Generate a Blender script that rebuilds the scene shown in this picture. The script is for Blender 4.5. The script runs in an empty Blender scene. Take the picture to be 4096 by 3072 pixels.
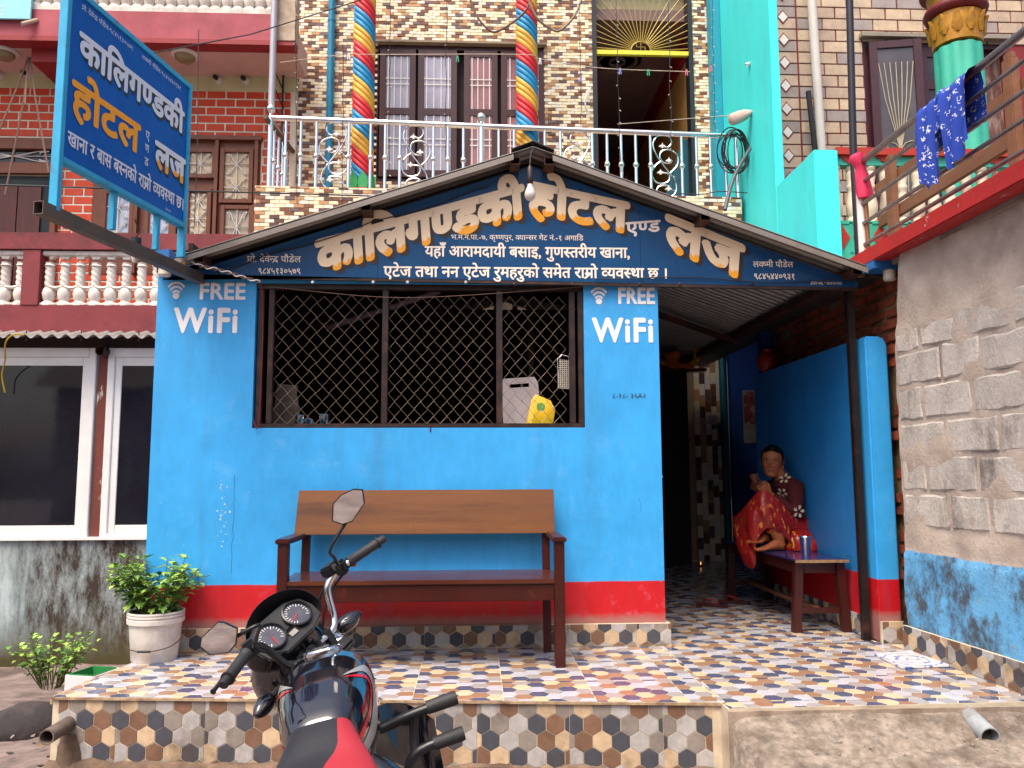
import bpy, bmesh, math, random
from mathutils import Vector, Matrix, noise
R = math.radians
PI = math.pi
rnd = random.Random(7)
scene = bpy.context.scene
COL = scene.collection

# ------------------------------------------------------------------ camera
F = 3250.0                                   # focal length in photograph pixels (4096 wide)
YAW, PITCH, ROLL = R(2.6), R(6.3), R(0.23)
CAM = Vector((0, -5, 1.03))
fwd = Vector((math.sin(YAW)*math.cos(PITCH), math.cos(YAW)*math.cos(PITCH), math.sin(PITCH)))
rt = Vector((math.cos(YAW), -math.sin(YAW), 0)); up = rt.cross(fwd)
rt, up = rt*math.cos(ROLL)-up*math.sin(ROLL), up*math.cos(ROLL)+rt*math.sin(ROLL)
cd = bpy.data.cameras.new('camera'); cam = bpy.data.objects.new('camera', cd); COL.objects.link(cam)
cam.matrix_world = Matrix(((rt.x, up.x, -fwd.x, CAM.x), (rt.y, up.y, -fwd.y, CAM.y), (rt.z, up.z, -fwd.z, CAM.z), (0, 0, 0, 1)))
cd.sensor_width = 36; cd.lens = 36*F/4096; cd.clip_start = 0.05; cd.clip_end = 500
scene.camera = cam
scene.render.resolution_x, scene.render.resolution_y = 1024, 768

# ------------------------------------------------------------------ sky, sun, exposure
SUN_EL, SUN_AZ = R(63), R(-32)               # azimuth measured from behind the camera, negative = from the left
w = bpy.data.worlds.new('World'); scene.world = w; w.use_nodes = True
nt = w.node_tree; nt.nodes.clear()
sky = nt.nodes.new('ShaderNodeTexSky'); sky.sky_type = 'NISHITA'; sky.sun_disc = False
sky.sun_elevation = SUN_EL; sky.sun_rotation = PI + SUN_AZ*-1
sky.dust_density = 6.0; sky.air_density = 1.0; sky.ozone_density = 0.6
bg = nt.nodes.new('ShaderNodeBackground'); bg.inputs[1].default_value = 0.15
ow = nt.nodes.new('ShaderNodeOutputWorld')
nt.links.new(sky.outputs[0], bg.inputs[0]); nt.links.new(bg.outputs[0], ow.inputs[0])
sl = bpy.data.lights.new('sun', 'SUN'); sl.energy = 2.0; sl.angle = R(32); sl.color = (1, 0.92, 0.80)
so = bpy.data.objects.new('sun', sl); COL.objects.link(so)
sdir = Vector((math.sin(SUN_AZ)*math.cos(SUN_EL), -math.cos(SUN_AZ)*math.cos(SUN_EL), math.sin(SUN_EL)))
so.rotation_euler = sdir.to_track_quat('Z', 'Y').to_euler()
so.location = sdir*30
scene.view_settings.view_transform = 'Standard'; scene.view_settings.look = 'None'
scene.view_settings.exposure = 0.84; scene.view_settings.gamma = 1.0
scene.view_settings.use_curve_mapping = False
scene.render.engine = 'CYCLES'
scene.cycles.use_denoising = True
scene.cycles.max_bounces = 7
scene.cycles.diffuse_bounces = 4

# ------------------------------------------------------------------ helpers
def ray(px, py): return fwd + rt*((px-2048)/F) + up*((1536-py)/F)
def AY(px, py, Y): v = ray(px, py); return CAM + v*((Y-CAM.y)/v.y)
def AX(px, py, X): v = ray(px, py); return CAM + v*((X-CAM.x)/v.x)
def AZ(px, py, Z): v = ray(px, py); return CAM + v*((Z-CAM.z)/v.z)

LOCAL = set()
def tag(o, label, cat, group=None):
    o['label'] = label; o['category'] = cat
    if group: o['group'] = group
    return o
def E(name, label, cat, loc, group=None, local=False):
    o = bpy.data.objects.new(name, None); COL.objects.link(o); o.location = loc; o.empty_display_size = .1
    tag(o, label, cat, group)
    if local: LOCAL.add(o.name)
    return o
def off(p):
    v = Vector()
    while p is not None:
        if p.name in LOCAL: return Vector()
        v += p.location; p = p.parent
    return v
def structure(o): o['kind'] = 'structure'; return o
def stuff(o): o['kind'] = 'stuff'; return o
def piece(me, name, loc, parent, rot=None, scale=None):
    o = bpy.data.objects.new(name, me); COL.objects.link(o); o.parent = parent
    o.location = Vector(loc)-off(parent)
    if rot: o.rotation_euler = rot
    if scale: o.scale = scale
    return o

class MB:
    def __init__(s): s.v = []; s.f = []; s.m = []; s.uv = None
    def add(s, vs, fs, mi=0):
        b = len(s.v); s.v += [Vector(p) for p in vs]
        s.f += [tuple(b+i for i in f) for f in fs]; s.m += [mi]*len(fs); return s
    def box(s, x0, x1, y0, y1, z0, z1, mi=0):
        return s.add([(x, y, z) for z in (z0, z1) for y in (y0, y1) for x in (x0, x1)],
                     [(0, 2, 3, 1), (4, 5, 7, 6), (0, 1, 5, 4), (2, 6, 7, 3), (0, 4, 6, 2), (1, 3, 7, 5)], mi)
    def obox(s, c, size, rot=None, mi=0):
        m = rot.to_matrix() if hasattr(rot, 'to_matrix') else (rot or Matrix.Identity(3)); c = Vector(c); a, b, d = [q/2 for q in size]
        return s.add([c+m@Vector((x, y, z)) for z in (-d, d) for y in (-b, b) for x in (-a, a)],
                     [(0, 2, 3, 1), (4, 5, 7, 6), (0, 1, 5, 4), (2, 6, 7, 3), (0, 4, 6, 2), (1, 3, 7, 5)], mi)
    def bar(s, p, q, wd, ht, mi=0, upv=(0, 0, 1)):
        p, q = Vector(p), Vector(q); d = (q-p); L = d.length; d.normalize(); u = Vector(upv)
        sx = d.cross(u)
        if sx.length < 1e-4: sx = d.cross(Vector((0, 1, 0)))
        sx.normalize(); uz = sx.cross(d)
        m = Matrix((d, sx, uz)).transposed()
        return s.obox((p+q)/2, (L, wd, ht), m, mi)
    def tube(s, pts, r, n=8, mi=0, cap=True, closed=False):
        pts = [Vector(p) for p in pts]; N = len(pts)
        rs = r if isinstance(r, (list, tuple)) else [r]*N
        t0 = (pts[1]-pts[0]).normalized(); ref = Vector((0, 0, 1)) if abs(t0.z) < .9 else Vector((1, 0, 0))
        a = t0.cross(ref).normalized(); rings = []
        for i, p in enumerate(pts):
            t = (pts[(i+1) % N]-pts[i-1]) if closed else (pts[min(i+1, N-1)]-pts[max(i-1, 0)])
            t.normalize(); a = (a-t*a.dot(t)).normalized(); b = t.cross(a)
            rings.append([p+(a*math.cos(k*2*PI/n)+b*math.sin(k*2*PI/n))*rs[i] for k in range(n)])
        if closed: rings.append(rings[0])
        return s.loft(rings, cap and not closed, mi)
    def loft(s, rings, cap=True, mi=0, close=True):
        n = len(rings[0]); vs = [p for r in rings for p in r]; fs = []
        for i in range(len(rings)-1):
            for k in range(n if close else n-1):
                k2 = (k+1) % n
                fs.append((i*n+k, i*n+k2, (i+1)*n+k2, (i+1)*n+k))
        if cap: fs += [tuple(range(n))[::-1], tuple((len(rings)-1)*n+k for k in range(n))]
        return s.add(vs, fs, mi)
    def lathe(s, prof, c=(0, 0, 0), axis=(0, 0, 1), n=16, mi=0, cap=True):
        ax = Vector(axis).normalized(); ref = Vector((1, 0, 0)) if abs(ax.x) < .8 else Vector((0, 1, 0))
        a = ax.cross(ref).normalized(); b = ax.cross(a); c = Vector(c)
        return s.loft([[c+ax*z+(a*math.cos(k*2*PI/n)+b*math.sin(k*2*PI/n))*max(r, 1e-4) for k in range(n)] for r, z in prof], cap, mi)
    def prism(s, poly, ax, a0, a1, mi=0):
        f = {'x': lambda u, v, a: (a, u, v), 'y': lambda u, v, a: (u, a, v), 'z': lambda u, v, a: (u, v, a)}[ax]; n = len(poly)
        return s.add([f(u, v, a0) for u, v in poly]+[f(u, v, a1) for u, v in poly],
                     [tuple(range(n)), tuple(range(2*n-1, n-1, -1))]+[(i, n+i, n+(i+1) % n, (i+1) % n) for i in range(n)], mi)
    def sphere(s, c, r, n=12, mi=0):
        r = r if isinstance(r, (tuple, list)) else (r, r, r); c = Vector(c)
        h = n//2
        return s.loft([[c+Vector((r[0]*math.sin(PI*j/h)*math.cos(2*PI*k/n) if 0 < j < h else 1e-4*math.cos(2*PI*k/n), r[1]*math.sin(PI*j/h)*math.sin(2*PI*k/n) if 0 < j < h else 1e-4*math.sin(2*PI*k/n), -r[2]*math.cos(PI*j/h))) for k in range(n)] for j in range(h+1)], True, mi)
    def mesh(s, name, mats, o=Vector(), smooth=None, bevel=0, norm=True):
        me = bpy.data.meshes.new(name)
        me.from_pydata([p-o for p in s.v], [], s.f)
        for m in (mats if isinstance(mats, (list, tuple)) else [mats]): me.materials.append(m)
        if len(me.materials) > 1: me.polygons.foreach_set('material_index', s.m)
        if s.uv:
            l = me.uv_layers.new(name='UVMap')
            for lp in me.loops: l.data[lp.index].uv = s.uv[lp.vertex_index]
        if norm or bevel:
            bm = bmesh.new(); bm.from_mesh(me)
            if norm: bmesh.ops.recalc_face_normals(bm, faces=bm.faces)
            if bevel: bmesh.ops.bevel(bm, geom=[e for e in bm.edges if e.is_manifold and e.calc_face_angle(0) > .5], offset=bevel, segments=2, affect='EDGES', clamp_overlap=True)
            bm.to_mesh(me); bm.free()
        if smooth is not None:
            me.shade_smooth(); me.set_sharp_from_angle(angle=R(smooth))
        return me
    def build(s, name, mats, parent=None, smooth=None, bevel=0, norm=True):
        me = s.mesh(name, mats, off(parent), smooth, bevel, norm)
        o = bpy.data.objects.new(name, me); COL.objects.link(o); o.parent = parent
        return o

def arc(c, r, a0, a1, n, u=(1, 0, 0), v=(0, 0, 1)):
    c, u, v = Vector(c), Vector(u), Vector(v)
    return [c+u*(r*math.cos(R(a0+(a1-a0)*i/n)))+v*(r*math.sin(R(a0+(a1-a0)*i/n))) for i in range(n+1)]
def spline(pts, n=6, closed=False):
    pts = [Vector(p) for p in pts]; N = len(pts); out = []
    for i in range(N if closed else N-1):
        g = (lambda k: pts[k % N]) if closed else (lambda k: pts[max(0, min(N-1, k))])
        p0, p1, p2, p3 = g(i-1), g(i), g(i+1), g(i+2)
        for k in range(n):
            t = k/n
            out.append(.5*((2*p1)+(p2-p0)*t+(2*p0-5*p1+4*p2-p3)*t*t+(3*p1-p0-3*p2+p3)*t**3))
    if not closed: out.append(pts[-1])
    return out
def sag(p, q, s, n=10):
    p, q = Vector(p), Vector(q)
    return [p.lerp(q, i/n)-Vector((0, 0, s*4*(i/n)*(1-i/n))) for i in range(n+1)]

# ------------------------------------------------------------------ materials
MATS = {}
def newmat(name):
    m = bpy.data.materials.new(name); m.use_nodes = True
    return m, m.node_tree.nodes, m.node_tree.links, m.node_tree.nodes['Principled BSDF']
def rgb(h):                                                    # '#rrggbb' -> linear
    c = [int(h[i:i+2], 16)/255 for i in (1, 3, 5)]
    return tuple(x/12.92 if x <= .04045 else ((x+.055)/1.055)**2.4 for x in c)
def tnoise(N, L, vec, scale, detail=4, rough=.6, stretch=None, lo=.3, hi=.7):
    t = N.new('ShaderNodeTexNoise'); t.inputs['Scale'].default_value = scale; t.inputs['Detail'].default_value = detail; t.inputs['Roughness'].default_value = rough
    if stretch:
        mp = N.new('ShaderNodeMapping'); mp.inputs['Scale'].default_value = stretch
        L.new(vec, mp.inputs[0]); vec = mp.outputs[0]
    L.new(vec, t.inputs['Vector'])
    r = N.new('ShaderNodeMapRange'); r.inputs[1].default_value = lo; r.inputs[2].default_value = hi
    L.new(t.outputs[0], r.inputs[0]); return r.outputs[0]
def mixc(N, L, fac, a, b, mode='MIX'):
    x = N.new('ShaderNodeMix'); x.data_type = 'RGBA'; x.blend_type = mode
    for s, val in ((0, fac), (6, a), (7, b)):
        if hasattr(val, 'links') or hasattr(val, 'is_linked'): L.new(val, x.inputs[s])
        elif isinstance(val, tuple): x.inputs[s].default_value = (*val[:3], 1)
        else: x.inputs[s].default_value = val
    return x.outputs[2]
def mth(N, L, op, a, b=0.0, clamp=False):
    x = N.new('ShaderNodeMath'); x.operation = op; x.use_clamp = clamp
    for i, val in ((0, a), (1, b)):
        if hasattr(val, 'is_linked'): L.new(val, x.inputs[i])
        else: x.inputs[i].default_value = val
    return x.outputs[0]
def finish(N, L, B, col, rough, pos, bump=0, bs=60, rv=.1, stretch=None):
    L.new(col, B.inputs['Base Color'])
    rr = mth(N, L, 'ADD', mth(N, L, 'MULTIPLY', tnoise(N, L, pos, 9, 3), rv), rough-rv/2, True)
    L.new(rr, B.inputs['Roughness'])
    if bump:
        h = tnoise(N, L, pos, bs, 6, .65, stretch, 0, 1)
        b = N.new('ShaderNodeBump'); b.inputs['Strength'].default_value = bump; b.inputs['Distance'].default_value = .01
        L.new(h, b.inputs['Height']); L.new(b.outputs[0], B.inputs['Normal'])
def mat(name, col, rough=.6, metal=0, var=.15, vs=4, bump=.1, bs=60, dirt=None, ds=2.5, da=.6, dlo=.48, dhi=.68, coat=0, stretch=None, spec=.5, rand=0):
    if name in MATS: return MATS[name]
    m, N, L, B = newmat(name); col = rgb(col) if isinstance(col, str) else col
    pos = N.new('ShaderNodeNewGeometry').outputs['Position']
    n1 = tnoise(N, L, pos, vs, 5, .6, stretch)
    lo = tuple(c*(1-var) for c in col); hi = tuple(min(1, c*(1+var)) for c in col)
    c = mixc(N, L, n1, lo, hi)
    if rand:
        oi = N.new('ShaderNodeObjectInfo').outputs['Random']
        h = N.new('ShaderNodeHueSaturation'); L.new(mth(N, L, 'ADD', mth(N, L, 'MULTIPLY', oi, rand), 1-rand/2), h.inputs['Value']); L.new(c, h.inputs['Color']); c = h.outputs[0]
    if dirt:
        dirt = rgb(dirt) if isinstance(dirt, str) else dirt
        n2 = tnoise(N, L, pos, ds, 7, .68, stretch, dlo, dhi)
        c = mixc(N, L, mth(N, L, 'MULTIPLY', n2, da), c, dirt)
    finish(N, L, B, c, rough, pos, bump, bs, stretch=stretch)
    B.inputs['Metallic'].default_value = metal; B.inputs['Specular IOR Level'].default_value = spec
    if coat: B.inputs['Coat Weight'].default_value = coat; B.inputs['Coat Roughness'].default_value = .06
    MATS[name] = m; return m
def zmat(name, zs, colr_lo, colr_hi, rough=.55, edge=.003, wob=.012, patches=None, bump=.08, bs=90, base_dirt=None, z0=.0, dz=.15, rv=.12):
    """two coats of paint that meet at height zs, with chalky patches and a grubby foot"""
    m, N, L, B = newmat(name)
    pos = N.new('ShaderNodeNewGeometry').outputs['Position']
    sp = N.new('ShaderNodeSeparateXYZ'); L.new(pos, sp.inputs[0]); z = sp.outputs[2]
    wv = mth(N, L, 'MULTIPLY', tnoise(N, L, pos, 7, 3, .5, None, 0, 1), wob)
    t = N.new('ShaderNodeMapRange'); t.inputs[1].default_value = zs-edge; t.inputs[2].default_value = zs+edge
    L.new(mth(N, L, 'ADD', z, wv), t.inputs[0])
    n1 = tnoise(N, L, pos, 2.2, 5)
    f = lambda c, k: tuple(min(1, q*k) for q in c)
    n1 = mth(N, L, 'ADD', mth(N, L, 'MULTIPLY', n1, .55), mth(N, L, 'MULTIPLY', tnoise(N, L, pos, 14, 7, .75, (1, 1, .45)), .45))
    clo = mixc(N, L, n1, f(colr_lo, .74), f(colr_lo, 1.2)); chi = mixc(N, L, n1, f(colr_hi, .80), f(colr_hi, 1.16))
    c = mixc(N, L, t.outputs[0], clo, chi)
    gr_ = mth(N, L, 'MULTIPLY', tnoise(N, L, pos, 4.5, 7, .7, (1, 1, .10), .52, .74), .28)
    c = mixc(N, L, gr_, c, (.05, .11, .17))
    if patches:
        pc, lo, hi, am, sc = patches
        n2 = mth(N, L, 'MULTIPLY', tnoise(N, L, pos, sc, 8, .72, None, lo, hi), tnoise(N, L, pos, 1.1, 3, .5, None, .42, .66))
        c = mixc(N, L, mth(N, L, 'MULTIPLY', n2, am), c, pc)
    if base_dirt:
        q = N.new('ShaderNodeMapRange'); q.inputs[1].default_value = z0+dz; q.inputs[2].default_value = z0
        L.new(mth(N, L, 'ADD', z, mth(N, L, 'MULTIPLY', tnoise(N, L, pos, 12, 6, .7, None, .2, .8), -.05)), q.inputs[0])
        c = mixc(N, L, mth(N, L, 'MULTIPLY', q.outputs[0], .8), c, base_dirt)
    finish(N, L, B, c, rough, pos, bump, bs, rv)
    MATS[name] = m; return m
# ------------------------------------------------------------------ lettering (outlines of the built-in typeface, shaped by hand)
GL = {}
def _glyph(ch, fat):
    k = (ch, fat)
    if ch == ' ': return
    if k in GL: return GL[k]
    def txt(s):
        c = bpy.data.curves.new('lettering', 'FONT'); c.body = s; c.offset = fat; c.resolution_u = 2; c.fill_mode = 'FRONT'
        o = bpy.data.objects.new('lettering', c); COL.objects.link(o)
        bpy.context.view_layer.update()
        me = bpy.data.meshes.new_from_object(o.evaluated_get(bpy.context.evaluated_depsgraph_get()))
        vs = [(v.co.x, v.co.y) for v in me.vertices]; fs = [tuple(p.vertices) for p in me.polygons]
        bpy.data.objects.remove(o); bpy.data.curves.remove(c); bpy.data.meshes.remove(me)
        return vs, fs
    v, f = txt(ch); a = txt('.')[0]; b = txt(ch+'.')[0]
    GL[k] = (v, f, max(p[0] for p in b)-max(p[0] for p in a)); return GL[k]
for _c in set('कािलगणडकीहोटलएणडलजभमनपा.-७,कृषणपुरकयानसरगेटनं१अगाडियहाँआरामदायीबसाइुणसतरीयखानाएटेजतथारुमहकोसमेवछ।पोदेवेनौडेल९८४५१३०५२६लकषमीआट F REWiAOPN'): _glyph(_c, 0)
def clipmesh(v, f, xc):
    bm = bmesh.new(); bv = [bm.verts.new((x, y, 0)) for x, y in v]
    for q in f:
        try: bm.faces.new([bv[i] for i in q])
        except ValueError: pass
    bmesh.ops.bisect_plane(bm, geom=bm.verts[:]+bm.edges[:]+bm.faces[:], plane_co=(xc, 0, 0), plane_no=(1, 0, 0), clear_outer=True)
    bm.verts.index_update(); r = [(q.co.x, q.co.y) for q in bm.verts], [tuple(x.index for x in q.verts) for q in bm.faces]
    bm.free(); return r
HALF = {'ण': .25, 'स': .25, 'व': .2, 'न': .22, 'क': .33, 'ष': .22, 'म': .22, 'त': .22}
def text2d(s, fat=0, space=.28, track=0):
    """2D outline of a line.  '~' after a letter = its half form, '^' = the slanted r stroke under it; i-matras are written before their letter"""
    V, Fc, x = [], [], 0.0; i = 0; lastx = 0
    while i < len(s):
        ch = s[i]; nx = s[i+1] if i+1 < len(s) else ''
        if ch == ' ': x += space; i += 1; continue
        if ch == '^':
            v = [(x-.62, .0), (x-.56, -.06), (x-.22, .2), (x-.22, .3)]; f = [(0, 1, 2, 3)]
            b = len(V); V += v; Fc += [tuple(b+k for k in q) for q in f]; i += 1; continue
        v, f, adv = _glyph(ch, fat)
        if ch == 'ि': adv = .27
        if nx == '~':
            xc = max(p[0] for p in v)-HALF.get(ch, .22); v, f = clipmesh(v, f, xc); adv = xc-fat*.3; i += 1
        b = len(V); V += [(p[0]+x, p[1]) for p in v]; Fc += [tuple(b+k for k in q) for q in f]
        x += adv+track; i += 1
    return V, Fc, x-track
def letter(name, s, parent, O, U, V, h, mat_, fat=0, width=None, lift=.0025, fn=None, uv=False, space=.28, thick=.0012, track=0):
    """a line of paint h tall starting at O; U, V span the board; fn bends (u, v)"""
    O, U, V = Vector(O), Vector(U), Vector(V); Nn = U.cross(V)
    v, f, wd = text2d(s, 0, space, track); k = h/.622; ku = (width/wd) if width else k
    mb = MB(); uvs = []
    for j in range(9 if fat else 1):                       # the brush goes over each stroke: swell it by 'fat' in eight directions
        da, db = (fat*math.cos(j*PI/4), fat*math.sin(j*PI/4)) if j else (0, 0)
        pts = []
        for a, b in v:
            u_, v_ = a*ku+da*k, (b+db)*k
            if fn: u_, v_ = fn(u_, v_)
            pts.append(O+U*u_+V*v_+Nn*(lift+.00004*j))
        mb.add(pts, f); uvs += [(a/wd, b/.622) for a, b in v]
    if uv: mb.uv = uvs
    return mb.build(name, mat_, parent, norm=False)
# ------------------------------------------------------------------ shared materials
BLUE = (.035, .35, .76); RED = (.50, .004, .010)
m_hut = zmat('blue over red wall paint', .385, RED, BLUE, .5, patches=((.36, .60, .84), .54, .78, .5, 7), base_dirt=(.30, .17, .15), z0=.125, dz=.045)
m_hut_side = m_hut
m_steel_dk = mat('dark brown painted steel', '#2b1d1a', .45, .2, .25, 8, .1, 80, '#5a3a2c', 9, .5)
m_rust = mat('rusty brown steel', '#3e2418', .6, .2, .3, 10, .2, 90, '#7a4326', 7, .6)
m_chrome = mat('bright stainless steel', (.78, .78, .79), .16, 1, .05, 6, 0)
m_black = mat('black plastic', (.012, .012, .014), .42, 0, .2, 12, .08, 140)
m_conc = mat('rough concrete', '#8f8078', .9, 0, .22, 5, .5, 55, '#5d4c40', 3, .6)
m_grout = mat('pale tile grout', '#cdbda4', .85, 0, .15, 20, .2, 90, '#6d5644', 5, .6, .5, .7)
HEXC = {k: mat('hexagon tile '+k, c, .14, 0, .08, 26, .02, 150, '#8b7460', 4, .2, .55, .78, rand=.1) for k, c in
        dict(slate='#525870', brown='#9a7860', taupe='#a09a98', grey='#b8b7c0', beige='#cdb898').items()}
HEXV = {k: mat('matt hexagon tile '+k, c, .55, 0, .16, 30, .12, 150, '#4a382a', 3.2, .75, .52, .72, rand=.14) for k, c in
        dict(slate='#464850', brown='#7c5c48', taupe='#8a8078', grey='#aca7a4', beige='#c4aa8a').items()}
HPAT = ['slate taupe grey slate brown'.split(), 'grey brown taupe beige taupe'.split(), 'brown beige slate grey slate'.split(), 'slate grey taupe brown beige'.split()]

def clip(poly, a, b):
    """keep the side left of a->b (2D)"""
    out = []; ax, ay = a; dx, dy = b[0]-ax, b[1]-ay
    f = lambda p: dx*(p[1]-ay)-dy*(p[0]-ax)
    for i, p in enumerate(poly):
        q = poly[(i+1) % len(poly)]; fp, fq = f(p), f(q)
        if fp >= 0: out.append(p)
        if fp*fq < 0:
            t = fp/(fp-fq); out.append((p[0]+(q[0]-p[0])*t, p[1]+(q[1]-p[1])*t))
    return out
def parea(p): return abs(sum(p[i][0]*p[(i+1) % len(p)][1]-p[(i+1) % len(p)][0]*p[i][1] for i in range(len(p))))/2
def hexes(region, wd=.0845, pointy=True, panel=.4225, pv=.4225, gap=.0021, ou=0, ov=0):
    """clipped hexagons of a tiled patch: (polygon, full?, colour, centre)"""
    s = wd/math.sqrt(3); us = [p[0] for p in region]; vs = [p[1] for p in region]
    out = []
    pu0, pu1 = int(math.floor((min(us)-ou)/panel)), int(math.ceil((max(us)-ou)/panel))
    pv0, pv1 = int(math.floor((min(vs)-ov)/pv)), int(math.ceil((max(vs)-ov)/pv))
    for a in range(pu0, pu1):
        for b in range(pv0, pv1):
            x0, y0 = ou+a*panel, ov+b*pv; g = .0012
            rect = [(x0+g, y0+g), (x0+panel-g, y0+g), (x0+panel-g, y0+pv-g), (x0+g, y0+pv-g)]
            for i in range(-1, 8):
                for j in range(-1, 8):
                    if pointy: cx, cy = x0+(i+.5*(j % 2))*wd+.02, y0+j*1.5*s+.022
                    else: cy, cx = y0+(i+.5*(j % 2))*wd+.02, x0+j*1.5*s+.022
                    a0 = 30 if pointy else 0; rr = s-gap
                    h = [(cx+rr*math.cos(R(a0+60*k)), cy+rr*math.sin(R(a0+60*k))) for k in range(6)]
                    p = h
                    for q in (rect, region):
                        for k in range(len(q)):
                            if p: p = clip(p, q[k], q[(k+1) % len(q)])
                    if len(p) < 3 or parea(p) < 2.5e-4: continue
                    full = abs(parea(p)-parea(h)) < 1e-7
                    out.append((p, full, HPAT[(j+2*b) % 4][(i+3*a) % 5], (cx, cy)))
    return out
def hexpatch(name, parent, region, O, U, V, Nn, mats, thick=.006, limit=300, near=None, **kw):
    O, U, V, Nn = map(Vector, (O, U, V, Nn)); H = hexes(region, **kw); cache = {}
    W3 = lambda p, h=0: O+U*p[0]+V*p[1]+Nn*h
    if near is not None: H.sort(key=lambda h: (W3(h[3])-near).length)
    rest = {}
    for k, (p, full, colr, c) in enumerate(H):
        n = len(p)
        def geo(mb, poly, o):
            b = min(.0012, thick*.4); pc = (sum(q[0] for q in poly)/n, sum(q[1] for q in poly)/n)
            ins = [(q[0]+(pc[0]-q[0])*.02, q[1]+(pc[1]-q[1])*.02) for q in poly]
            mb.add([W3(q)-o for q in poly]+[W3(q, thick-b)-o for q in poly]+[W3(q, thick)-o for q in ins],
                   [(i, (i+1) % n, n+(i+1) % n, n+i) for i in range(n)]+[(n+i, n+(i+1) % n, 2*n+(i+1) % n, 2*n+i) for i in range(n)]+[tuple(range(2*n, 3*n))])
        if k < limit:
            if full:
                if colr not in cache:
                    mb = MB(); geo(mb, p, W3(c)); cache[colr] = mb.mesh(name, mats[colr])
                me = cache[colr]
            else: mb = MB(); geo(mb, p, W3(c)); me = mb.mesh(name, mats[colr])
            piece(me, name, W3(c), parent)
        else: geo(rest.setdefault(colr, MB()), p, Vector())
    if rest:
        ks = sorted(rest); mb = MB()
        for i, k in enumerate(ks): mb.add(rest[k].v, rest[k].f, i)
        stuff(mb.build('distant_'+name+'s', [mats[k] for k in ks], parent))

# ------------------------------------------------------------------ ground
def gz(x, y):
    t = max(0, min(1, (-1.1-y)/.7)); z = -.375-.085*t*t*(3-2*t)-.018*max(0, min(3, -1.8-y))
    l = max(0, min(1, (-2.0-x)/.7)); d = max(0, min(1, (y+1.2)/4.5))
    z -= .5*l*d+.03*l
    return z
def grid_axis(a, b, fine0, fine1, fs, cs):
    out = []; x = a
    while x < b:
        out.append(x); x += fs if fine0 <= x < fine1 else cs
    return out+[b]
xs = grid_axis(-40, 40, -5, 5, .12, 2.5); ys = grid_axis(-40, 40, -5.2, 4, .12, 2.5)
mb = MB()
for y in ys:
    for x in xs:
        n = noise.fractal(Vector((x*1.3, y*1.3, 0)), 1, 2, 5)*.03 if abs(x) < 6 and abs(y) < 6 else 0
        mb.v.append(Vector((x, y, gz(x, y)+n)))
nx = len(xs)
for j in range(len(ys)-1):
    for i in range(nx-1): mb.f.append((j*nx+i, j*nx+i+1, (j+1)*nx+i+1, (j+1)*nx+i)); mb.m.append(0)
m_ground = mat('dusty earth and old concrete', '#7d6c66', .95, 0, .35, 5, .9, 40, '#43352e', 2.4, .8, .45, .62)
structure(mb.build('ground', m_ground, smooth=60))

# loose stones along the foot of the step
mb = MB(); rg = random.Random(3)
for k in range(420):
    u = rg.random(); x = -2.3+3.6*u+rg.uniform(-.15, .15); y = -1.04-.09*(x+2)-abs(rg.gauss(0, .14)); r = rg.choice((.006, .008, .012, .018))*rg.uniform(.7, 1.4)
    c = Vector((x, y, gz(x, y)+r*.6)); vs = []
    for t in ((0, 0, 1), (1, 0, 0), (0, 1, 0), (-1, 0, 0), (0, -1, 0), (0, 0, -1)): vs.append(c+Vector(t)*r*rg.uniform(.6, 1.3))
    mb.add(vs, [(0, 1, 2), (0, 2, 3), (0, 3, 4), (0, 4, 1), (5, 2, 1), (5, 3, 2), (5, 4, 3), (5, 1, 4)])
o = stuff(mb.build('gravel', m_conc)); tag(o, 'loose grey gravel and crumbs of mortar along the foot of the tiled step', 'gravel')

mb = MB(); mats_l = [mat('litter '+n, c, .8, 0, .3, 20) for n, c in (('brown', '#5a3d28'), ('ochre', '#8a6a3c'), ('grey', '#8a7f7a'), ('dark', '#2c2420'))]
for k in range(380):
    x, y = rg.uniform(-3.6, -1.95), rg.uniform(-2.2, 2.2); z = gz(x, y)+.03; s_ = rg.uniform(.008, .035); a = rg.uniform(0, 6.3); t_ = rg.uniform(-.4, .4); c, s2 = math.cos(a)*s_, math.sin(a)*s_
    mb.add([(x-c, y-s2, z), (x+s2*.45, y-c*.45, z+t_*s_), (x+c, y+s2, z+.3*s_), (x-s2*.45, y+c*.45, z-t_*s_*.3)], [(0, 1, 2, 3)], rg.randrange(4))
o = stuff(mb.build('leaf_litter', mats_l)); tag(o, 'scattered dry leaves and scraps on the muddy ground left of the step', 'litter')

# ------------------------------------------------------------------ porch
PA, PB = Vector((-1.98, -.95, 0)), Vector((1.11, -1.232, 0))         # front edge of the step
PL = Vector((-1.85, .0, 0))
porch = MB()
porch.prism([(-1.98, -.95), (1.11, -1.232), (1.11, .0), (-1.85, .0)], 'z', -.5, -.0026)
porch.prism([(1.11, -1.335), (2.62, -1.30), (2.62, 0), (1.11, 0)], 'z', -.5, -.0027)
porch.box(1.153, 2.9, 0, 2.3, -.5, -.0028); porch.box(1.153, 3.6, 2.3, 4.66, -.5, -.0029)
po = structure(porch.build('porch', m_grout, norm=False))
fl = [(-1.975, -.955), (1.11, -1.236), (1.11, -.031), (-1.86, -.031)]
hexpatch('floor_hexagon', po, fl, (0, 0, -.0026), (1, 0, 0), (0, 1, 0), (0, 0, 1), HEXC, thick=.0026, pointy=False, limit=165, near=Vector((0, -4, 0)), ou=-1.98, ov=-1.24)
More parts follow.
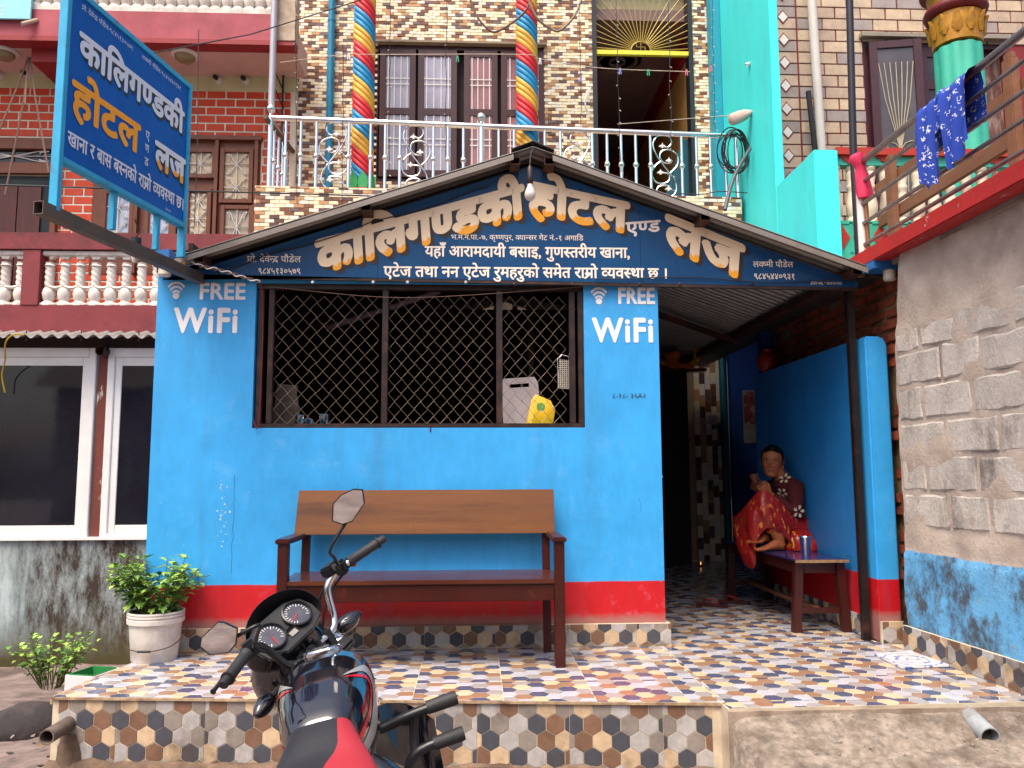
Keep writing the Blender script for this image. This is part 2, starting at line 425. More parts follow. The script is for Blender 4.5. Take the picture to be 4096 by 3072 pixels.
hexpatch('floor_hexagon', po, [(1.112, -1.24), (2.55, -1.21), (2.50, -.03), (2.45, 0), (1.158, 0), (1.112, -.03)], (0, 0, -.0026), (1, 0, 0), (0, 1, 0), (0, 0, 1), HEXC, thick=.0026, pointy=False, limit=95, near=Vector((1.3, -4, 0)), ou=1.13, ov=-1.24)
hexpatch('floor_hexagon', po, [(1.12, -1.333), (2.58, -1.298), (2.555, -1.213), (1.112, -1.243)], (0, 0, -.0026), (1, 0, 0), (0, 1, 0), (0, 0, 1), HEXC, thick=.0026, pointy=False, limit=40, near=Vector((1.3, -4, 0)), ou=1.2, ov=-1.42)
hexpatch('floor_hexagon', po, [(1.16, .002), (2.44, .002), (2.44, 4.6), (1.16, 4.6)], (0, 0, -.0026), (1, 0, 0), (0, 1, 0), (0, 0, 1), HEXC, thick=.0026, pointy=False, limit=0, near=Vector((1.3, -4, 0)), ou=1.13, ov=.028)
hexpatch('floor_hexagon', po, [(2.45, 2.0), (3.4, 2.0), (3.4, 4.6), (2.45, 4.6)], (0, 0, -.0026), (1, 0, 0), (0, 1, 0), (0, 0, 1), HEXC, thick=.0026, pointy=False, limit=0, near=Vector((1.3, -4, 0)), ou=1.13, ov=.028)
# riser of the step
fd = (PB-PA); fL = fd.length; fd.normalize(); fn = Vector((fd.y, -fd.x, 0))
hexpatch('riser_hexagon', po, [(.03, -.30), (fL-.04, -.30), (fL-.04, -.016), (.03, -.016)], PA-fn*0, fd, (0, 0, 1), fn, HEXV, limit=300, ou=-.115, ov=-.42, pv=.42, thick=.0028)
mb = MB(); mb.bar(PA+fn*.006+Vector((0, 0, -.0085)), PB+fn*.006+Vector((0, 0, -.0085)), .016, .011); mb.build('edge_trim', mat('cut tile edge', '#a88f72', .7, 0, .3, 30, .3, 80, '#5a4030', 10, .8), po)
mb = MB(); sd = (Vector((-1.88, 0, 0))-PA).normalized()
mb.bar(PA+Vector((-.006, .0, -.02)), Vector((-1.856, -.0, -.02)), .016, .035); mb.build('side_trim', MATS['cut tile edge'], po)
# broken mortar footing under the riser
mb = MB(); N_ = 90; rings = []
for i in range(N_+1):
    t = i/N_; p = PA.lerp(PB, t)+fd*0; q = []
    for (h, v) in ((.0, -.285), (.02, -.29), (.05, -.33), (.075, -.39), (.09, -.5), (0, -.5)):
        n = noise.fractal(Vector((t*30, v*20, 1.7)), 1, 2, 4)*.022
        q.append(p+fn*(h+.006+n*(h > 0))+Vector((0, 0, v+n*.8)))
    rings.append(q)
mb.loft(rings); mb.build('mortar_footing', mat('crumbling mortar', '#6e5a4a', .95, 0, .35, 9, .8, 45, '#3a2a20', 6, .7), po, smooth=50)
# drain pipe out of the left end of the step
mb = MB(); c = AY(258, 2905, -1.0); mb.lathe([(.028, -.16), (.028, .45)], c, (0, 1, 0), 20, cap=False); mb.lathe([(.034, .45), (.034, -.16), (.028, -.16)], c, (0, 1, 0), 20, cap=False)
tag(mb.build('drain_pipe', mat('muddy grey pipe', '#6a5c52', .7, 0, .25, 12, .3, 70, '#3a2a20', 7, .8), None, 40), 'muddy open pipe end sticking out of the left end of the tiled step', 'pipe')
mb = MB(); rings = []
for i in range(9):
    t = i/8; z = -.17-.36*t; rr = .05+.05*t
    rings.append([Vector((c.x+.01+math.cos(a)*rr*(1+.5*noise.noise(Vector((a, z*9, 3)))), -.93+math.sin(a)*rr*.9, z)) for a in [k*PI/7 for k in range(14)]])
mb.loft(rings); mb.build('rubble_corner', MATS['crumbling mortar'], po, smooth=60)

# ------------------------------------------------------------------ concrete ramp at the right
def ramp_z(x, y, u, v):
    top = -.03-.02*min(1, v*12)-.36*v
    if u > .70: top -= (u-.70)*.30*min(1, v*3)
    cr = .02*math.exp(-((v-.16-.03*math.sin(x*5)-.02*math.sin(x*17))/.012)**2)*(1 if 1.3 < x < 2.3 else 0)
    return top-cr+noise.fractal(Vector((x*2.5, y*2.5, 4)), 1, 2, 5)*.014
mb = MB(); G = {}
nxr, nyr = 70, 60
for j in range(nyr+1):
    for i in range(nxr+1):
        u, v = i/nxr, j/nyr
        xl = 1.10+.10*v+.03*noise.noise(Vector((0, v*6, 2))); x = xl+(3.1-xl)*u; y = -1.335-1.2*v
        z = ramp_z(x, y, u, v)
        if u < .035: z -= .05*(1-u/.035)
        if i == 0: z = -.6
        mb.v.append(Vector((x, y, z)))
for j in range(nyr):
    for i in range(nxr):
        k = j*(nxr+1)+i; mb.f.append((k, k+1, k+nxr+2, k+nxr+1)); mb.m.append(0)
structure(mb.build('ramp', mat('trodden pale concrete', '#8f8276', .95, 0, .4, 28, 1.0, 70, '#54463c', 6, .75, .45, .62), smooth=60))
mb = MB(); mb.box(1.112, 2.9, -1.345, -1.336, -.3, -.012); structure(mb.build('porch_edge', mat('worn cement edge', '#9a8878', .9, 0, .25, 8, .5, 60, '#5d4636', 6, .7)))
mb = MB()
for k in range(520):
    x = rg.uniform(1.25, 3.0); v = rg.random()**1.3; y = -1.36-1.1*v; u = (x-1.15)/(3.1-1.15); z = ramp_z(x, y, u, (-1.335-y)/1.2); r = rg.choice((.002, .003, .004, .006, .009))*rg.uniform(.7, 1.3); c = Vector((x, y, z+r*.3))
    mb.add([c+Vector(t)*r*rg.uniform(.6, 1.3) for t in ((0, 0, 1), (1, 0, 0), (0, 1, 0), (-1, 0, 0), (0, -1, 0), (0, 0, -1))], [(0, 1, 2), (0, 2, 3), (0, 3, 4), (0, 4, 1), (5, 2, 1), (5, 3, 2), (5, 4, 3), (5, 1, 4)])
o = stuff(mb.build('grit', m_conc)); tag(o, 'fine grit scattered over the concrete ramp at lower right', 'grit')
p0 = AZ(3866, 2858, -.050); p1 = AZ(3952, 2940, -.082)
mb = MB(); d = (p1-p0).normalized(); n0 = p0
mb.lathe([(.036, 0), (.036, (p1-n0).length+.02)], n0, d, 24, cap=False); mb.lathe([(.041, (p1-n0).length+.02), (.041, 0)], n0, d, 24, cap=False); mb.lathe([(.036, (p1-n0).length+.02), (.041, (p1-n0).length+.02)], n0, d, 24, cap=False)
tag(mb.build('waste_pipe', mat('grey plastic pipe', '#9aa0a4', .5, 0, .1, 12, .1, 70, '#6b5a4c', 8, .6), smooth=40), 'short grey plastic pipe half sunk in the concrete ramp at right', 'pipe')
p = AZ(4000, 3030, -.3); mb = MB()
for k in range(3): mb.obox(p+Vector((.02*k, .015*k, .01*k)), (.05, .02, .012), Matrix.Rotation(.5+k, 3, 'Z'))
tag(mb.build('leaf_scrap', mat('dry brown leaf', '#9a6334', .8)), 'dry brown scraps lying below the plastic pipe mouth', 'debris')
p = AZ(2985, 2900, -.11); mb = MB(); mb.sphere(p+Vector((0, 0, .004)), (.011, .011, .008), 8)
for v in mb.v: v += Vector((rnd.uniform(-.003, .003), rnd.uniform(-.003, .003), 0))
tag(mb.build('paper_scrap', mat('white paper', '#e0dad6', .8)), 'small white crumpled scrap on the concrete ramp', 'litter')

# loose patterned tile at the foot of the right wall
p = [AZ(3495, 2615, .012), AZ(3700, 2595, .012), AZ(3815, 2660, .012), AZ(3605, 2668, .012)]
mb = MB(); mb.prism([(q.x, q.y) for q in p], 'z', .002, .012)
m, N, L, B = newmat('white tile with blue flourish')
pos = N.new('ShaderNodeNewGeometry').outputs['Position']; c = (p[0]+p[2])/2
mp = N.new('ShaderNodeVectorMath'); mp.operation = 'SUBTRACT'; L.new(pos, mp.inputs[0]); mp.inputs[1].default_value = c
wv = N.new('ShaderNodeTexWave'); wv.wave_type = 'RINGS'; wv.rings_direction = 'SPHERICAL'; wv.inputs['Scale'].default_value = 5.5; wv.inputs['Distortion'].default_value = 5; wv.inputs['Detail Scale'].default_value = 3
L.new(mp.outputs[0], wv.inputs[0]); r_ = N.new('ShaderNodeMapRange'); r_.inputs[1].default_value = .86; r_.inputs[2].default_value = .94; L.new(wv.outputs['Fac'], r_.inputs[0])
L.new(mixc(N, L, r_.outputs[0], (.66, .62, .62), (.13, .2, .5)), B.inputs['Base Color']); B.inputs['Roughness'].default_value = .2
tag(mb.build('loose_tile', m, bevel=.002), 'loose white floor tile with blue flourish lying by the right wall', 'tile')
# ------------------------------------------------------------------ the blue eatery hut
m_white = mat('white lettering paint', (.80, .78, .80), .6, 0, .06, 8, .05)
hut = E('eatery_hut', 'bright blue roadside hut with red dado, mesh window and low gabled tin roof', 'building', (-.4, 0, 0))
def holed(mb, x0, x1, z0, z1, hx0, hx1, hz0, hz1, y0, y1):
    O = [(x0, z0), (x1, z0), (x1, z1), (x0, z1)]; I = [(hx0, hz0), (hx1, hz0), (hx1, hz1), (hx0, hz1)]
    vs = [(x, y0, z) for x, z in O+I]+[(x, y1, z) for x, z in O+I]; fs = []
    for k in range(4):
        n = (k+1) % 4
        fs += [(k, n, 4+n, 4+k), (8+k, 12+k, 12+n, 8+n), (k, 8+k, 8+n, n), (4+k, 4+n, 12+n, 12+k)]
    mb.add(vs, fs)
WX0, WX1, WZ0, WZ1 = -1.355, .68, 1.312, 2.212
mb = MB(); holed(mb, -1.955, 1.152, -.3, 2.252, WX0, WX1, WZ0, WZ1, 0, .13)
for v in mb.v:
    if v.z > 2.24: v.z = 2.249-.0135*(v.x+1.95)
mb.build('front_wall', m_hut, hut, smooth=40, bevel=.012)
mb = MB(); mb.box(-1.953, -1.83, .131, 4.6, -.8, 2.25); mb.build('side_wall', m_hut, hut)
mb = MB(); mb.box(1.03, 1.15, .131, 2.2, -.2, 2.25); mb.build('inner_wall', m_hut, hut)
mb = MB(); mb.box(-1.83, 1.15, .131, 4.6, -.3, .0); mb.build('floor', m_conc, hut)
# tiled skirting
mb = MB(); mb.box(-1.93, 1.178, -.026, -.0005, .0, .131); mb.box(1.153, 1.178, 0, .13, .0, .131); mb.build('skirting_bed', m_grout, hut)
hexpatch('skirting_hexagon', hut, [(-1.93, .004), (1.178, .004), (1.178, .131), (-1.93, .131)], (0, -.026, 0), (1, 0, 0), (0, 0, 1), (0, -1, 0), HEXV, thick=.0026, ou=-1.99, ov=-.115, pv=.42)
# WiFi lettering
for xo, tail in ((AY(795, 1196, 0), 'left'), (AY(2470, 1214, 0), 'right')):
    dx = 0
    letter('lettering', 'FREE', hut, xo, (1, 0, 0), (0, 0, 1), .09, m_white, .028, width=.285 if tail == 'left' else .238, track=.02)
    c = xo+Vector((-.137, 0, .018)) if tail == 'left' else xo+Vector((-.118, 0, .013))
    mb = MB()
    mb.add([c+Vector((.020*math.cos(a), -.003, .020*math.sin(a))) for a in [k*PI/10 for k in range(20)]], [tuple(range(19, -1, -1))])
    for r0, r1 in ((.036, .051), (.062, .077), (.088, .103)):
        a = [R(45+90*k/12) for k in range(13)]
        vs = [c+Vector((r*math.cos(t)*.72, -.003, r*math.sin(t)-.012)) for r in (r0, r1) for t in a]
        mb.add(vs, [(k, 13+k, 14+k, k+1) for k in range(12)])
    mb.build('wifi_symbol', m_white, hut)
for q in (AY(697, 1328, 0), AY(2372, 1366, 0)):
    letter('lettering', 'WiFi', hut, q, (1, 0, 0), (0, 0, 1), .133, m_white, .03, width=.385, track=.06)
m_ink = mat('black marker ink', (.02, .02, .05), .6)
letter('handwriting', '८-१८- ३६A२', hut, AY(2448, 1592, 0), (1, 0, 0), (0, 0, 1), .026, m_ink, .0, width=.215)
# hairline cracks and flaked paint
def crack(pts, w_=.0016):
    mb = MB(); P = [AY(*p, 0)+Vector((rnd.uniform(-.002, .002), -.0012, 0)) for p in pts]
    for a, b in zip(P, P[1:]): mb.bar(a, b, .0006, w_, upv=(0, -1, 0)) if False else mb.add([a+Vector((-w_/2, 0, 0)), a+Vector((w_/2, 0, 0)), b+Vector((w_/2, 0, 0)), b+Vector((-w_/2, 0, 0))], [(0, 1, 2, 3)])
    stuff(mb.build('plaster_crack', mat('dark crack line', '#23415c', .9), hut))  # flat dark blue strips drawn along each crack
crack([(940+rnd.uniform(-3, 3)-.035*(y-1900), y) for y in range(1900, 2300, 14)]); crack([(905, 2186), (925, 2187), (950, 2189), (975, 2190)], .004)
crack([(1430+rnd.uniform(-2, 2), y) for y in range(1930, 1985, 9)], .0012); crack([(2560+rnd.uniform(-3, 3), y) for y in range(1990, 2060, 10)], .0012)
rg = random.Random(6); mb = MB()
for k in range(46):
    c_ = AY(rg.gauss(893, 12), rg.uniform(1915, 2200), 0) if k < 28 else (AY(2647+rg.uniform(-6, 2), rg.uniform(1900, 2500), 0) if k < 38 else AY(rg.uniform(620, 1000), rg.uniform(1650, 2200), 0)); r_ = rg.uniform(.002, .007) if k < 28 else rg.uniform(.001, .004); n = 7
    mb.add([c_+Vector((math.cos(a)*r_*rg.uniform(.4, 1.2), -.0014, math.sin(a)*r_*rg.uniform(.6, 1.6))) for a in [2*PI*j/n for j in range(n)]], [tuple(range(n))[::-1]])
stuff(mb.build('paint_flakes', mat('bare plaster fleck', '#a9cbe6', .9), hut))
# window grille
gr = MB(); yb = (.02, .06)
gr.box(WX0-.0, WX1, .015, .075, WZ0, WZ0+.028); gr.box(WX0, WX1, .015, .075, WZ1-.035, WZ1)
xb = lambda px: AY(px, 1450, .04).x
for a, b in ((1030, 1052), (1072, 1094), (1528, 1552), (1985, 2010), (2277, 2300), (2312, 2338)): gr.box(xb(a), xb(b), .022, .068, WZ0+.028, WZ1-.035)
gb = gr.build('grille_frame', m_steel_dk, hut, bevel=.003)
m_wire = mat('rusty galvanised wire', '#83735f', .5, .4, .25, 20, 0)
CW, CH = .083, .095
wires = {}
for a, b in ((1096, 1527), (1553, 1984), (2011, 2276)):
    x0, x1 = xb(a), xb(b); n = int((x1-x0)/(CW/2)); ph = rnd.random()*.5
    for k in range(n):
        xc = x0+CW/4+k*(x1-x0-CW/4)/n; pts = []; z = WZ0+.03-rnd.random()*.01; s = k % 2
        while z < WZ1-.03:
            pts.append((min(max(xc+(CW/4+.001)*(1 if s else -1), x0+.002), x1-.002), .045+(.003 if s else -.003), z+rnd.uniform(-.002, .002))); z += CH/2; s = 1-s
        m2 = MB(); m2.tube(pts, .0019, 5); m2.build('mesh_wire', m_wire, gb)
# steel lintel and roof frame
mb = MB(); mb.box(-1.95, 2.5, -.040, -.004, 2.262, 2.295); mb.build('lintel_tube', m_rust, hut)
RX, RZ, EZL, EZR, XL, XR = .352, 3.022, 2.318, 2.300, -1.755, 2.375
slope = lambda x: RZ-(RX-x)*(RZ-EZL)/(RX-XL) if x < RX else RZ-(x-RX)*(RZ-EZR)/(XR-RX)
m_tin = mat('weathered grey tin sheet', '#8b8680', .5, .35, .12, 3, .05, 30, '#5d5148', 3, .5)
for (xa, xb_) in ((RX, XL-.02), (RX, XR+.03)):
    prof = []; y = -.22; k = 0
    per = .085
    while y < 4.3:
        for dy, h in ((0, 0), (.026, 0), (.034, .014), (.075, .014)): prof.append((y+dy, h))
        y += per
    rt_ = []
    for x in (xa, xb_):
        zz = RZ-(RX-x)*(RZ-EZL)/(RX-XL) if xb_ < RX else RZ-(x-RX)*(RZ-EZR)/(XR-RX)
        rt_.append((x, zz))
    n = len(prof); mb = MB()
    vs = [Vector((x, y, z+h+t)) for t in (0, .004) for x, z in rt_ for y, h in prof]
    fs = []
    for t in (0, 1):
        b = t*2*n
        fs += [(b+i, b+i+1, b+n+i+1, b+n+i) for i in range(n-1)]
    fs += [(0, n, 3*n, 2*n), (n-1, 3*n-1, 4*n-1, 2*n-1)]+[(n+i, n+i+1, 3*n+i+1, 3*n+i) for i in range(n-1)]
    mb.add(vs, fs); mb.build('roof_sheet', m_tin, hut)
mb = MB()
for sgn, ez, ex in ((-1, EZL, XL), (1, EZR, XR)):
    p = Vector((RX, 0, RZ+.03)); q = Vector((RX+sgn*.13, 0, slope(RX+sgn*.13)+.022))
    mb.add([(p.x, -.235, p.z), (q.x, -.235, q.z), (q.x, 4.3, q.z), (p.x, 4.3, p.z), (p.x, -.235, p.z+.004), (q.x, -.235, q.z+.004), (q.x, 4.3, q.z+.004), (p.x, 4.3, p.z+.004)], [(0, 1, 2, 3), (4, 7, 6, 5), (0, 4, 5, 1), (1, 5, 6, 2)])
mb.build('ridge_cap', mat('dark ridge sheet', '#4c4846', .5, .3, .2, 6), hut)
# verge strip: folded tin along the gable edge
for sgn, x1, z1 in ((-1, XL-.02, slope(XL-.02)), (1, XR+.03, slope(XR+.03))):
    mb = MB(); a = Vector((RX+sgn*.12, -.228, slope(RX+sgn*.12)-.012)); b = Vector((x1, -.228, z1-.012)); dn = Vector((0, 0, -.034))
    mb.add([a, b, b+dn, a+dn, a+Vector((0, .004, 0)), b+Vector((0, .004, 0)), b+dn+Vector((0, .004, 0)), a+dn+Vector((0, .004, 0))], [(0, 1, 2, 3), (4, 7, 6, 5), (0, 4, 5, 1), (3, 2, 6, 7), (0, 3, 7, 4), (1, 5, 6, 2)])
    mb.build('verge_strip', mat('grey verge tin', '#857d76', .5, .25, .12, 5, .05, 40, '#6a5d52', 4, .6), hut)
for px in (800, 1462, 2062, 2200, 2822, 3420):
    x = AY(px, 900, -.2).x; z = slope(x)-.035
    mb = MB(); yy = (-.205, 4.28)
    for (a, b, c, d) in ((x-.03, x+.03, z-.022, z-.019), (x-.03, x+.03, z+.019, z+.022), (x-.03, x-.027, z-.019, z+.019), (x+.027, x+.03, z-.019, z+.019)): mb.box(a, b, yy[0], yy[1], c-.012, d-.012)
    mb.build('purlin', m_rust, hut)
for sgn, ex in ((-1, XL), (1, XR)):
    for y_ in (.05, 2.2): mb = MB(); mb.bar((RX, y_, RZ-.09), (ex, y_, slope(ex)-.09), .04, .05); mb.build('rafter', m_rust, hut)
mb = MB(); mb.add([(2.36, -.02, 2.30), (2.36, 4.3, 2.30), (2.68, 4.3, 2.27), (2.68, -.02, 2.27), (2.36, -.02, 2.304), (2.36, 4.3, 2.304), (2.68, 4.3, 2.274), (2.68, -.02, 2.274)], [(0, 1, 2, 3), (4, 7, 6, 5), (0, 3, 7, 4), (2, 1, 5, 6)]); mb.build('added_light_baffle', MATS['dark ridge sheet'], hut)  # unseen sheet added over the roof gap to keep the passage dark
# plastic bolts, small rust streak under the sill
mb = MB(); mb.box(AY(1722, 1720, 0).x-.004, AY(1722, 1720, 0).x+.004, -.003, .01, 1.285, 1.312); mb.build('hinge_pin', m_rust, hut)

# ------------------------------------------------------------------ gable sign
SY = -.052
sign = E('gable_sign', 'dark blue triangular painted sign under the tin roof of the blue hut', 'sign', (.3, SY, 2.2))
def gslope(x): return slope(x)-.055
m, N, L, B = newmat('glossy navy sign sheet')
pos = N.new('ShaderNodeNewGeometry').outputs['Position']
c = mixc(N, L, tnoise(N, L, pos, 1.4, 5), (.004, .040, .13), (.006, .075, .20))
c = mixc(N, L, mth(N, L, 'MULTIPLY', tnoise(N, L, pos, 40, 4, .7, None, .66, .75), .5), c, (.3, .36, .42))
finish(N, L, B, c, .32, pos, 0, rv=.12)
hn = tnoise(N, L, pos, 2.6, 2, .4, (1, 1, .35), 0, 1); bmp = N.new('ShaderNodeBump'); bmp.inputs['Strength'].default_value = .35; bmp.inputs['Distance'].default_value = .03
L.new(hn, bmp.inputs['Height']); L.new(bmp.outputs[0], B.inputs['Normal']); B.inputs['Coat Weight'].default_value = .12; B.inputs['Coat Roughness'].default_value = .15; B.inputs['Specular IOR Level'].default_value = .22
m_navy = m
xs_ = [-1.905, AY(1510, 1100, SY).x, AY(2563, 1100, SY).x, 2.42]
zb = lambda x: 2.254-.0135*(x+1.95)
for i in range(3):
    a, b = xs_[i]+(.001 if i else 0), xs_[i+1]-.001
    poly = [(a, zb(a)), (b, zb(b)), (b, gslope(b))]+([(RX, gslope(RX))] if a < RX < b else [])+[(a, gslope(a))]
    mb = MB(); mb.prism(poly, 'y', SY, SY+.004); mb.build('sheet', m_navy, sign)
mb = MB(); mb.bar((-1.905, SY+.012, zb(-1.905)-.01), (2.42, SY+.012, zb(2.42)-.01), .02, .02); mb.build('bottom_frame', m_steel_dk, sign)
# gold lettering: cream above, orange below with a brushed edge
def goldmat(name, hi, lo, cut):
    m, N, L, B = newmat(name)
    uvn = N.new('ShaderNodeUVMap').outputs[0]; sp = N.new('ShaderNodeSeparateXYZ'); L.new(uvn, sp.inputs[0])
    zz = mth(N, L, 'ADD', sp.outputs[1], mth(N, L, 'MULTIPLY', tnoise(N, L, uvn, 60, 3, .6, (1, .08, 1), 0, 1), .22))
    t = N.new('ShaderNodeMapRange'); t.inputs[1].default_value = cut+.06; t.inputs[2].default_value = cut+.13; L.new(zz, t.inputs[0])
    pos = N.new('ShaderNodeNewGeometry').outputs['Position']
    finish(N, L, B, mixc(N, L, t.outputs[0], lo, hi), .35, pos, 0); return m
m_gold = goldmat('cream to orange sign paint', rgb('#f4d9b4'), rgb('#f3a413'), .18)
m_shade = mat('dark brown shade paint', '#2a1712', .4, 0, .2)
m_cream = mat('cream sign paint', '#efe2d4', .45, 0, .06)
BX, BZ, BU = (0, SY, 0), (0, 0, 1), (1, 0, 0)
def title(s, pa, pb, ht, fat=.035, gold=True, tr=0):
    """headline runs from pixel pa to pixel pb (baseline); letters stay upright and shear along it"""
    A, Bq = AY(*pa, SY), AY(*pb, SY); wd = Bq.x-A.x; sl_ = (Bq.z-A.z)/wd
    fn = lambda u, v: (u+v*sl_*-.25, v*1.0+u*sl_)
    if gold:
        for k, dd in enumerate(((.024, -.020), (.012, -.010))):
            letter('letter_shade', s, sign, (A.x+dd[0], SY, A.z+dd[1]), BU, BZ, ht, m_shade, fat, wd, .0015+.0006*k, fn, track=tr)
        letter('lettering', s, sign, (A.x, SY, A.z), BU, BZ, ht, m_gold, fat, wd, .0035, fn, True, track=tr)
    else: letter('lettering', s, sign, (A.x, SY, A.z), BU, BZ, ht, m_cream, fat, wd, .003, fn)
title('कािलगण~डकी', (1275, 1092), (2095, 866), .195, .05)
title('होटल', (2112, 845), (2505, 930), .185, .05)
title('एण~ड', (2505, 935), (2640, 925), .07, .03, False)
title('लज', (2660, 990), (2960, 1112), .205, .05)
def line(s, px, py, px2, h, fat=.022, lift=.003):
    A, Bq = AY(px, py, SY), AY(px2, py, SY)
    letter('lettering', s, sign, A, BU, BZ, h, m_cream, fat, Bq.x-A.x, lift)
line('भ.म.न.पा.-७, कृष~णपुर, क~यान~सर गेट नं.-१ अगािड', 1803, 958, 2333, .030, .0)
line('यहाँ आरामदायी बसाइ, गुणस~तरीय खाना,', 1700, 1025, 2520, .062)
line('एटेज तथा नन एटेज रुमहरुको समेत राम^ो व~यवस~था छ ।', 1535, 1106, 2672, .062)
line('प^ो. देवेन~द^ पौडेल', 988, 1048, 1203, .036, .01)
line('९८४५१३०५७९', 1032, 1095, 1203, .034, .015)
line('लक~ष~मी पौडेल', 3012, 1068, 3172, .034, .01)
line('९८४५४४०९३१', 3015, 1116, 3180, .034, .015)
line('ह^ीदेवी आट, ९८४५१२८०२३८', 3243, 1138, 3368, .016, .0)
for px in (1250, 1492, 1630, 1863, 2058, 2290, 2560, 2720, 3010, 3300):
    q = AY(px, 1128 if px < 2000 else 1137, SY); mb = MB(); mb.lathe([(.011, 0), (.011, .002), (.006, .0055), (.006, .009)], (q.x, SY, q.z), (0, -1, 0), 10); mb.build('bolt', m_chrome if px < 2000 else m_steel_dk, sign, smooth=40)
# ------------------------------------------------------------------ the tiled hotel behind
m_yellowroom = mat('ochre room paint', '#b98a4a', .7, 0, .1)
hotel = E('hotel_building', 'tall house clad in small brown and cream mosaic tiles behind the blue hut', 'building', (.4, 4.65, 0))
CHC = [mat('mosaic tile '+n, c, .38, 0, .14, 30, .05, 120) for n, c in (('cream', '#eddcb8'), ('white', '#e6dccb'), ('tan', '#bd8f63'), ('brown', '#7a4a32'), ('umber', '#5c403a'), ('mauve', '#6d585a'))]
m_mort = mat('mosaic joint', '#b39a80', .9)
def chiclets(parent, name, rects, O, U, V, Nn, holes=(), tw=.096, th=.0405, vertical=False, seed=1):
    O, U, V, Nn = map(Vector, (O, U, V, Nn)); rg = random.Random(seed); mb = MB(); last = {}
    for (u0, u1, v0, v1) in rects:
        rows = int((v1-v0)/th)
        for j in range(rows+1):
            shift = (j % 2)*tw*.5; i = -1; prev = 0
            while True:
                a, b = u0+i*tw+shift, u0+(i+1)*tw+shift; i += 1
                if a >= u1: break
                a, b = max(a, u0)+.0015, min(b, u1)-.0015; c, d = v0+j*th+.0015, min(v0+(j+1)*th, v1)-.0015
                if b-a < .012 or d-c < .008: continue
                cu, cv = (a+b)/2, (c+d)/2
                if any(h[0] < cu < h[1] and h[2] < cv < h[3] for h in holes): continue
                k = rg.choices(range(6), (36, 26, 14, 15, 5, 4))[0]
                if k == last.get((i)) or k == prev: k = rg.choices(range(6), (36, 26, 14, 15, 5, 4))[0]
                last[i] = k; prev = k
                t = rg.choice((.004, .006, .009)); e = .003
                q = [(a, c), (b, c), (b, d), (a, d)]; ii = [(a+e, c+e), (b-e, c+e), (b-e, d-e), (a+e, d-e)]
                if vertical: q = [(y, x) for x, y in q]; ii = [(y, x) for x, y in ii]
                W = lambda p, h: O+U*p[0]+V*p[1]+Nn*h
                fs = [(0, 1, 5, 4), (1, 2, 6, 5), (2, 3, 7, 6), (3, 0, 4, 7), (4, 5, 6, 7)]
                if vertical: fs = [f[::-1] for f in fs]
                mb.add([W(p, 0) for p in q]+[W(p, t) for p in ii], fs, k)
    return stuff(mb.build(name, CHC, parent, norm=False))
HX0, HX1, HZ1 = -2.27, 3.04, 7.6
HW = (-1.255, .86, 4.57, 6.36); HD = (1.465, 2.745, 4.14, 7.45); HY = 4.65

for r in ((HX0, HW[0], 0, HZ1), (HW[0], HW[1], HW[3], HZ1), (HW[0], HW[1], 0, HW[2]), (HW[1], HD[0], 0, HZ1), (HD[0], HD[1], 0, HD[2]-.15), (HD[0], HD[1], HD[3], HZ1), (HD[1], HX1, 0, HZ1)):
    mb = MB(); mb.box(r[0], r[1], HY, HY+.22, r[2], r[3]); mb.build('wall_section', m_mort, hotel)
chiclets(hotel, 'mosaic_tiles', [(HX0, HX1, 4.14, 7.5)], (0, HY, 0), (1, 0, 0), (0, 0, 1), (0, -1, 0), (HW, HD))
chiclets(hotel, 'return_mosaic', [(0, .22, 4.0, 7.5)], (HX0, HY+.22, 0), (0, -1, 0), (0, 0, 1), (-1, 0, 0), seed=5)
# room behind the balcony door
mb = MB(); mb.box(1.2, 2.95, HY+.23, HY+.3, 6.86, 7.75); mb.build('room_lintel', mat('cream room band', '#b9a88a', .8), hotel)
mb = MB(); mb.box(HW[0]-.1, HW[1]+.1, HY+.14, HY+.2, HW[2]-.1, HW[3]+.1); mb.build('window_backing', mat('dark maroon lining', '#2a1416', .7), hotel)
rm = MB(); rm.box(1.25, 2.95, HY+.2, 9.5, 6.85, 7.0); rm.build('room_ceiling', mat('dusty mauve ceiling', '#8a6f72', .8), hotel)
mb = MB(); mb.box(2.80, 2.9, HY+.22, 9.5, 4.14, 6.5); mb.build('room_wall', m_yellowroom, hotel)
mb = MB(); mb.box(2.775, 2.9, HY+.22, 9.5, 6.5, 6.85); mb.box(1.3, 2.775, 9.38, 9.5, 6.3, 6.85); mb.build('room_cornice', mat('crimson cornice', '#a01420', .6), hotel)
mb = MB(); mb.box(1.2, 1.3, HY+.22, 9.5, 4.14, 6.85); mb.box(1.3, 2.8, 9.4, 9.5, 4.14, 6.3); mb.build('room_back', mat('brown room paint', '#6b3a2c', .7), hotel)
c = AZ(2468, 245, 6.845); mb = MB()
for r, t in ((.42, .02), (.3, .03), (.12, .04)): mb.lathe([(r, 0), (r*.96, t), (r*.85, t), (r*.82, 0)], (c.x, c.y, 6.85), (0, 0, -1), 20)
mb.build('ceiling_rose', MATS['dusty mauve ceiling'], hotel, smooth=40)
mb = MB(); mb.box(1.2, 2.95, HY+.22, 9.5, 4.0, 4.14); mb.build('room_floor', m_conc, hotel)
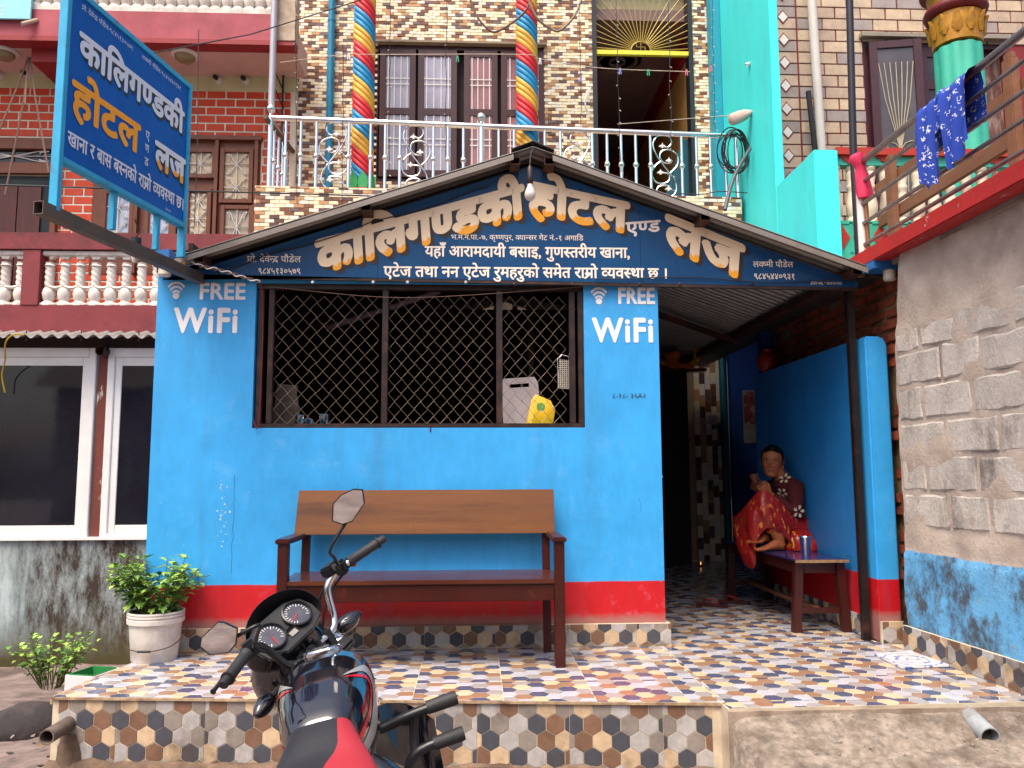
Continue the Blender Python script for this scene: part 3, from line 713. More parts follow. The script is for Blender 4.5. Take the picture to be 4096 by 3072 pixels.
# window group
m_maroon = mat('maroon window paint', '#3f1a1e', .42, 0, .15, 6, .06, 60, '#23100f', 4, .4)
m_pane = None
def glassmat(name, tint, rough=.05, mixv=.0):
    m, N, L, B = newmat(name); B.inputs['Base Color'].default_value = (*tint, 1); B.inputs['Roughness'].default_value = rough
    B.inputs['Specular IOR Level'].default_value = .4; B.inputs['Coat Weight'].default_value = .2; B.inputs['Coat Roughness'].default_value = .03
    pos = N.new('ShaderNodeNewGeometry').outputs['Position']
    b = N.new('ShaderNodeBump'); b.inputs['Strength'].default_value = .08; b.inputs['Distance'].default_value = .01
    L.new(tnoise(N, L, pos, 3, 2, .4, None, 0, 1), b.inputs['Height']); L.new(b.outputs[0], B.inputs['Normal']); L.new(b.outputs[0], B.inputs['Coat Normal'])
    L.new(mixc(N, L, tnoise(N, L, pos, 2.2, 4), tuple(c*.75 for c in tint), tuple(c*1.25 for c in tint)), B.inputs['Base Color'])
    return m
m_glass_c = glassmat('glass over pale curtain', (.32, .31, .40)); m_glass_r = glassmat('glass over rose curtain', (.30, .14, .15)); m_glass_d = glassmat('dark window glass', (.012, .012, .018))
m_whitebar = mat('white grille paint', '#d6d2cf', .5, 0, .08)
fy = HY+.05
hx = lambda px, py=400: AY(px, py, fy).x
win = MB(); x0, x1, z0, z1 = HW
win.box(x0, x1, fy-.02, fy+.08, z1-.055, z1); win.box(x0, x1, fy-.02, fy+.08, z0, z0+.06); win.box(x0, x0+.05, fy-.02, fy+.08, z0+.06, z1-.055); win.box(x1-.05, x1, fy-.02, fy+.08, z0+.06, z1-.055)
wf = win.build('window_frame', m_maroon, hotel)
sash = ((1520, 1663, 0, m_glass_c), (1673, 1828, 0, m_glass_c), (1856, 1990, -9, m_glass_r), (2004, 2178, 0, m_glass_r))
for a, b, ang, gm in sash:
    xa, xb2 = hx(a), hx(b); za, zb2 = z0+.075, z1-.07; zm = AY(1600, 452, fy).z; st = .075
    o = MB(); o.box(xa, xa+st, fy-.055, fy-.025, za, zb2); o.box(xb2-st, xb2, fy-.055, fy-.025, za, zb2)
    for q in ((za, za+.09), (zm-.045, zm+.045), (zb2-.09, zb2)): o.box(xa+st, xb2-st, fy-.054, fy-.026, q[0], q[1])
    so_ = o.build('sash', m_maroon, wf, bevel=.004)
    for q in ((za+.09, zm-.045), (zm+.045, zb2-.09)):
        g = MB(); g.box(xa+st, xb2-st, fy-.04, fy-.036, *q); g.build('pane', gm, wf)
        bars = MB(); n = 4
        for k in range(n): xx = xa+st+(xb2-xa-2*st)*(k+.35)/(n-.3); bars.box(xx-.006, xx+.006, fy-.022, fy-.012, q[0], q[1]); 
        m_ = (q[0]+q[1])/2
        for zz in (m_-.03, m_+.045): bars.box(xa+st, xb2-st, fy-.0125, fy-.006, zz-.006, zz+.006)
        fr = MB()
        for k in range(n): xx = xa+st+(xb2-xa-2*st)*(k+.35)/(n-.3); fr.box(xx-.006, xx+.006, fy-.049, fy-.041, q[0], q[1])
        for zz in (m_-.03, m_+.045): fr.box(xa+st, xb2-st, fy-.0525, fy-.0492, zz-.006, zz+.006)
        fr.build('window_bars', m_whitebar, wf)
mb = MB(); mb.box(x0-.02, x1+.03, HY-.05, HY, z1+.002, z1+.03); mb.build('window_hood', mat('cement hood', '#8e7c68', .9), hotel)
# balcony door frame with sun-ray fanlight
m_dframe = mat('black door frame', '#1b1c22', .4, 0, .2); m_gold2 = mat('gold painted bar', '#a8893a', .45, .3, .15); m_yel = mat('yellow transom', '#e3d23c', .5, 0, .1)
dfr = MB(); dx0, dx1 = HD[0], HD[1]; dfr.box(dx0, dx0+.055, HY-.02, HY+.15, HD[2], 7.4); dfr.box(dx1-.055, dx1, HY-.02, HY+.15, HD[2], 7.4); df = dfr.build('door_frame', m_dframe, hotel)
zt = AY(2560, 214, HY+.02).z; mb = MB(); mb.box(dx0+.055, dx1-.055, HY+.0, HY+.05, zt-.025, zt+.03); mb.build('transom', m_yel, df)
cx = AY(2563, 190, HY+.02).x; cz = zt+.03; ra = .125
mb = MB(); mb.tube(arc((cx, HY+.02, cz), ra, 0, 180, 16), .008, 6); mb.build('fanlight_hub', m_gold2, df)
mb = MB()
for pts in (((0, .0), (0, .11)), ((-.055, .055), (.055, .055)), ((0, .11), (.05, .11)), ((.055, .055), (.055, .012)), ((0, .004), (-.05, .004)), ((-.055, .055), (-.055, .1))):
    mb.tube([(cx+a*1.0, HY+.02, cz+b) for a, b in pts], .005, 5)
mb.build('fanlight_emblem', m_gold2, df)
for k in range(25):
    a = R(4+172*k/24); d = Vector((math.cos(a), 0, math.sin(a))); tmax = min((dx1-.055-cx)/d.x if d.x > 1e-3 else 9, (dx0+.055-cx)/d.x if d.x < -1e-3 else 9, (7.4-cz)/d.z)
    mb = MB(); mb.tube([Vector((cx, HY+.02, cz))+d*ra, Vector((cx, HY+.02, cz))+d*tmax], .0065, 5); mb.build('fanlight_ray', m_gold2, df)
mb = MB(); mb.box(dx1-.25, dx1-.06, HY+.35, HY+.36, 4.14, 5.25); 
pts = [(2.30, 4.14), (2.66, 5.30), (2.74, 5.30), (2.74, 4.14)]; mb = MB(); mb.prism(pts, 'y', HY+.3, HY+.33); mb.build('door_curtain', mat('teal door curtain', '#0f4f63', .8, 0, .2, 9, .3, 20), hotel)
mb = MB(); pp = spline([AY(2362, 350, HY-.03), AY(2340, 400, HY-.05), AY(2350, 440, HY-.05), AY(2368, 472, HY-.03)], 5); mb.tube(pp, .009, 6); mb.build('cable_loop', m_whitebar, hotel)
# balcony slab
by = lambda x: 3.60+.03*(x+2.3)
bl = MB(); x0, x1 = -2.37, 3.0
bl.add([(x0, by(x0), 3.5), (x1, by(x1), 3.5), (x1, HY, 3.5), (x0, HY, 3.5), (x0, by(x0), 4.135), (x1, by(x1), 4.12), (x1, HY, 4.12), (x0, HY, 4.135)], [(0, 1, 5, 4), (1, 2, 6, 5), (2, 3, 7, 6), (3, 0, 4, 7), (4, 5, 6, 7), (3, 2, 1, 0)])
bal = bl.build('balcony_slab', m_mort, hotel)
ud = Vector((x1-x0, by(x1)-by(x0), -.012)); uL = ud.length; ud.normalize()
chiclets(hotel, 'balcony_mosaic', [(0, uL, 3.55, 4.133)], (x0, by(x0), 0), ud, (0, 0, 1), (ud.y, -ud.x, 0), tw=.104, th=.043, seed=9)
chiclets(hotel, 'balcony_end_mosaic', [(0, HY-by(x0), 3.55, 4.133)], (x0, HY, 0), (0, -1, 0), (0, 0, 1), (-1, 0, 0), tw=.104, th=.043, seed=8)
# twisted columns
m_tw = [mat('column red', '#c8202c', .5, 0, .1, 8, .15, 40), mat('column gold', '#d9a53a', .5, 0, .12, 8, .15, 40), mat('column blue', '#1b86b8', .5, 0, .12, 8, .15, 40)]
m_leafg = mat('column green', '#3ca05c', .5, 0, .15); 
for px, lb in ((1448, 'left'), (2110, 'right')):
    q = AY(px, 745, 3.9); Rr = .128; nseg = 72; zs = [4.25+.04*k for k in range(72)]
    mb = MB(); rings = []
    for z in zs:
        tw = -2*PI*(z-4.25)/.62
        rings.append([Vector((q.x+math.cos(a)*r_, q.y+math.sin(a)*r_, z)) for a, r_ in [(2*PI*k/nseg+tw, Rr*(.90+.10*abs(math.sin(4.5*2*PI*k/nseg))**.6)) for k in range(nseg)]])
    mb.loft(rings, True)
    mb.m = [((k % nseg)*3//nseg) if k < (len(zs)-1)*nseg else 0 for k in range(len(mb.f))]
    colm = mb.build('twisted_column', m_tw, hotel, smooth=50)
    b = MB(); b.lathe([(.155, 0), (.165, .02), (.165, .045), (.14, .06)], (q.x, q.y, 4.13), (0, 0, 1), 24); b.build('base_ring', m_tw[0], colm, smooth=40)
    for k in range(8):
        a = 2*PI*k/8+.2; lf = MB(); d = Vector((math.cos(a), math.sin(a), 0)); s_ = Vector((-d.y, d.x, 0)); P = Vector((q.x, q.y, 4.185))
        prof = [(-.05, 0), (-.058, .06), (-.04, .13), (0, .19), (.04, .13), (.058, .06), (.05, 0)]
        vs = [P+d*(.145+.012*(1-abs(u)/.06))+s_*u+Vector((0, 0, v)) for u, v in prof]+[P+d*.11+s_*u*.9+Vector((0, 0, v*.95)) for u, v in prof]
        n = len(prof); lf.add(vs, [tuple(range(n))]+[(i, i+1, n+i+1, n+i) for i in range(n-1)]); lf.build('base_leaf', m_leafg, colm, smooth=50)
    for k in range(8):
        a = 2*PI*k/8; lf = MB(); d = Vector((math.cos(a), math.sin(a), 0)); s_ = Vector((-d.y, d.x, 0)); P = Vector((q.x, q.y, 6.86))
        pr = [(.13, 0, .05), (.15, .08, .06), (.19, .15, .055), (.25, .19, .04), (.27, .16, .02)]
        lf.loft([[P+d*r_+s_*w_+Vector((0, 0, z)), P+d*(r_+.012)+Vector((0, 0, z)), P+d*r_-s_*w_+Vector((0, 0, z)), P+d*(r_-.015)+Vector((0, 0, z))] for r_, z, w_ in pr]); lf.build('capital_leaf', m_tw[1] if k % 2 else m_leafg, colm, smooth=50)
    b = MB(); b.lathe([(.12, 0), (.15, .05), (.24, .2), (.26, .3)], (q.x, q.y, 6.95), (0, 0, 1), 20); b.build('capital', m_tw[2], colm, smooth=40)

# ------------------------------------------------------------------ balcony railing
rail = E('balcony_railing', 'shiny steel balcony railing with scroll panels along the mosaic-tiled house', 'railing', (-2.2, by(-2.2), 4.13))
yr = lambda x: by(x)+.06
RT = lambda x: 4.925-.012*(x+2.25)
RF = lambda x: 4.128-.003*(x+2.2)
xa = AY(1083, 480, 3.67).x; xe = 2.985
mb = MB(); mb.tube([(xa, yr(xa), RT(xa)), (xe, yr(xe), RT(xe))], .032, 14); mb.build('top_rail', m_chrome, rail, smooth=40)
mb = MB(); mb.tube([(xa, yr(xa), RT(xa)), (xa, HY, RT(xa))], .026, 12); mb.build('side_rail', m_chrome, rail, smooth=40)
for px in (1083, 1925, 2978):
    x = AY(px, 600, 3.7).x; x = min(x, xe); mb = MB(); mb.tube([(x, yr(x), RF(x)), (x, yr(x), RT(x)+.02)], .03, 12); mb.lathe([(.055, 0), (.045, .015), (.03, .02)], (x, yr(x), RF(x)), (0, 0, 1), 12)
    p_ = mb.build('post', m_chrome, rail, smooth=40)
    if px < 2900: b = MB(); b.lathe([(.035, .0), (.02, .02), (.02, .035), (.04, .05), (.052, .085), (.04, .12), (.015, .135)], (x, yr(x), RT(x)+.02), (0, 0, 1), 14); b.build('finial', m_chrome, p_, smooth=60)
def baluster_mesh(h):
    mb = MB(); zb_ = h*.47
    mb.lathe([(.019, 0), (.019, zb_-.03), (.03, zb_-.02), (.034, zb_), (.03, zb_+.02), (.017, zb_+.03), (.017, h-.03)], (0, 0, 0), (0, 0, 1), 10); return mb.mesh('baluster', m_chrome, smooth=45)
bme = baluster_mesh(.80)
for px in (1144, 1204, 1266, 1395, 1482, 1540, 1599, 1733, 1791, 1853, 1995, 2057, 2181, 2244, 2373, 2433, 2490, 2549, 2609, 2736, 2796, 2853, 2915):
    x = AY(px, 620, 3.7).x; piece(bme, 'baluster', (x, yr(x), RF(x)), rail)
for k in range(4): piece(bme, 'baluster', (xa, 3.85+.2*k, RF(xa)), rail)
SA = [(690, 1075), (640, 1085), (612, 1050), (625, 1005), (670, 985), (725, 1000), (757, 1050), (750, 1110), (715, 1185), (650, 1275), (600, 1345), (580, 1400), (590, 1455), (630, 1495)]
SB = [(625, 1215), (675, 1212), (706, 1170), (692, 1122), (640, 1105), (585, 1130), (560, 1185), (575, 1240), (625, 1295)]
SC = [(700, 1200), (745, 1240), (772, 1290), (762, 1345), (720, 1380), (660, 1375), (633, 1340), (645, 1300), (700, 1295)]
SD = [(700, 1497), (735, 1465), (730, 1418), (690, 1397), (640, 1402), (628, 1432)]
for px, mir in ((1335, 1), (1664, -1), (2313, 1), (2668, -1)):
    c = AY(px, 620, 3.7); x = c.x; S = (RT(x)-RF(x))/525.0
    W = lambda p: Vector((x+(p[0]-665)*S*mir, yr(x), RT(x)-(p[1]-980)*S-.01))
    mb = MB()
    for path in (SA, SB, SC, SD): mb.tube(spline([W(p) for p in path], 4), .0085, 6)
    sc = stuff(mb.build('scroll_panel', m_chrome, rail, smooth=50))
    for (a, b) in ((685, 1078), (635, 1195), (705, 1293), (645, 1425)):
        P = W((a, b)); lf = MB()
        pl = [(0, -.03), (.018, -.012), (.045, -.01), (.026, .012), (.012, .012), (0, .042), (-.012, .012), (-.026, .012), (-.045, -.01), (-.018, -.012)]
        lf.prism([(P.x+u, P.z+v) for u, v in pl], 'y', P.y-.012, P.y+.004); lf.build('scroll_leaf', m_whitebar, sc, bevel=.003)

# ------------------------------------------------------------------ pipes on the hotel
m_teal = mat('teal pipe paint', '#0f7fa6', .45, 0, .1, 5, .08, 50, '#0b4f6b', 6, .4)
mb = MB(); x = AY(1320, 380, HY-.06).x; mb.tube([(x, HY-.06, 4.14), (x, HY-.06, 7.6)], .042, 14); 
for z in (4.9, 6.6): mb.tube([(x, HY-.06, z), (x, HY-.06, z+.03)], .047, 14)
tag(mb.build('drain_pipe', m_teal, smooth=40), 'teal blue drainpipe running down the mosaic wall beside the left twisted column', 'pipe')
mb = MB(); x = AY(1083, 250, 3.64).x; mb.tube([(x, 3.72, 5.06), (x, 3.72, 7.8)], .037, 14)
tag(mb.build('support_pole', mat('pale grey pole', '#a9a6ae', .4, .3, .08), smooth=40), 'pale grey vertical pole rising above the left corner of the steel railing', 'pole')
# black grille leaning between the houses
g = E('side_grille', 'black barred steel frame hanging beside the left edge of the mosaic wall', 'grille', (-2.3, 4.2, 5.2))
for y_ in (4.0, 4.5):
    mb = MB(); mb.bar((-2.33, y_, 4.75), (-2.33, y_, 6.05-.25*(y_-4)), .022, .022); mb.build('upright', m_dframe, g)
for k in range(6):
    mb = MB(); z = 4.85+.2*k; mb.bar((-2.33, 3.9, z+.05), (-2.33, 4.62, z), .012, .012); mb.build('rung', m_dframe, g)
mb = MB(); mb.tube([AY(1060, 465, 3.5), AY(1085, 500, 3.75), AY(1172, 605, 4.55)], .028, 10)
tag(mb.build('bamboo_pole', mat('weathered bamboo', '#6b5444', .8, 0, .25, 20, .2, 60), smooth=40), 'weathered bamboo pole poked through the left end of the steel railing', 'pole')
# ------------------------------------------------------------------ red house at the left
RY, RB = 3.8, 4.55
m_rose = mat('faded rose plaster', '#a8505a', .75, 0, .14, 2.5, .15, 40, '#7a3038', 2, .45)
m_oxide = mat('stained oxide red plaster', '#7c2f34', .75, 0, .15, 2.5, .2, 40, '#3d1a1a', 1.8, .65, .5, .68)
m_brickr = mat('orange red painted brick', '#cf4520', .6, 0, .12, 6, .12, 60, rand=.14)
m_jointw = mat('white painted joint', '#e6d8c4', .8)
m_lintbr = mat('brown window timber', '#6e3a22', .5, 0, .18, 8, .1, 60)
red = E('red_house', 'red and orange painted house with white balustrade at the left edge', 'building', (-3.2, RB, 0))
X0, X1 = -7.2, -2.24
zf = lambda py, Y=RY: AY(300, py, Y).z
def rbox(name, a, y0, y1, pa, pb, m, Yref=RY, x0=X0, x1=X1):
    mb = MB(); mb.box(x0, x1, y0, y1, zf(pb, Yref), zf(pa, Yref)); return mb.build(name, m, red)
rbox('upper_fascia', 0, RY, RY+.12, 40, 148, m_rose, x1=-2.05)
rbox('fascia_drip', 0, RY-.02, RY+.16, 149, 168, mat('deep red trim', '#8f2226', .6), x1=-2.04)
mb = MB(); zc = zf(168)+.005; mb.box(X0, -2.06, RY+.16, RB, zc, zc+.3); mb.build('soffit', mat('pinkish ceiling', '#c9a49c', .8, 0, .1), red)
q0, q1 = AZ(190, 168, zc), AZ(300, 300, zc); mb = MB(); xb0 = AY(180, 168, RY+.2).x
mb.box(xb0-.12, xb0+.16, RY+.16, RB, zc-.16, zc-.001); mb.build('ceiling_beam', MATS['deep red trim'], red)
zb1 = AY(300, 352, RB).z; mb = MB(); mb.box(X0, X1+.06, RB, RB+.2, zb1, zc); mb.build('wall_band', mat('pale green plaster', '#c6c69c', .8, 0, .1), red)
mb = MB(); mb.box(X0, X1+.06, RB+.012, RB+.2, 2.6, zb1); mb.build('wall', m_jointw, red)
# painted bricks
WIN = [AY(770, 570, RB).x, AY(1045, 570, RB).x]; DOOR = AY(250, 550, RB).x; ztop_w = AY(800, 565, RB).z; ztop_d = AY(150, 552, RB).z; WIN0 = AY(375, 700, RB).x
zsill = AY(800, 1000, RB).z
holes = [(AY(375, 700, RB).x, AY(1045, 700, RB).x, zsill-.3, ztop_w), (X0, DOOR, 2.4, ztop_d)]
bw, bh = .232, .103; rg = random.Random(4); z = zb1-bh; row = 0; bm_ = {}
while z > 2.75:
    x = X0+(row % 2)*bw*.5
    while x < X1-.02:
        a, b = x+.009, min(x+bw, X1)-.009
        for h in holes:
            if h[2] < z+bh/2 < h[3]:
                if a < h[0] < b: b = h[0]-.003
                elif a < h[1] < b: a = h[1]+.003
                elif a >= h[0] and b <= h[1]: b = a
        if b-a > .03:
            k = round(b-a, 4)
            if k not in bm_:
                mb = MB(); mb.box(-k/2, k/2, -.006, 0, .009, bh-.009); bm_[k] = mb.mesh('brick', m_brickr, bevel=.003)
            piece(bm_[k], 'brick', ((a+b)/2, RB+.0135, z), red)
        x += bw
    z -= bh; row += 1
# window with scrolled white grilles
m_lace = mat('pale flowered curtain', '#c9b89c', .8, 0, .25, 5, .1, 30, '#8a3a30', 9, .8, .6, .66)
def scroll_grille(parent, x0, x1, z0, z1, y):
    mb = MB(); cx, cz = (x0+x1)/2, (z0+z1)/2; w, h = (x1-x0)/2, (z1-z0)/2
    T = lambda pts, r=.006: mb.tube([(cx+a*w, y, cz+b*h) for a, b in pts], r, 5)
    n = max(1, round(h/w/1.1))
    for k in range(n):
        c = -1+(2*k+1)/n; s = 1/n
        for sx in (-1, 1):
            for sz in (-1, 1):
                pts = [(0, c)]+[(sx*(.18+.62*t), c+sz*s*(.1+.75*math.sin(t*1.9))) for t in (.2, .45, .7, .9, 1)]+[(sx*.6, c+sz*s*.62), (sx*.62, c+sz*s*.5)]
                T([tuple(p[:2]) for p in [(q.x, q.z) for q in spline([Vector((a, 0, b)) for a, b in pts], 3)]])
                T([(0, c), (sx*.9, c+sz*s*.2*0), (sx*.95, c)]) if sz > 0 else None
        T([(0, c-s), (0, c+s)]); T([(-1, c), (1, c)])
    return mb.build('scroll_grille', m_whitebar, parent, norm=False)
def casement(px0, px1, py0, py1, gm, tilt=0, grille=True, inset=.02):
    a, b = AY(px0, py0, RB-.02), AY(px1, py1, RB-.02); x0, x1, z0, z1 = a.x, b.x, b.z, a.z
    mb = MB(); t = .05
    mb.box(x0, x0+t, RB-.05, RB+.0, z0, z1); mb.box(x1-t, x1, RB-.05, RB, z0, z1); mb.box(x0+t, x1-t, RB-.049, RB-.001, z0, z0+t); mb.box(x0+t, x1-t, RB-.049, RB-.001, z1-t, z1)
    f = mb.build('window', m_lintbr, red, bevel=.004)
    g = MB(); g.box(x0+t, x1-t, RB-.012, RB-.008, z0+t, z1-t); g.build('pane', gm, f)
    if grille: scroll_grille(f, x0+t, x1-t, z0+t, z1-t, RB-.03)
mb = MB(); mb.box(WIN0, WIN[1], RB+.001, RB+.2, zsill-.3, ztop_w-.002); mb.build('window_recess', m_lintbr, red)
m_curt = glassmat('glass over lace curtain', (.42, .36, .28)); m_sheer = glassmat('glass over sheer curtain', (.45, .5, .62))
for args in ((745, 865, 595, 715, m_lace), (745, 840, 755, 1000, m_lace), (885, 1010, 595, 815, m_lace), (885, 1010, 822, 1000, m_curt), (415, 530, 760, 1000, m_sheer), (585, 690, 790, 1000, m_sheer)): casement(*args)
for px in (872, 1030, 560, 715):
    a = AY(px, 570, RB-.02); mb = MB(); mb.box(a.x-.02, a.x+.02, RB-.06, RB, zsill-.3, ztop_w); mb.build('mullion', m_lintbr, red)
mb = MB(); mb.box(AY(735, 560, RB).x, WIN[1]+.02, RB-.07, RB, ztop_w, ztop_w+.05); mb.build('window_head', m_lintbr, red)
# dark doorway with fanlight
mb = MB(); mb.box(X0, DOOR-.05, RB-.008, RB+.010, 2.4, AY(150, 690, RB).z-.05); mb.build('dark_door_panel', mat('painted doorway shade', '#101c24', .7), red)  # dark panel before the wall, its colour stands for the unlit doorway
mb = MB(); z = AY(150, 560, RB).z; mb.box(X0, DOOR, RB-.06, RB+.02, z-.13, z); zz = AY(150, 650, RB).z; mb.box(X0, DOOR, RB-.055, RB+.02, zz-.15, zz-.02); mb.box(DOOR-.06, DOOR, RB-.057, RB+.02, 2.6, zz-.15); mb.build('door_head', m_lintbr, red)
scroll_grille(red, X0+1.2, DOOR-.03, zz-.01, z-.135, RB-.02)
mb = MB(); mb.box(X0, DOOR, RB+.0, RB+.0115, zz-.02, z-.13); mb.build('fanlight_backing', m_glass_d, red)
for k in range(2):
    a = AY(30+95*k, 800, RB+.03).x; mb = MB(); mb.box(a-.12, a+.14, RB-.03, RB-.009, 2.5, zz-.3); mb.build('door_leaf', mat('dark red door', '#4a1512', .5, 0, .3, 14, .1, 40, stretch=(1, 1, .1)), red)
# ceiling lamps
for px, py in ((18, 205), (740, 215)):
    q = AZ(px, py, zc); b_ = E('ceiling_lamp', '', '', (q.x, q.y, zc)); mb = MB(); mb.lathe([(.15, 0), (.15, .02), (.12, .035)], (q.x, q.y, zc), (0, 0, -1), 24); mb.build('lamp_base', m_whitebar, b_, smooth=40)
    tag(b_, 'round flush ceiling lamp under the rose slab, '+('cut by the left picture edge' if px < 100 else 'right of the hanging board'), 'lamp', 'flush ceiling lamps')
    d = MB(); d.lathe([(.115, .03), (.11, .06), (.08, .09), (.03, .105), (.001, .108)], (q.x, q.y, zc), (0, 0, -1), 24); d.build('lamp_shade', mat('smoked lamp glass', '#8a7a58', .25), b_, smooth=60)
# lamp holders on the pale band
for px, py, t in ((0, 305, 'at the left picture edge'), (112, 302, 'among the hanging cables'), (875, 322, 'left of a matching one'), (985, 325, 'right of a matching one')):
    q = AY(px, py, RB); mb = MB(); mb.lathe([(.045, 0), (.045, .02), (.03, .03)], q, (0, -1, 0), 14, 0); mb.lathe([(.026, .03), (.026, .075), (.018, .08)], q+Vector((-.01, 0, .01)), (-.3, -1, .1), 12, 1)
    tag(mb.build('lamp_holder', [m_whitebar, m_black], None, smooth=40), 'small bulb holder on the pale green band, '+t, 'lamp holder', 'bulb holders on the pale green band')
# balustrade of the lower balcony
m_balw = mat('chalky white balustrade paint', '#d8cfc6', .8, 0, .1, 8, .25, 50, '#8a7f72', 6, .5)
rbox('balcony_coping', 0, RY-.04, RY+.16, 935, 1000, m_oxide)
zt_, zb_ = zf(1003), zf(1222)
rbox('balcony_beam', 0, RY-.02, RY+.16, 1222, 1345, m_oxide)
mb = MB(); px_ = AY(128, 1100, RY); mb.box(px_.x-.09, px_.x+.09, RY-.03, RY+.15, zb_+.001, zt_-.001); mb.build('balcony_pier', m_oxide, red)
H = zt_-zb_; sp = AY(262, 1100, RY).x-AY(200, 1100, RY).x
bal_prof = [(.085, 0), (.085, .03), (.055, .05), (.075, .08), (.085, .13), (.07, .17), (.05, .19), (.062, .21)]
mb = MB(); k_ = H/.56
mb.lathe([(r_*.82, z*k_) for r_, z in bal_prof], (0, 0, 0), (0, 0, 1), 16)
rings = []
for i in range(15):
    z = (.21+.2*i/14)*k_; rings.append([Vector((math.cos(a)*r_, math.sin(a)*r_, z)) for a, r_ in [(2*PI*j/18, .046*(1+.13*math.sin(3*2*PI*j/18+i*1.6))) for j in range(18)]])
mb.loft(rings); mb.lathe([(.06, .41*k_), (.045, .43*k_), (.05, .445*k_)], (0, 0, 0), (0, 0, 1), 16)
bmesh_ = mb.mesh('baluster', m_balw, smooth=50)
xs2 = [AY(190, 1100, RY).x+sp*k for k in range(9)]+[AY(75, 1100, RY).x-sp*k for k in range(4)]
for x in xs2: piece(bmesh_, 'baluster', (x, RY+.05, zb_), red)
def arcade(x0, x1):
    mb = MB(); n = int((x1-x0)/sp+.5)
    mb.box(x0, x1, RY+.0, RY+.10, zt_-.05, zt_-.002); mb.box(x0, x1, RY-.01, RY+.11, zb_+.001, zb_+.03)
    return mb.build('balustrade_rail', m_balw, red, bevel=.006)
arcade(AY(165, 1100, RY).x, X1); arcade(X0, AY(92, 1100, RY).x)
for x in xs2:                                               # arches between balusters
    if x+sp > X1+.02: continue
    mb = MB(); c = x+sp/2; r_ = sp/2-.035; zc_ = zt_-.05-.012-r_*.55
    out = [(c-sp/2+.001, zt_-.051), (c+sp/2-.001, zt_-.051)]; pts = [(c+r_*math.cos(a), zc_+r_*.8*math.sin(a)) for a in [PI*k/8 for k in range(9)]]
    poly = [(c-sp/2+.001, zc_), (c-sp/2+.001, zt_-.051), (c+sp/2-.001, zt_-.051), (c+sp/2-.001, zc_)]
    vs_o = [(c+sp/2-.001, zc_)]+[(c+sp/2-.001-(sp-.002)*k/6, zt_-.051) for k in range(7)]+[(c-sp/2+.001, zc_)]
    n = 9
    mb.add([(u, RY+.02, v) for u, v in pts]+[(u, RY+.02, v) for u, v in vs_o]+[(u, RY+.08, v) for u, v in pts]+[(u, RY+.08, v) for u, v in vs_o],
           [(i, i+1, n+i+1, n+i) for i in range(8)]+[(2*n+i, 3*n+i, 3*n+i+1, 2*n+i+1) for i in range(8)]+[(i, 2*n+i, 2*n+i+1, i+1) for i in range(8)])
    mb.build('balustrade_arch', m_balw, red)
    mb = MB(); mb.tube(sag((x, RY+.02, zb_+.2*k_), (x+sp, RY+.02, zb_+.2*k_), .02, 6), .02, 6); mb.build('balustrade_swag', m_balw, red, smooth=60)
# upper balustrade just in view
zt2 = zf(40); mb = MB(); mb.box(X0, X1, RY+.0, RY+.14, zt2+.001, zt2+.05); mb.build('upper_rail', m_balw, red)
for k in range(34):
    x = -2.2-k*.125; piece(bmesh_, 'baluster', (x, RY+.07, zt2+.05), red)
mb = MB(); a = AY(1130, 80, RY); mb.box(a.x-.07, -2.03, RY-.03, RY+.15, zf(150), zf(-60)); mb.build('corner_pier', mat('weathered plaster pier', '#b09c88', .9, 0, .3, 8, .5, 30), red)
# small light-blue sign plate
mb = MB(); a, b = AY(-120, -70, RY-.06), AY(120, 75, RY-.06); mb.box(a.x, b.x, RY-.06, RY-.03, b.z, a.z); sp_ = mb.build('sign_plate', mat('pale blue sign plate', '#8fd6e4', .5), None)
tag(sp_, 'pale blue sign plate with faint white lettering in the top left corner', 'sign')
for k in range(3):
    letter('lettering', 'होटल तथा लज', sp_, (a.x+.02, RY-.06, b.z+.03+.05*k), (1, 0, 0), (0, 0, 1), .022, m_white, .01, width=.36, lift=.002)
mb = MB(); q = AY(150, 80, RY); mb.tube([q, q+Vector((-.1, -.12, -.12))], .022, 12); mb.build('spout', MATS['weathered plaster pier'], red)
# corrugated awning, aluminium windows, stained plinth
mb = MB(); zaw = zf(1362); prof = [(X0+.018*k, .022*math.sin(2*PI*k*.018/.14)) for k in range(int((X1-X0)/.018))]
n = len(prof); vs = [(x, y, z+h+t) for t in (0, .005) for y, z in ((RY-.32, zaw-.01), (RY-.02, zaw+.08)) for x, h in prof]
mb.add(vs, [(i, i+1, n+i+1, n+i) for i in range(n-1)]+[(2*n+i, 3*n+i, 3*n+i+1, 2*n+i+1) for i in range(n-1)]+[(i, 2*n+i, 2*n+i+1, i+1) for i in range(n-1)])
aw = mb.build('awning_sheet', mat('grey asbestos sheet', '#85807c', .8, 0, .15, 5, .2), red, smooth=60)
for px in (105, 325, 555):
    q = AY(px, 1345, RY-.28); mb = MB(); mb.tube([q+Vector((0, 0, -.05)), q+Vector((0, 0, .06))], .006, 6); mb.build('awning_bolt', m_rust, aw)
rbox('dark_board', 0, RY+.02, RY+.1, 1346, 1390, mat('dark timber board', '#2a1512', .7))  # dark brown strip between the awning and the window heads
m_alu = mat('white aluminium frame', '#e4e1de', .35, .1, .06, 6, .03)
z1, z0 = zf(1391), zf(2160)
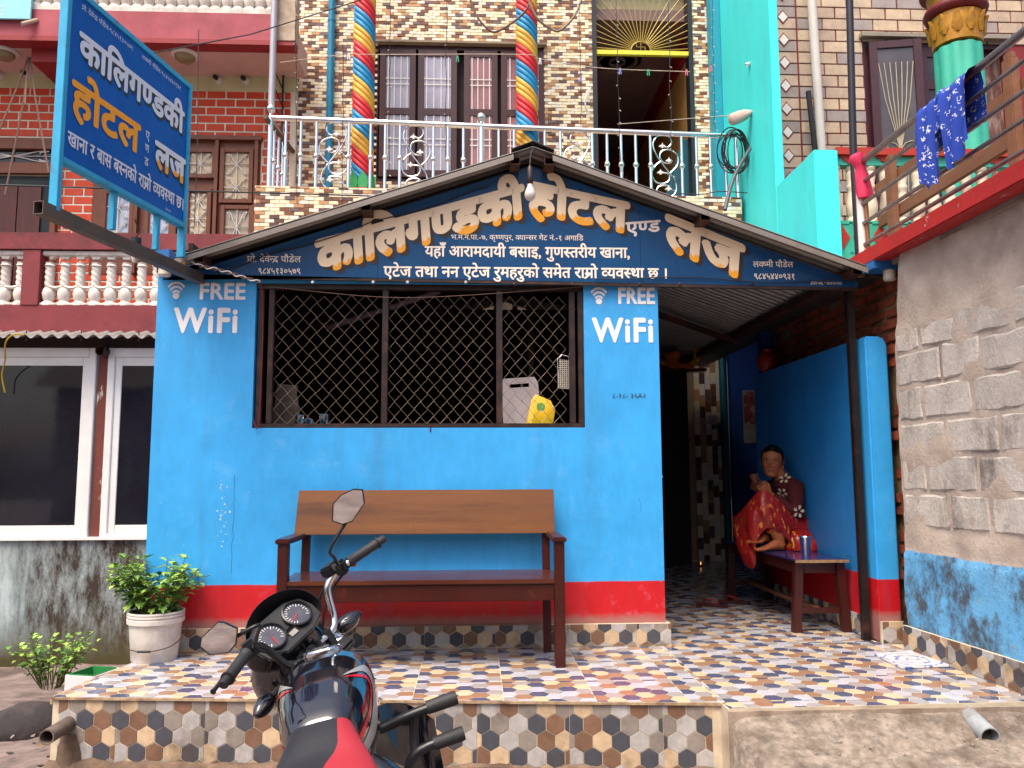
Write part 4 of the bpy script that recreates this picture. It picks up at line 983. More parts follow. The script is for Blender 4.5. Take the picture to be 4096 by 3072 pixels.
def aluwin(px0, px1, mull=()):
    a, b = AY(px0, 1500, RY+.02).x, AY(px1, 1500, RY+.02).x; mb = MB(); t = .075; y0, y1 = RY+.0, RY+.07
    mb.box(a, a+t, y0, y1, z0, z1); mb.box(b-t, b, y0, y1, z0, z1); mb.box(a+t, b-t, y0, y1, z1-.1, z1-.001); mb.box(a+t, b-t, y0, y1, z0+.001, z0+.07)
    f = mb.build('window_frame', m_alu, red, bevel=.006)
    mb = MB(); t2 = .07; mb.box(a+t, a+t+t2, y0+.02, y1-.02, z0+.07, z1-.1); mb.box(b-t-t2, b-t, y0+.021, y1-.02, z0+.07, z1-.1); mb.box(a+t+t2, b-t-t2, y0+.022, y1-.02, z0+.07, z0+.15); mb.box(a+t+t2, b-t-t2, y0+.022, y1-.02, z1-.19, z1-.1)
    mb.build('sash', m_alu, f, bevel=.004)
    g = MB(); g.box(a+t+t2, b-t-t2, y0+.035, y0+.041, z0+.15, z1-.19); g.build('pane', m_glass_d, f)
aluwin(-260, 385); aluwin(432, 860)
mb = MB(); a, b = AY(386, 1500, RY).x, AY(431, 1500, RY).x; mb.box(a+.004, b-.004, RY+.03, RY+.1, z0, z1); mb.build('peeling_post', mat('peeling brown post', '#6b3226', .7, 0, .2, 10, .3, 40, '#cfc4b8', 9, .9, .56, .6, stretch=(1, 1, .25)), red)
mb = MB(); q = AY(402, 1402, RY-.1); mb.lathe([(.05, 0), (.05, .3)], q, (0, 1, 0), 16, cap=False); mb.lathe([(.057, .3), (.057, 0), (.05, 0)], q, (0, 1, 0), 16, cap=False); mb.build('drain_stub', m_rust, red, smooth=40)
# lower plinth wall, washed pale blue on the left, mould black to the right
m, N, L, B = newmat('mould stained plinth')
pos = N.new('ShaderNodeNewGeometry').outputs['Position']; sp3 = N.new('ShaderNodeSeparateXYZ'); L.new(pos, sp3.inputs[0])
base = mixc(N, L, tnoise(N, L, pos, 3, 4), (.42, .56, .58), (.58, .66, .66))
xm = N.new('ShaderNodeMapRange'); xm.inputs[1].default_value = AY(40, 2400, RY).x; xm.inputs[2].default_value = AY(300, 2400, RY).x+.1
L.new(mth(N, L, 'ADD', sp3.outputs[0], mth(N, L, 'MULTIPLY', tnoise(N, L, pos, 7, 8, .75, (1, 1, .12), 0, 1), 1.0)), xm.inputs[0])
c = mixc(N, L, mth(N, L, 'MULTIPLY', xm.outputs[0], tnoise(N, L, pos, 5, 9, .8, (1, 1, .35), .22, .58)), base, (.05, .036, .028))
zm = N.new('ShaderNodeMapRange'); zm.inputs[1].default_value = -.55; zm.inputs[2].default_value = -1.0; L.new(mth(N, L, 'ADD', sp3.outputs[2], mth(N, L, 'MULTIPLY', tnoise(N, L, pos, 3, 5, .6, None, 0, 1), -.3)), zm.inputs[0])
c = mixc(N, L, zm.outputs[0], c, (.07, .06, .028)); finish(N, L, B, c, .95, pos, .5, 40); B.inputs['Specular IOR Level'].default_value = .15
mb = MB(); mb.box(X0, X1+.35, RY+.01, RY+.3, -1.2, z0); mb.build('plinth', m, red)
mb = MB(); mb.box(X0, X1+.35, RY-.03, RY+.1, z0, z0+.03); mb.build('window_sill', m_alu, red)
# ------------------------------------------------------------------ projecting sign board on its steel tube
m_board = mat('royal blue sign sheet', (.003, .10, .42), .45, 0, .1, 3, .03, 30, '#1f5f9a', 12, .2, spec=.15)
m_bframe = mat('light blue angle iron', '#2f9fca', .5, .1, .12, 8, .1, 60, '#5a4a40', 11, .6, .6, .7)
m_orange = mat('orange sign paint', '#f59e0e', .5, 0, .06)
m_lilac = mat('white sign paint', '#d9d9e6', .45, 0, .05)
A0, A1 = Vector((-1.93, -1.30, 0)), Vector((-1.715, -.25, 0)); U = (A1-A0).normalized(); bwid = (A1-A0).length; Nb = U.cross(Vector((0, 0, 1)))
zB0, zB1 = 2.478, 3.36
board = E('sign_board', 'slanting blue hotel sign board in pale blue frame projecting from the hut roof', 'sign', A0+Vector((0, 0, zB0)))
T = lambda u, z, d=0: A0+U*u+Vector((0, 0, z))+Nb*d
def bprism(mb, u0, u1, z0, z1, d0, d1): mb.add([T(u, z, d) for d in (d0, d1) for z in (z0, z1) for u in (u0, u1)], [(0, 1, 3, 2), (4, 6, 7, 5), (0, 4, 5, 1), (2, 3, 7, 6), (0, 2, 6, 4), (1, 5, 7, 3)])
mb = MB(); bprism(mb, .02, bwid-.02, zB0+.02, zB1-.02, -.004, .004); mb.build('sheet', m_board, board)
for (u0, u1, z0, z1) in ((0, .028, zB0-.24, zB1), (bwid-.028, bwid, zB0-.18, zB1), (.028, bwid-.028, zB0-.004, zB0+.026), (.028, bwid-.028, zB1-.03, zB1)):
    mb = MB(); bprism(mb, u0, u1, z0, z1, -.03, .014); mb.build('frame_bar', m_bframe, board, bevel=.002)
for u in (.42, .80):
    mb = MB(); bprism(mb, u, u+.028, zB0-.2, zB0-.005, -.028, .0); mb.build('leg', m_bframe, board)
tz = 2.225; t0 = T(-.08, tz, -.012); t1 = T(bwid+.22, tz, -.012)
mb = MB(); s_ = U; wv = Nb
def hollow(mb, p, q, w, h, t):
    d = (q-p).normalized(); sx = d.cross(Vector((0, 0, 1))).normalized(); uz = Vector((0, 0, 1))
    for a, b, ww, hh in ((0, h/2-t/2, w, t), (0, -h/2+t/2, w, t), (w/2-t/2, 0, t, h-2*t), (-w/2+t/2, 0, t, h-2*t)): mb.bar(p+sx*a+uz*b, q+sx*a+uz*b, ww, hh)
hollow(mb, t0, t1, .05, .062, .004); mb.build('carrier_tube', mat('weathered grey steel tube', '#5a524c', .55, .3, .15, 8, .1, 60, '#7a4a2c', 9, .5), board)
Vz = (0, 0, 1)
def bl_(s, u, z, h, m_, wd, fat=.02, shade=False, **k):
    if shade: letter('letter_shade', s, board, T(u+.014, z-.014), U, Vz, h, m_shade, fat, wd, .0062, **k)
    return letter('lettering', s, board, T(u, z), U, Vz, h, m_, fat, wd, .0075, **k)
bl_('प^ो. देवेन~द^ पौडेल-९८४५१३०५७९', .10, 3.275, .022, m_lilac, .40, .0)
bl_('लक~ष~मी पौडेल-९८४५४४०९३१', .58, 3.275, .022, m_lilac, .38, .0)
bl_('कािलगण~डकी', .10, 3.03, .125, m_lilac, .90, .035, True)
bl_('होटल', .07, 2.745, .15, m_orange, .52, .035)
for k, ch in enumerate('एणड'): bl_(ch, .645, 2.855-.075*k, .042, m_lilac, .035, .01)
bl_('लज', .74, 2.735, .14, m_lilac, .29, .035, True)
letter('lettering', 'लज', board, T(.74, 2.735), U, Vz, .14, goldmat('white to orange sign paint', (.69, .69, .78), rgb('#f59e0e'), .30), .035, .29, .0085, uv=True)
bl_('खाना र बास बस~नको राम^ो व~यवस~था छ।', .055, 2.575, .065, m_lilac, .985, .018)
bl_('हीदे आट', .86, 2.520, .012, m_lilac, .05, .0)
# ------------------------------------------------------------------ right flank of the entrance: partition, brick and block wall
part = E('blue_partition', 'low blue partition wall with red foot inside the entrance, right of the doorway', 'wall', (2.47, 1, 0))
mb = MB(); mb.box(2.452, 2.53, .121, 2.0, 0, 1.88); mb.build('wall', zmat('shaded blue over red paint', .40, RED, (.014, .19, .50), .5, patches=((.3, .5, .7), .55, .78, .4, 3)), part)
mb = MB(); c = [(2.455, 0), (2.595, 0), (2.595, 1.82), (2.585, 1.86), (2.56, 1.883), (2.455, 1.885)]; mb.prism(c, 'y', -.045, .12); mb.build('pillar', m_hut, part, smooth=40, bevel=.012)
mb = MB(); mb.box(2.452, 2.6, -.062, -.0455, 0, .13); mb.build('skirting_bed', m_grout, part)
hexpatch('skirting_hexagon', part, [(2.462, .004), (2.598, .004), (2.598, .131), (2.462, .131)], (0, -.062, 0), (1, 0, 0), (0, 0, 1), (0, -1, 0), HEXV, thick=.0026, ou=2.44, ov=-.04, pv=.42)
hexpatch('skirting_hexagon', part, [(.14, .004), (1.99, .004), (1.99, .131), (.14, .131)], (2.452, 0, 0), (0, 1, 0), (0, 0, 1), (-1, 0, 0), HEXV, thick=.01, ou=0, ov=-.04, pv=.42, limit=60)
mb = MB(); mb.tube([(2.425, .1, .0), (2.425, .1, .30), (2.425, .12, .33), (2.452, .12, .335)], .013, 10)
tag(mb.build('water_pipe', mat('red and cream painted pipe', '#8f1a1c', .6, 0, .2, 9, .1, 50, '#d8c09a', 12, .9, .5, .55), smooth=50), 'thin red and cream flaking pipe at the foot of the blue partition', 'pipe')
# brick side wall with bare mortar
brickw = E('brick_side_wall', 'rough bare brick wall above and behind the blue partition', 'wall', (2.66, 1, 0))
mb = MB(); nu, nv = 60, 70; U0, U1 = -.48, 2.0
for j in range(nv+1):
    for i in range(nu+1):
        y, z = U0+(U1-U0)*i/nu, -.3+2.6*j/nv; n = noise.fractal(Vector((y*7, z*9, 5)), 1, 2, 5)*.018
        mb.v.append(Vector((2.65-n, y, z)))
for j in range(nv):
    for i in range(nu): k = j*(nu+1)+i; mb.f.append((k, k+nu+1, k+nu+2, k+1)); mb.m.append(0)
mb.build('mortar', mat('rough brown mortar', '#7d6548', .95, 0, .3, 10, .8, 40, '#3a2a1c', 5, .6), brickw, smooth=60, norm=False)
mb = MB(); mb.box(2.70, 2.9, U0, U1, -.3, 2.3); mb.build('core', m_conc, brickw)
m_brk = mat('burnt clay brick', '#8c3f22', .9, 0, .3, 9, .5, 50, '#4a2a1c', 5, .6, rand=.5)
rg = random.Random(12); z = -.02; row = 0
while z < 2.25:
    y = U0-.1+(row % 2)*.12
    while y < U1:
        l = rg.choice((.2, .23, .11)); a, b = y, y+l
        if (z > 1.72 or b < .12) and a > U0-.06 and rg.random() < .86:
            mb = MB(); mb.box(2.628+rg.uniform(-.012, .012), 2.69, max(a, U0), min(b, U1), z, z+.058)
            for v in mb.v: v += Vector([rg.uniform(-.006, .006) for _ in range(3)])
            mb.build('brick', m_brk, brickw, bevel=.005)
        y += l+.02
    z += .078; row += 1
# block wall running towards the street
WU = Vector((.063, -1, 0)).normalized(); WN = Vector((-1, -.063, 0)).normalized(); W0 = Vector((2.527, -.25, 0))
WP = lambda s, z, d=0: W0+WU*s+WN*d+Vector((0, 0, z))
blockw = E('block_wall', 'grey concrete block wall with grimy blue painted foot at the right edge', 'wall', WP(.8, 0, -.2))
m, N, L, B = newmat('cement render with grimy blue foot')
pos = N.new('ShaderNodeNewGeometry').outputs['Position']; sp4 = N.new('ShaderNodeSeparateXYZ'); L.new(pos, sp4.inputs[0])
cem = mixc(N, L, tnoise(N, L, pos, 3.5, 6), rgb('#a08f82'), rgb('#c4b5a8'))
cem = mixc(N, L, mth(N, L, 'MULTIPLY', tnoise(N, L, pos, 2, 7, .7, None, .56, .74), .5), cem, rgb('#6a594c'))
blu = mixc(N, L, tnoise(N, L, pos, 3, 5), (.08, .33, .64), (.16, .44, .72))
grim = tnoise(N, L, pos, 3.6, 10, .8, (1, 1, .7), .465, .585)
blu = mixc(N, L, mth(N, L, 'MULTIPLY', grim, .9), blu, (.055, .048, .045))
blu = mixc(N, L, tnoise(N, L, pos, 7, 8, .75, None, .63, .68), blu, rgb('#a08a5c'))
t = N.new('ShaderNodeMapRange'); t.inputs[1].default_value = .555; t.inputs[2].default_value = .565
L.new(mth(N, L, 'ADD', sp4.outputs[2], mth(N, L, 'MULTIPLY', tnoise(N, L, pos, 9, 4, .6, None, 0, 1), -.03)), t.inputs[0])
finish(N, L, B, mixc(N, L, t.outputs[0], blu, cem), .92, pos, .7, 45)
m_cem = m
mb = MB(); nu, nv = 110, 110; S1 = 2.6
for j in range(nv+1):
    for i in range(nu+1):
        z = -.6+2.93*j/nv; s0 = .19*max(0, z-1.72)+.012*noise.noise(Vector((z*9, 2, 0))); s = s0+(S1-s0)*i/nu
        n = noise.fractal(Vector((s*4, z*4, 9)), 1, 2, 6)*.012
        if .70 < z < 1.93-.1*math.sin(s*2.5+1): n -= .004
        if z < .56: n += .012
        mb.v.append(WP(s, z, n))
for j in range(nv):
    for i in range(nu): k = j*(nu+1)+i; mb.f.append((k, k+nu+1, k+nu+2, k+1)); mb.m.append(0)
mb.build('render', m_cem, blockw, smooth=60, norm=False)
mb = MB(); mb.add([WP(s+(.13 if z > 1 and s < 1 else 0), z, d) for d in (-.02, -.3) for z in (-.6, 2.33) for s in (0.02, S1)], [(0, 2, 3, 1), (4, 5, 7, 6), (0, 4, 6, 2), (2, 6, 7, 3), (1, 3, 7, 5)]); mb.build('core', m_conc, blockw)
m_blk = mat('whitish concrete block', '#bcb3ab', .95, 0, .2, 9, 1.0, 70, '#4a423c', 2.6, .8, .56, .68, stretch=(1, 1, .6), rand=.15)
rg = random.Random(21); z = .725
for row in range(6):
    s = .02; first = True
    while s < S1-.1:
        l = (.22 if row % 2 else .40)*1. if first else rg.choice((.36, .40, .30)); first = False
        a, b = s, min(s+l, S1-.02); hh = .180+rg.uniform(-.006, .008)
        if row == 5: hh = .17-.05*(s < .35)
        nu_, nv_ = 10, 7; mb = MB(); pr_u = [0, .012/(b-a)]+[k/8 for k in range(1, 8)]+[1-.012/(b-a), 1]; pr_v = [0, .06]+[k/5 for k in range(1, 5)]+[.94, 1]
        for j in range(nv_+1):
            for i in range(nu_+1):
                uu, vv = a+(b-a)*pr_u[i], z+hh*pr_v[j]; edge = i in (0, nu_) or j in (0, nv_)
                n = noise.fractal(Vector((uu*9, vv*9, row)), 1, 2, 4)
                du = n*.010 if edge or i in (1, nu_-1) or j in (1, nv_-1) else 0
                mb.v.append(WP(uu+du, vv+du, -.006 if edge else .001+n*.003))
        for j in range(nv_):
            for i in range(nu_): k = j*(nu_+1)+i; mb.f.append((k, k+nu_+1, k+nu_+2, k+1)); mb.m.append(0)
        mb.build('block', m_blk, blockw, smooth=22, norm=False)
        s += l+.024
    z += .203
mb = MB(); mb.add([WP(s, z_, d) for d in (.012, .03) for z_ in (0, .142) for s in (-.02, 1.06)], [(0, 1, 3, 2), (4, 6, 7, 5), (0, 4, 5, 1), (2, 3, 7, 6), (0, 2, 6, 4), (1, 5, 7, 3)]); mb.build('skirting_bed', m_grout, blockw)
hexpatch('skirting_hexagon', blockw, [(-.02, .004), (1.055, .004), (1.055, .142), (-.02, .142)], WP(0, 0, .03), WU, (0, 0, 1), WN, HEXV, thick=.0028, ou=-.03, ov=-.1, pv=.42)

# ------------------------------------------------------------------ raised walkway with railings
terr = structure(MB().box(2.56, 3.9, -2.8, 1.98, 2.30, 2.415).build('walkway', m_conc))
mb = MB(); mb.box(2.445, 2.559, -2.8, .27, 2.325, 2.425)
for v in mb.v: v.x += rnd.uniform(-.004, .004)
mb.build('walkway_edge', mat('chipped red edge paint', '#a81a1a', .6, 0, .12, 6, .25, 50, '#c9b8a8', 14, .6, .64, .68), terr, bevel=.008)
srl = E('steel_railing', 'five-bar grey steel railing with white end post along the raised walkway', 'railing', (2.53, .05, 2.42))
for py in (651, 733, 820, 899, 986):
    z = AX(3445, py, 2.53).z; mb = MB(); mb.tube([(2.53, .045, z), (2.53, -2.8, z)], .022 if py == 651 else .013, 10); mb.build('bar', mat('dull steel tube', '#8a8484', .3, .8, .15, 9, .05, 60, '#5a4a40', 8, .5), srl, smooth=40)
mb = MB(); zt3 = AX(3445, 640, 2.53).z; mb.tube([(2.53, .07, 2.42), (2.53, .07, zt3)], .027, 12); mb.build('end_post', mat('white painted post', '#e6dcd6', .5, 0, .06), srl, smooth=40)
mb = MB(); mb.tube([(2.545, .03, 2.42), (2.545, .03, zt3-.02)], .014, 10); mb.build('inner_post', mat('copper brown tube', '#9a6a48', .35, .6, .15), srl, smooth=40)
mb = MB(); a, b = AY(3408, -40, .32), AY(3434, 975, .32); mb.tube([(b.x, .32, 2.3), (b.x-.004, .32, 3.2), (a.x, .32, 5.2)], .025, 12)
tag(mb.build('black_pole', mat('black painted pole', '#211d26', .4, .1, .2), smooth=40), 'tall thin black pole rising beside the white railing post', 'pole')
wd = E('timber_railing', 'weathered brown timber railing behind the steel railing on the walkway', 'railing', (3.6, .8, 2.42))
m_wood = mat('weathered brown timber', '#7d5238', .7, 0, .2, 12, .25, 50, '#4a2f22', 6, .5, stretch=(1, .2, 1))
for Y_, t in ((1.66, .71), (.06, .78)):
    mb = MB(); mb.box(3.57, 3.64, Y_-.045, Y_+.045, 2.415, 3.02+t); mb.obox((3.605, Y_, 3.02+t+.02), (.05, .07, .05)); mb.build('post', m_wood, wd, bevel=.008)
for z, h in ((3.60, .085), (3.28, .11), (2.86, .12)):
    mb = MB(); mb.box(3.645, 3.68, -2.6, 2.3, z-h/2, z+h/2); mb.build('rail', m_wood, wd, bevel=.006)

# ------------------------------------------------------------------ turquoise house
m_turq = mat('turquoise wall paint', '#3fe0de', .55, 0, .08, 3, .15, 40, '#5aa8a4', 3.5, .45, .55, .75, stretch=(1, 1, .25))
m_turq2 = mat('blue green trim paint', '#3aae94', .5, 0, .1, 6, .1, 50)
turq = E('turquoise_house', 'turquoise house with stone-pattern wall and balustrade at the upper right', 'building', (3.6, 3, 2.4))
mb = MB(); mb.box(3.05, 3.14, 2.85, 4.86, 2.95, 7.9); mb.build('wing_wall', m_turq, turq, bevel=.01)
mb = MB(); mb.box(3.055, 3.14, 2.02, 2.849, 2.82, 3.918); mb.build('low_wall', m_turq, turq)
mb = MB(); mb.box(3.05, 3.27, 1.93, 2.10, 2.82, 3.93); mb.build('corner_post', m_turq, turq, bevel=.008)
mb = MB(); mb.box(2.93, 3.049, 4.45, 4.64, 4.1, 7.9); mb.build('pilaster', mat('deep teal paint', '#0e8fa6', .5, 0, .1, 3), turq, bevel=.01)
# stone-pattern facade
m_redj = mat('red painted joint', '#7c1a22', .7); TY = 4.75
m_stone = [mat('stone pattern '+n, c, .7, 0, .14, 10, .2, 50, '#7d7466', 4, .4, rand=.14) for n, c in (('sand', '#c3ac92'), ('buff', '#b8a08c'), ('grey', '#9a8e8a'))]
WN1 = (AY(3450, 160, TY).x, 6.9, 3.2, AY(3500, 158, TY).z)
for r_ in ((3.141, WN1[0], 2.4, 8.2), (WN1[0], 7.2, WN1[3], 8.2), (WN1[0], 7.2, 2.4, WN1[2]), (WN1[1], 7.2, WN1[2], WN1[3])): mb = MB(); mb.box(r_[0], r_[1], TY+.012, TY+.2, r_[2], r_[3]); mb.build('wall', m_redj, turq)
rg = random.Random(31); ch = .155; z = 3.0; row = 0; cache = {}; xs3 = AY(3193, 300, TY).x
def stone(a, b, z0, z1, k):
    key = (round(b-a, 3), round(z1-z0, 3), k)
    if key not in cache:
        mb = MB(); mb.box(-(b-a)/2+.007, (b-a)/2-.007, -.016, 0, .007, z1-z0-.007); cache[key] = mb.mesh('stone', m_stone[k], bevel=.004)
    piece(cache[key], 'stone', ((a+b)/2, TY+.013, z0), turq)
while z < 7.9:
    x = xs3+.01+(row % 2)*-.16
    while x < 7.2:
        l = .335; a, b = max(x, xs3+.01), x+l
        inwin = WN1[2] < z+ch/2 < WN1[3] and b > WN1[0]
        if inwin: b = min(b, WN1[0])
        if b-a > .05 and not (inwin and a > WN1[0]): stone(a, round(b, 2), z, z+ch, rg.choice((0, 0, 1, 1, 2)))
        x += l
    stone(3.15, xs3, z, z+ch, rg.choice((1, 2, 1, 2)))
    z += ch; row += 1
dz0 = AY(3130, 160, TY).z
for k in range(-9, 4):
    zc = dz0+.31*k*1.0; cxd = AY(3140, 300, TY).x
    if zc < 3.2: continue
    for s, mm, d in ((.098, m_redj, .0045), (.076, mat('white diamond paint', '#d9d2cc', .6), .009)):
        mb = MB(); mb.prism([(cxd-s*.82, zc), (cxd, zc-s), (cxd+s*.82, zc), (cxd, zc+s)], 'y', TY-.004-d, TY-.002); mb.build('diamond', mm, turq)
# its window
wy = TY+.03; m_dkw = mat('dark maroon timber', '#3a1220', .45, 0, .2, 8, .1, 50)
x0, x1, z0, z1 = WN1; mb = MB(); mb.box(x0, x1, wy-.01, wy+.1, z1-.09, z1); mb.box(x0, x0+.09, wy-.01, wy+.1, z0, z1-.09); mb.box(x0+1.36, x0+1.46, wy-.01, wy+.1, z0, z1-.09); mb.box(x0, x1, wy-.009, wy+.09, z0-.05, z0+.05); fw = mb.build('window_frame', m_dkw, turq)
mb = MB(); mb.box(x0+.09, x1, wy+.1, wy+.12, z0, z1-.09); mb.build('window_curtain', mat('rose brown curtain', '#5d3a36', .8, 0, .4, 5, .3, 20, '#b09a8a', 6, .7, stretch=(3, 1, .5)), turq)
def sash2(a, b, z0, z1, ang):
    g = bpy.data.objects.new('open_sash', None)
    mb = MB(); t = .1; w_ = b-a
    mb.box(0, t, -.03, .01, 0, z1-z0); mb.box(w_-t, w_, -.03, .01, 0, z1-z0)
    zm = (z1-z0)*.53
    for q in ((0, .11), (zm-.05, zm+.05), (z1-z0-.1, z1-z0)): mb.box(t, w_-t, -.029, .009, *q)
    me = mb.mesh('sash', m_dkw, bevel=.005); o = piece(me, 'sash', (a, wy-.05, z0), turq, (0, 0, ang))
    gl = MB(); gl.box(t, w_-t, -.008, -.004, .11, zm-.05); gl.box(t, w_-t, -.008, -.004, zm+.05, z1-z0-.1)
    for i, q in enumerate(((.11, zm-.05), (zm+.05, z1-z0-.1))):
        gl = MB(); gl.box(t, w_-t, -.008, -.004, *q); p = piece(gl.mesh('pane', glassmat('old window glass', (.08, .07, .08))), 'pane', (0, 0, 0), turq); p.parent = o; p.location = (0, 0, 0)
        f = MB(); h = q[1]-q[0]; c = w_/2
        for k in range(7):
            a_ = R(60+60*k/6); f.tube([(c, -.014, q[0]), (c+math.cos(a_)*.30, -.014, q[0]+h*.5), (c+math.cos(a_)*.42, -.014, q[0]+h*.86)], .006, 5)
        for sx in (-1, 1): f.tube([(c, -.014, q[0]+.02), (c+sx*.06, -.014, q[0]+.1), (c+sx*.15, -.014, q[0]+.13), (c+sx*.19, -.014, q[0]+.08), (c+sx*.15, -.014, q[0]+.05)], .006, 5)
        p = piece(f.mesh('fan_grille', mat('cream grille paint', '#b9a88c', .6)), 'fan_grille', (0, 0, 0), turq); p.parent = o; p.location = (0, 0, 0)
sash2(x0+.06, x0+.70, z0+.1, z1-.06, -.18); 
mb = MB(); xa, xb3 = x0+.76, x0+1.36; mb.box(xa, xa+.08, wy-.03, wy, z0, z1-.1); mb.box(xb3-.08, xb3, wy-.03, wy, z0, z1-.1)
for q in ((z1-.22, z1-.1), (z1-.66, z1-.54), (z1-1.3, z1-1.2)): mb.box(xa+.08, xb3-.08, wy-.029, wy, *q)
mb.build('fixed_sash', m_dkw, turq)
mb = MB(); mb.box(xa+.08, xb3-.08, wy-.012, wy-.008, z0, z1-.22); mb.build('pane', MATS.get('x') or glassmat('dim window glass', (.03, .025, .03)), turq)
mb = MB(); mb.box(x0-.05, x1, TY-.09, TY+.0, z1+.001, z1+.05); mb.build('window_hood', mat('stone hood', '#8e8478', .9), turq)
# balustrade with stepped coping and red diamonds
BY = 2.05; zy = lambda py: AY(3400, py, BY).z
mb = MB(); mb.box(3.275, 6.2, BY-.09, BY+.07, zy(632), zy(604)); mb.build('coping', mat('brick red coping', '#a52a1c', .6, 0, .1), turq)
mb = MB(); mb.box(3.275, 6.2, BY-.05, BY+.05, zy(668), zy(633)); mb.build('top_rail', m_turq2, turq)
for k in range(9):
    x = 3.40+.345*k
    for w_, h_ in ((.17, .03), (.11, .06), (.05, .09)):
        pass
    st = [(-.085, 0), (-.085, -.028), (-.05, -.028), (-.05, -.056), (-.018, -.056), (-.018, -.08), (.018, -.08), (.018, -.056), (.05, -.056), (.05, -.028), (.085, -.028), (.085, 0)]
    mb = MB(); zz = zy(632); mb.prism([(x+u, zz+v*.9) for u, v in st], 'y', BY-.062, BY-.051); mb.build('stepped_motif', MATS['brick red coping'], turq)
bp = MB(); H = zy(670)-zy(890); 
bp.lathe([(.052, 0), (.052, .03), (.04, .045), (.056, .09), (.06, .16), (.045, .25), (.036, .30), (.045, .315), (.045, .345), (.036, .36), (.05, .42), (.05, .46), (.04, .48), (.052, .495), (.052, .52)], (0, 0, 0), (0, 0, 1), 14)
for v in bp.v: v.z *= H/.52
bme2 = bp.mesh('baluster', mat('ivory baluster paint', '#d2c3ac', .6, 0, .08, 6, .1, 40), smooth=45)
for px in (3342, 3408, 3482, 3542, 3610, 3670, 3735, 3800, 3865, 3930): piece(bme2, 'baluster', (AY(px, 780, BY).x, BY, zy(890)), turq)
mb = MB(); mb.box(3.275, 6.2, BY-.05, BY+.05, 2.42, zy(890)); mb.build('panel_wall', m_turq2, turq)
for px in (3366, 3445, 3523, 3602, 3680, 3760):
    q = AY(px, 950, BY-.05); hx_, hz_ = .075, .125
    mb = MB()
    for a, b, c, d in ((-.105, -.09, -.14, .14), (.09, .105, -.14, .14), (-.0895, .0895, .125, .14)): mb.box(q.x+a, q.x+b, BY-.058, BY-.0505, q.z+c, q.z+d)
    mb.build('panel_moulding', m_turq2, turq)
    mb = MB(); mb.prism([(q.x-hx_, q.z), (q.x, q.z-hz_), (q.x+hx_, q.z), (q.x, q.z+hz_)], 'y', BY-.06, BY-.0508); mb.build('diamond', MATS['brick red coping'], turq)
# fluted column with gold capital
c = AY(3870, 400, 2.5); cxx, cyy = c.x, 2.6; mb = MB(); rings = []
zc0 = AY(3870, 190, 2.5).z
for z in [2.42+.15*k for k in range(40)]:
    if z > zc0+.1: break
    rings.append([Vector((cxx+math.cos(a)*r_, cyy+math.sin(a)*r_, z)) for a, r_ in [(2*PI*k/60, .225*(1-.07*abs(math.cos(5*2*PI*k/60))**3)) for k in range(60)]])
mb.loft(rings); colm = mb.build('fluted_column', m_turq2, turq, smooth=40)
m_goldc = mat('gold capital paint', '#b27d1e', .45, .2, .25, 12, .5, 24)
mb = MB(); mb.lathe([(.228, 0), (.235, .1), (.25, .2), (.245, .3)], (cxx, cyy, zc0+.05), (0, 0, 1), 32); mb.build('capital', m_goldc, colm, smooth=50)
for k in range(12):
    a = 2*PI*k/12; d = Vector((math.cos(a), math.sin(a), 0)); s_ = Vector((-d.y, d.x, 0)); P = Vector((cxx, cyy, zc0+.12)); mb = MB()
    mb.loft([[P+d*r_+s_*w_+Vector((0, 0, z)), P+d*(r_+.02)+Vector((0, 0, z)), P+d*r_-s_*w_+Vector((0, 0, z)), P+d*(r_-.03)+Vector((0, 0, z))] for r_, z, w_ in ((.235, 0, .02), (.245, .06, .05), (.255, .14, .04), (.275, .2, .015))]); mb.build('capital_leaf', m_goldc, colm, smooth=50)
mb = MB()
mb.lathe([(.25, .36), (.285, .38), (.30, .42), (.285, .46), (.25, .475)], (cxx, cyy, zc0), (0, 0, 1), 32); mb.build('capital_ring', mat('deep maroon ring', '#6a1418', .5), colm, smooth=50)
mb = MB(); mb.lathe([(.24, .475), (.25, .56), (.26, .60)], (cxx, cyy, zc0), (0, 0, 1), 32); mb.build('capital_neck', m_goldc, colm, smooth=50)
mb = MB(); mb.lathe([(.26, .60), (.32, .64), (.32, .9), (.2, .95)], (cxx, cyy, zc0), (0, 0, 1), 32); mb.build('capital_top', MATS['deep maroon ring'], colm, smooth=50)
# pipes in front of that facade
mb = MB(); a, b = AY(3243, -60, 4.6), AY(3288, 625, 4.6); mb.tube([a, b], .056, 14); o = mb.build('white_pipe', mat('white plastic pipe', '#cfc6c0', .45, 0, .06), None, 40)
tag(o, 'white plastic drainpipe leaning down the stone-pattern wall', 'pipe')
mb = MB(); a, b = AY(3233, 365, 4.6), AY(3262, 615, 4.6); mb.bar(a, b, .05, .05)
tag(mb.build('dark_slat', m_dframe), 'dark slat standing against the white plastic drainpipe', 'slat')

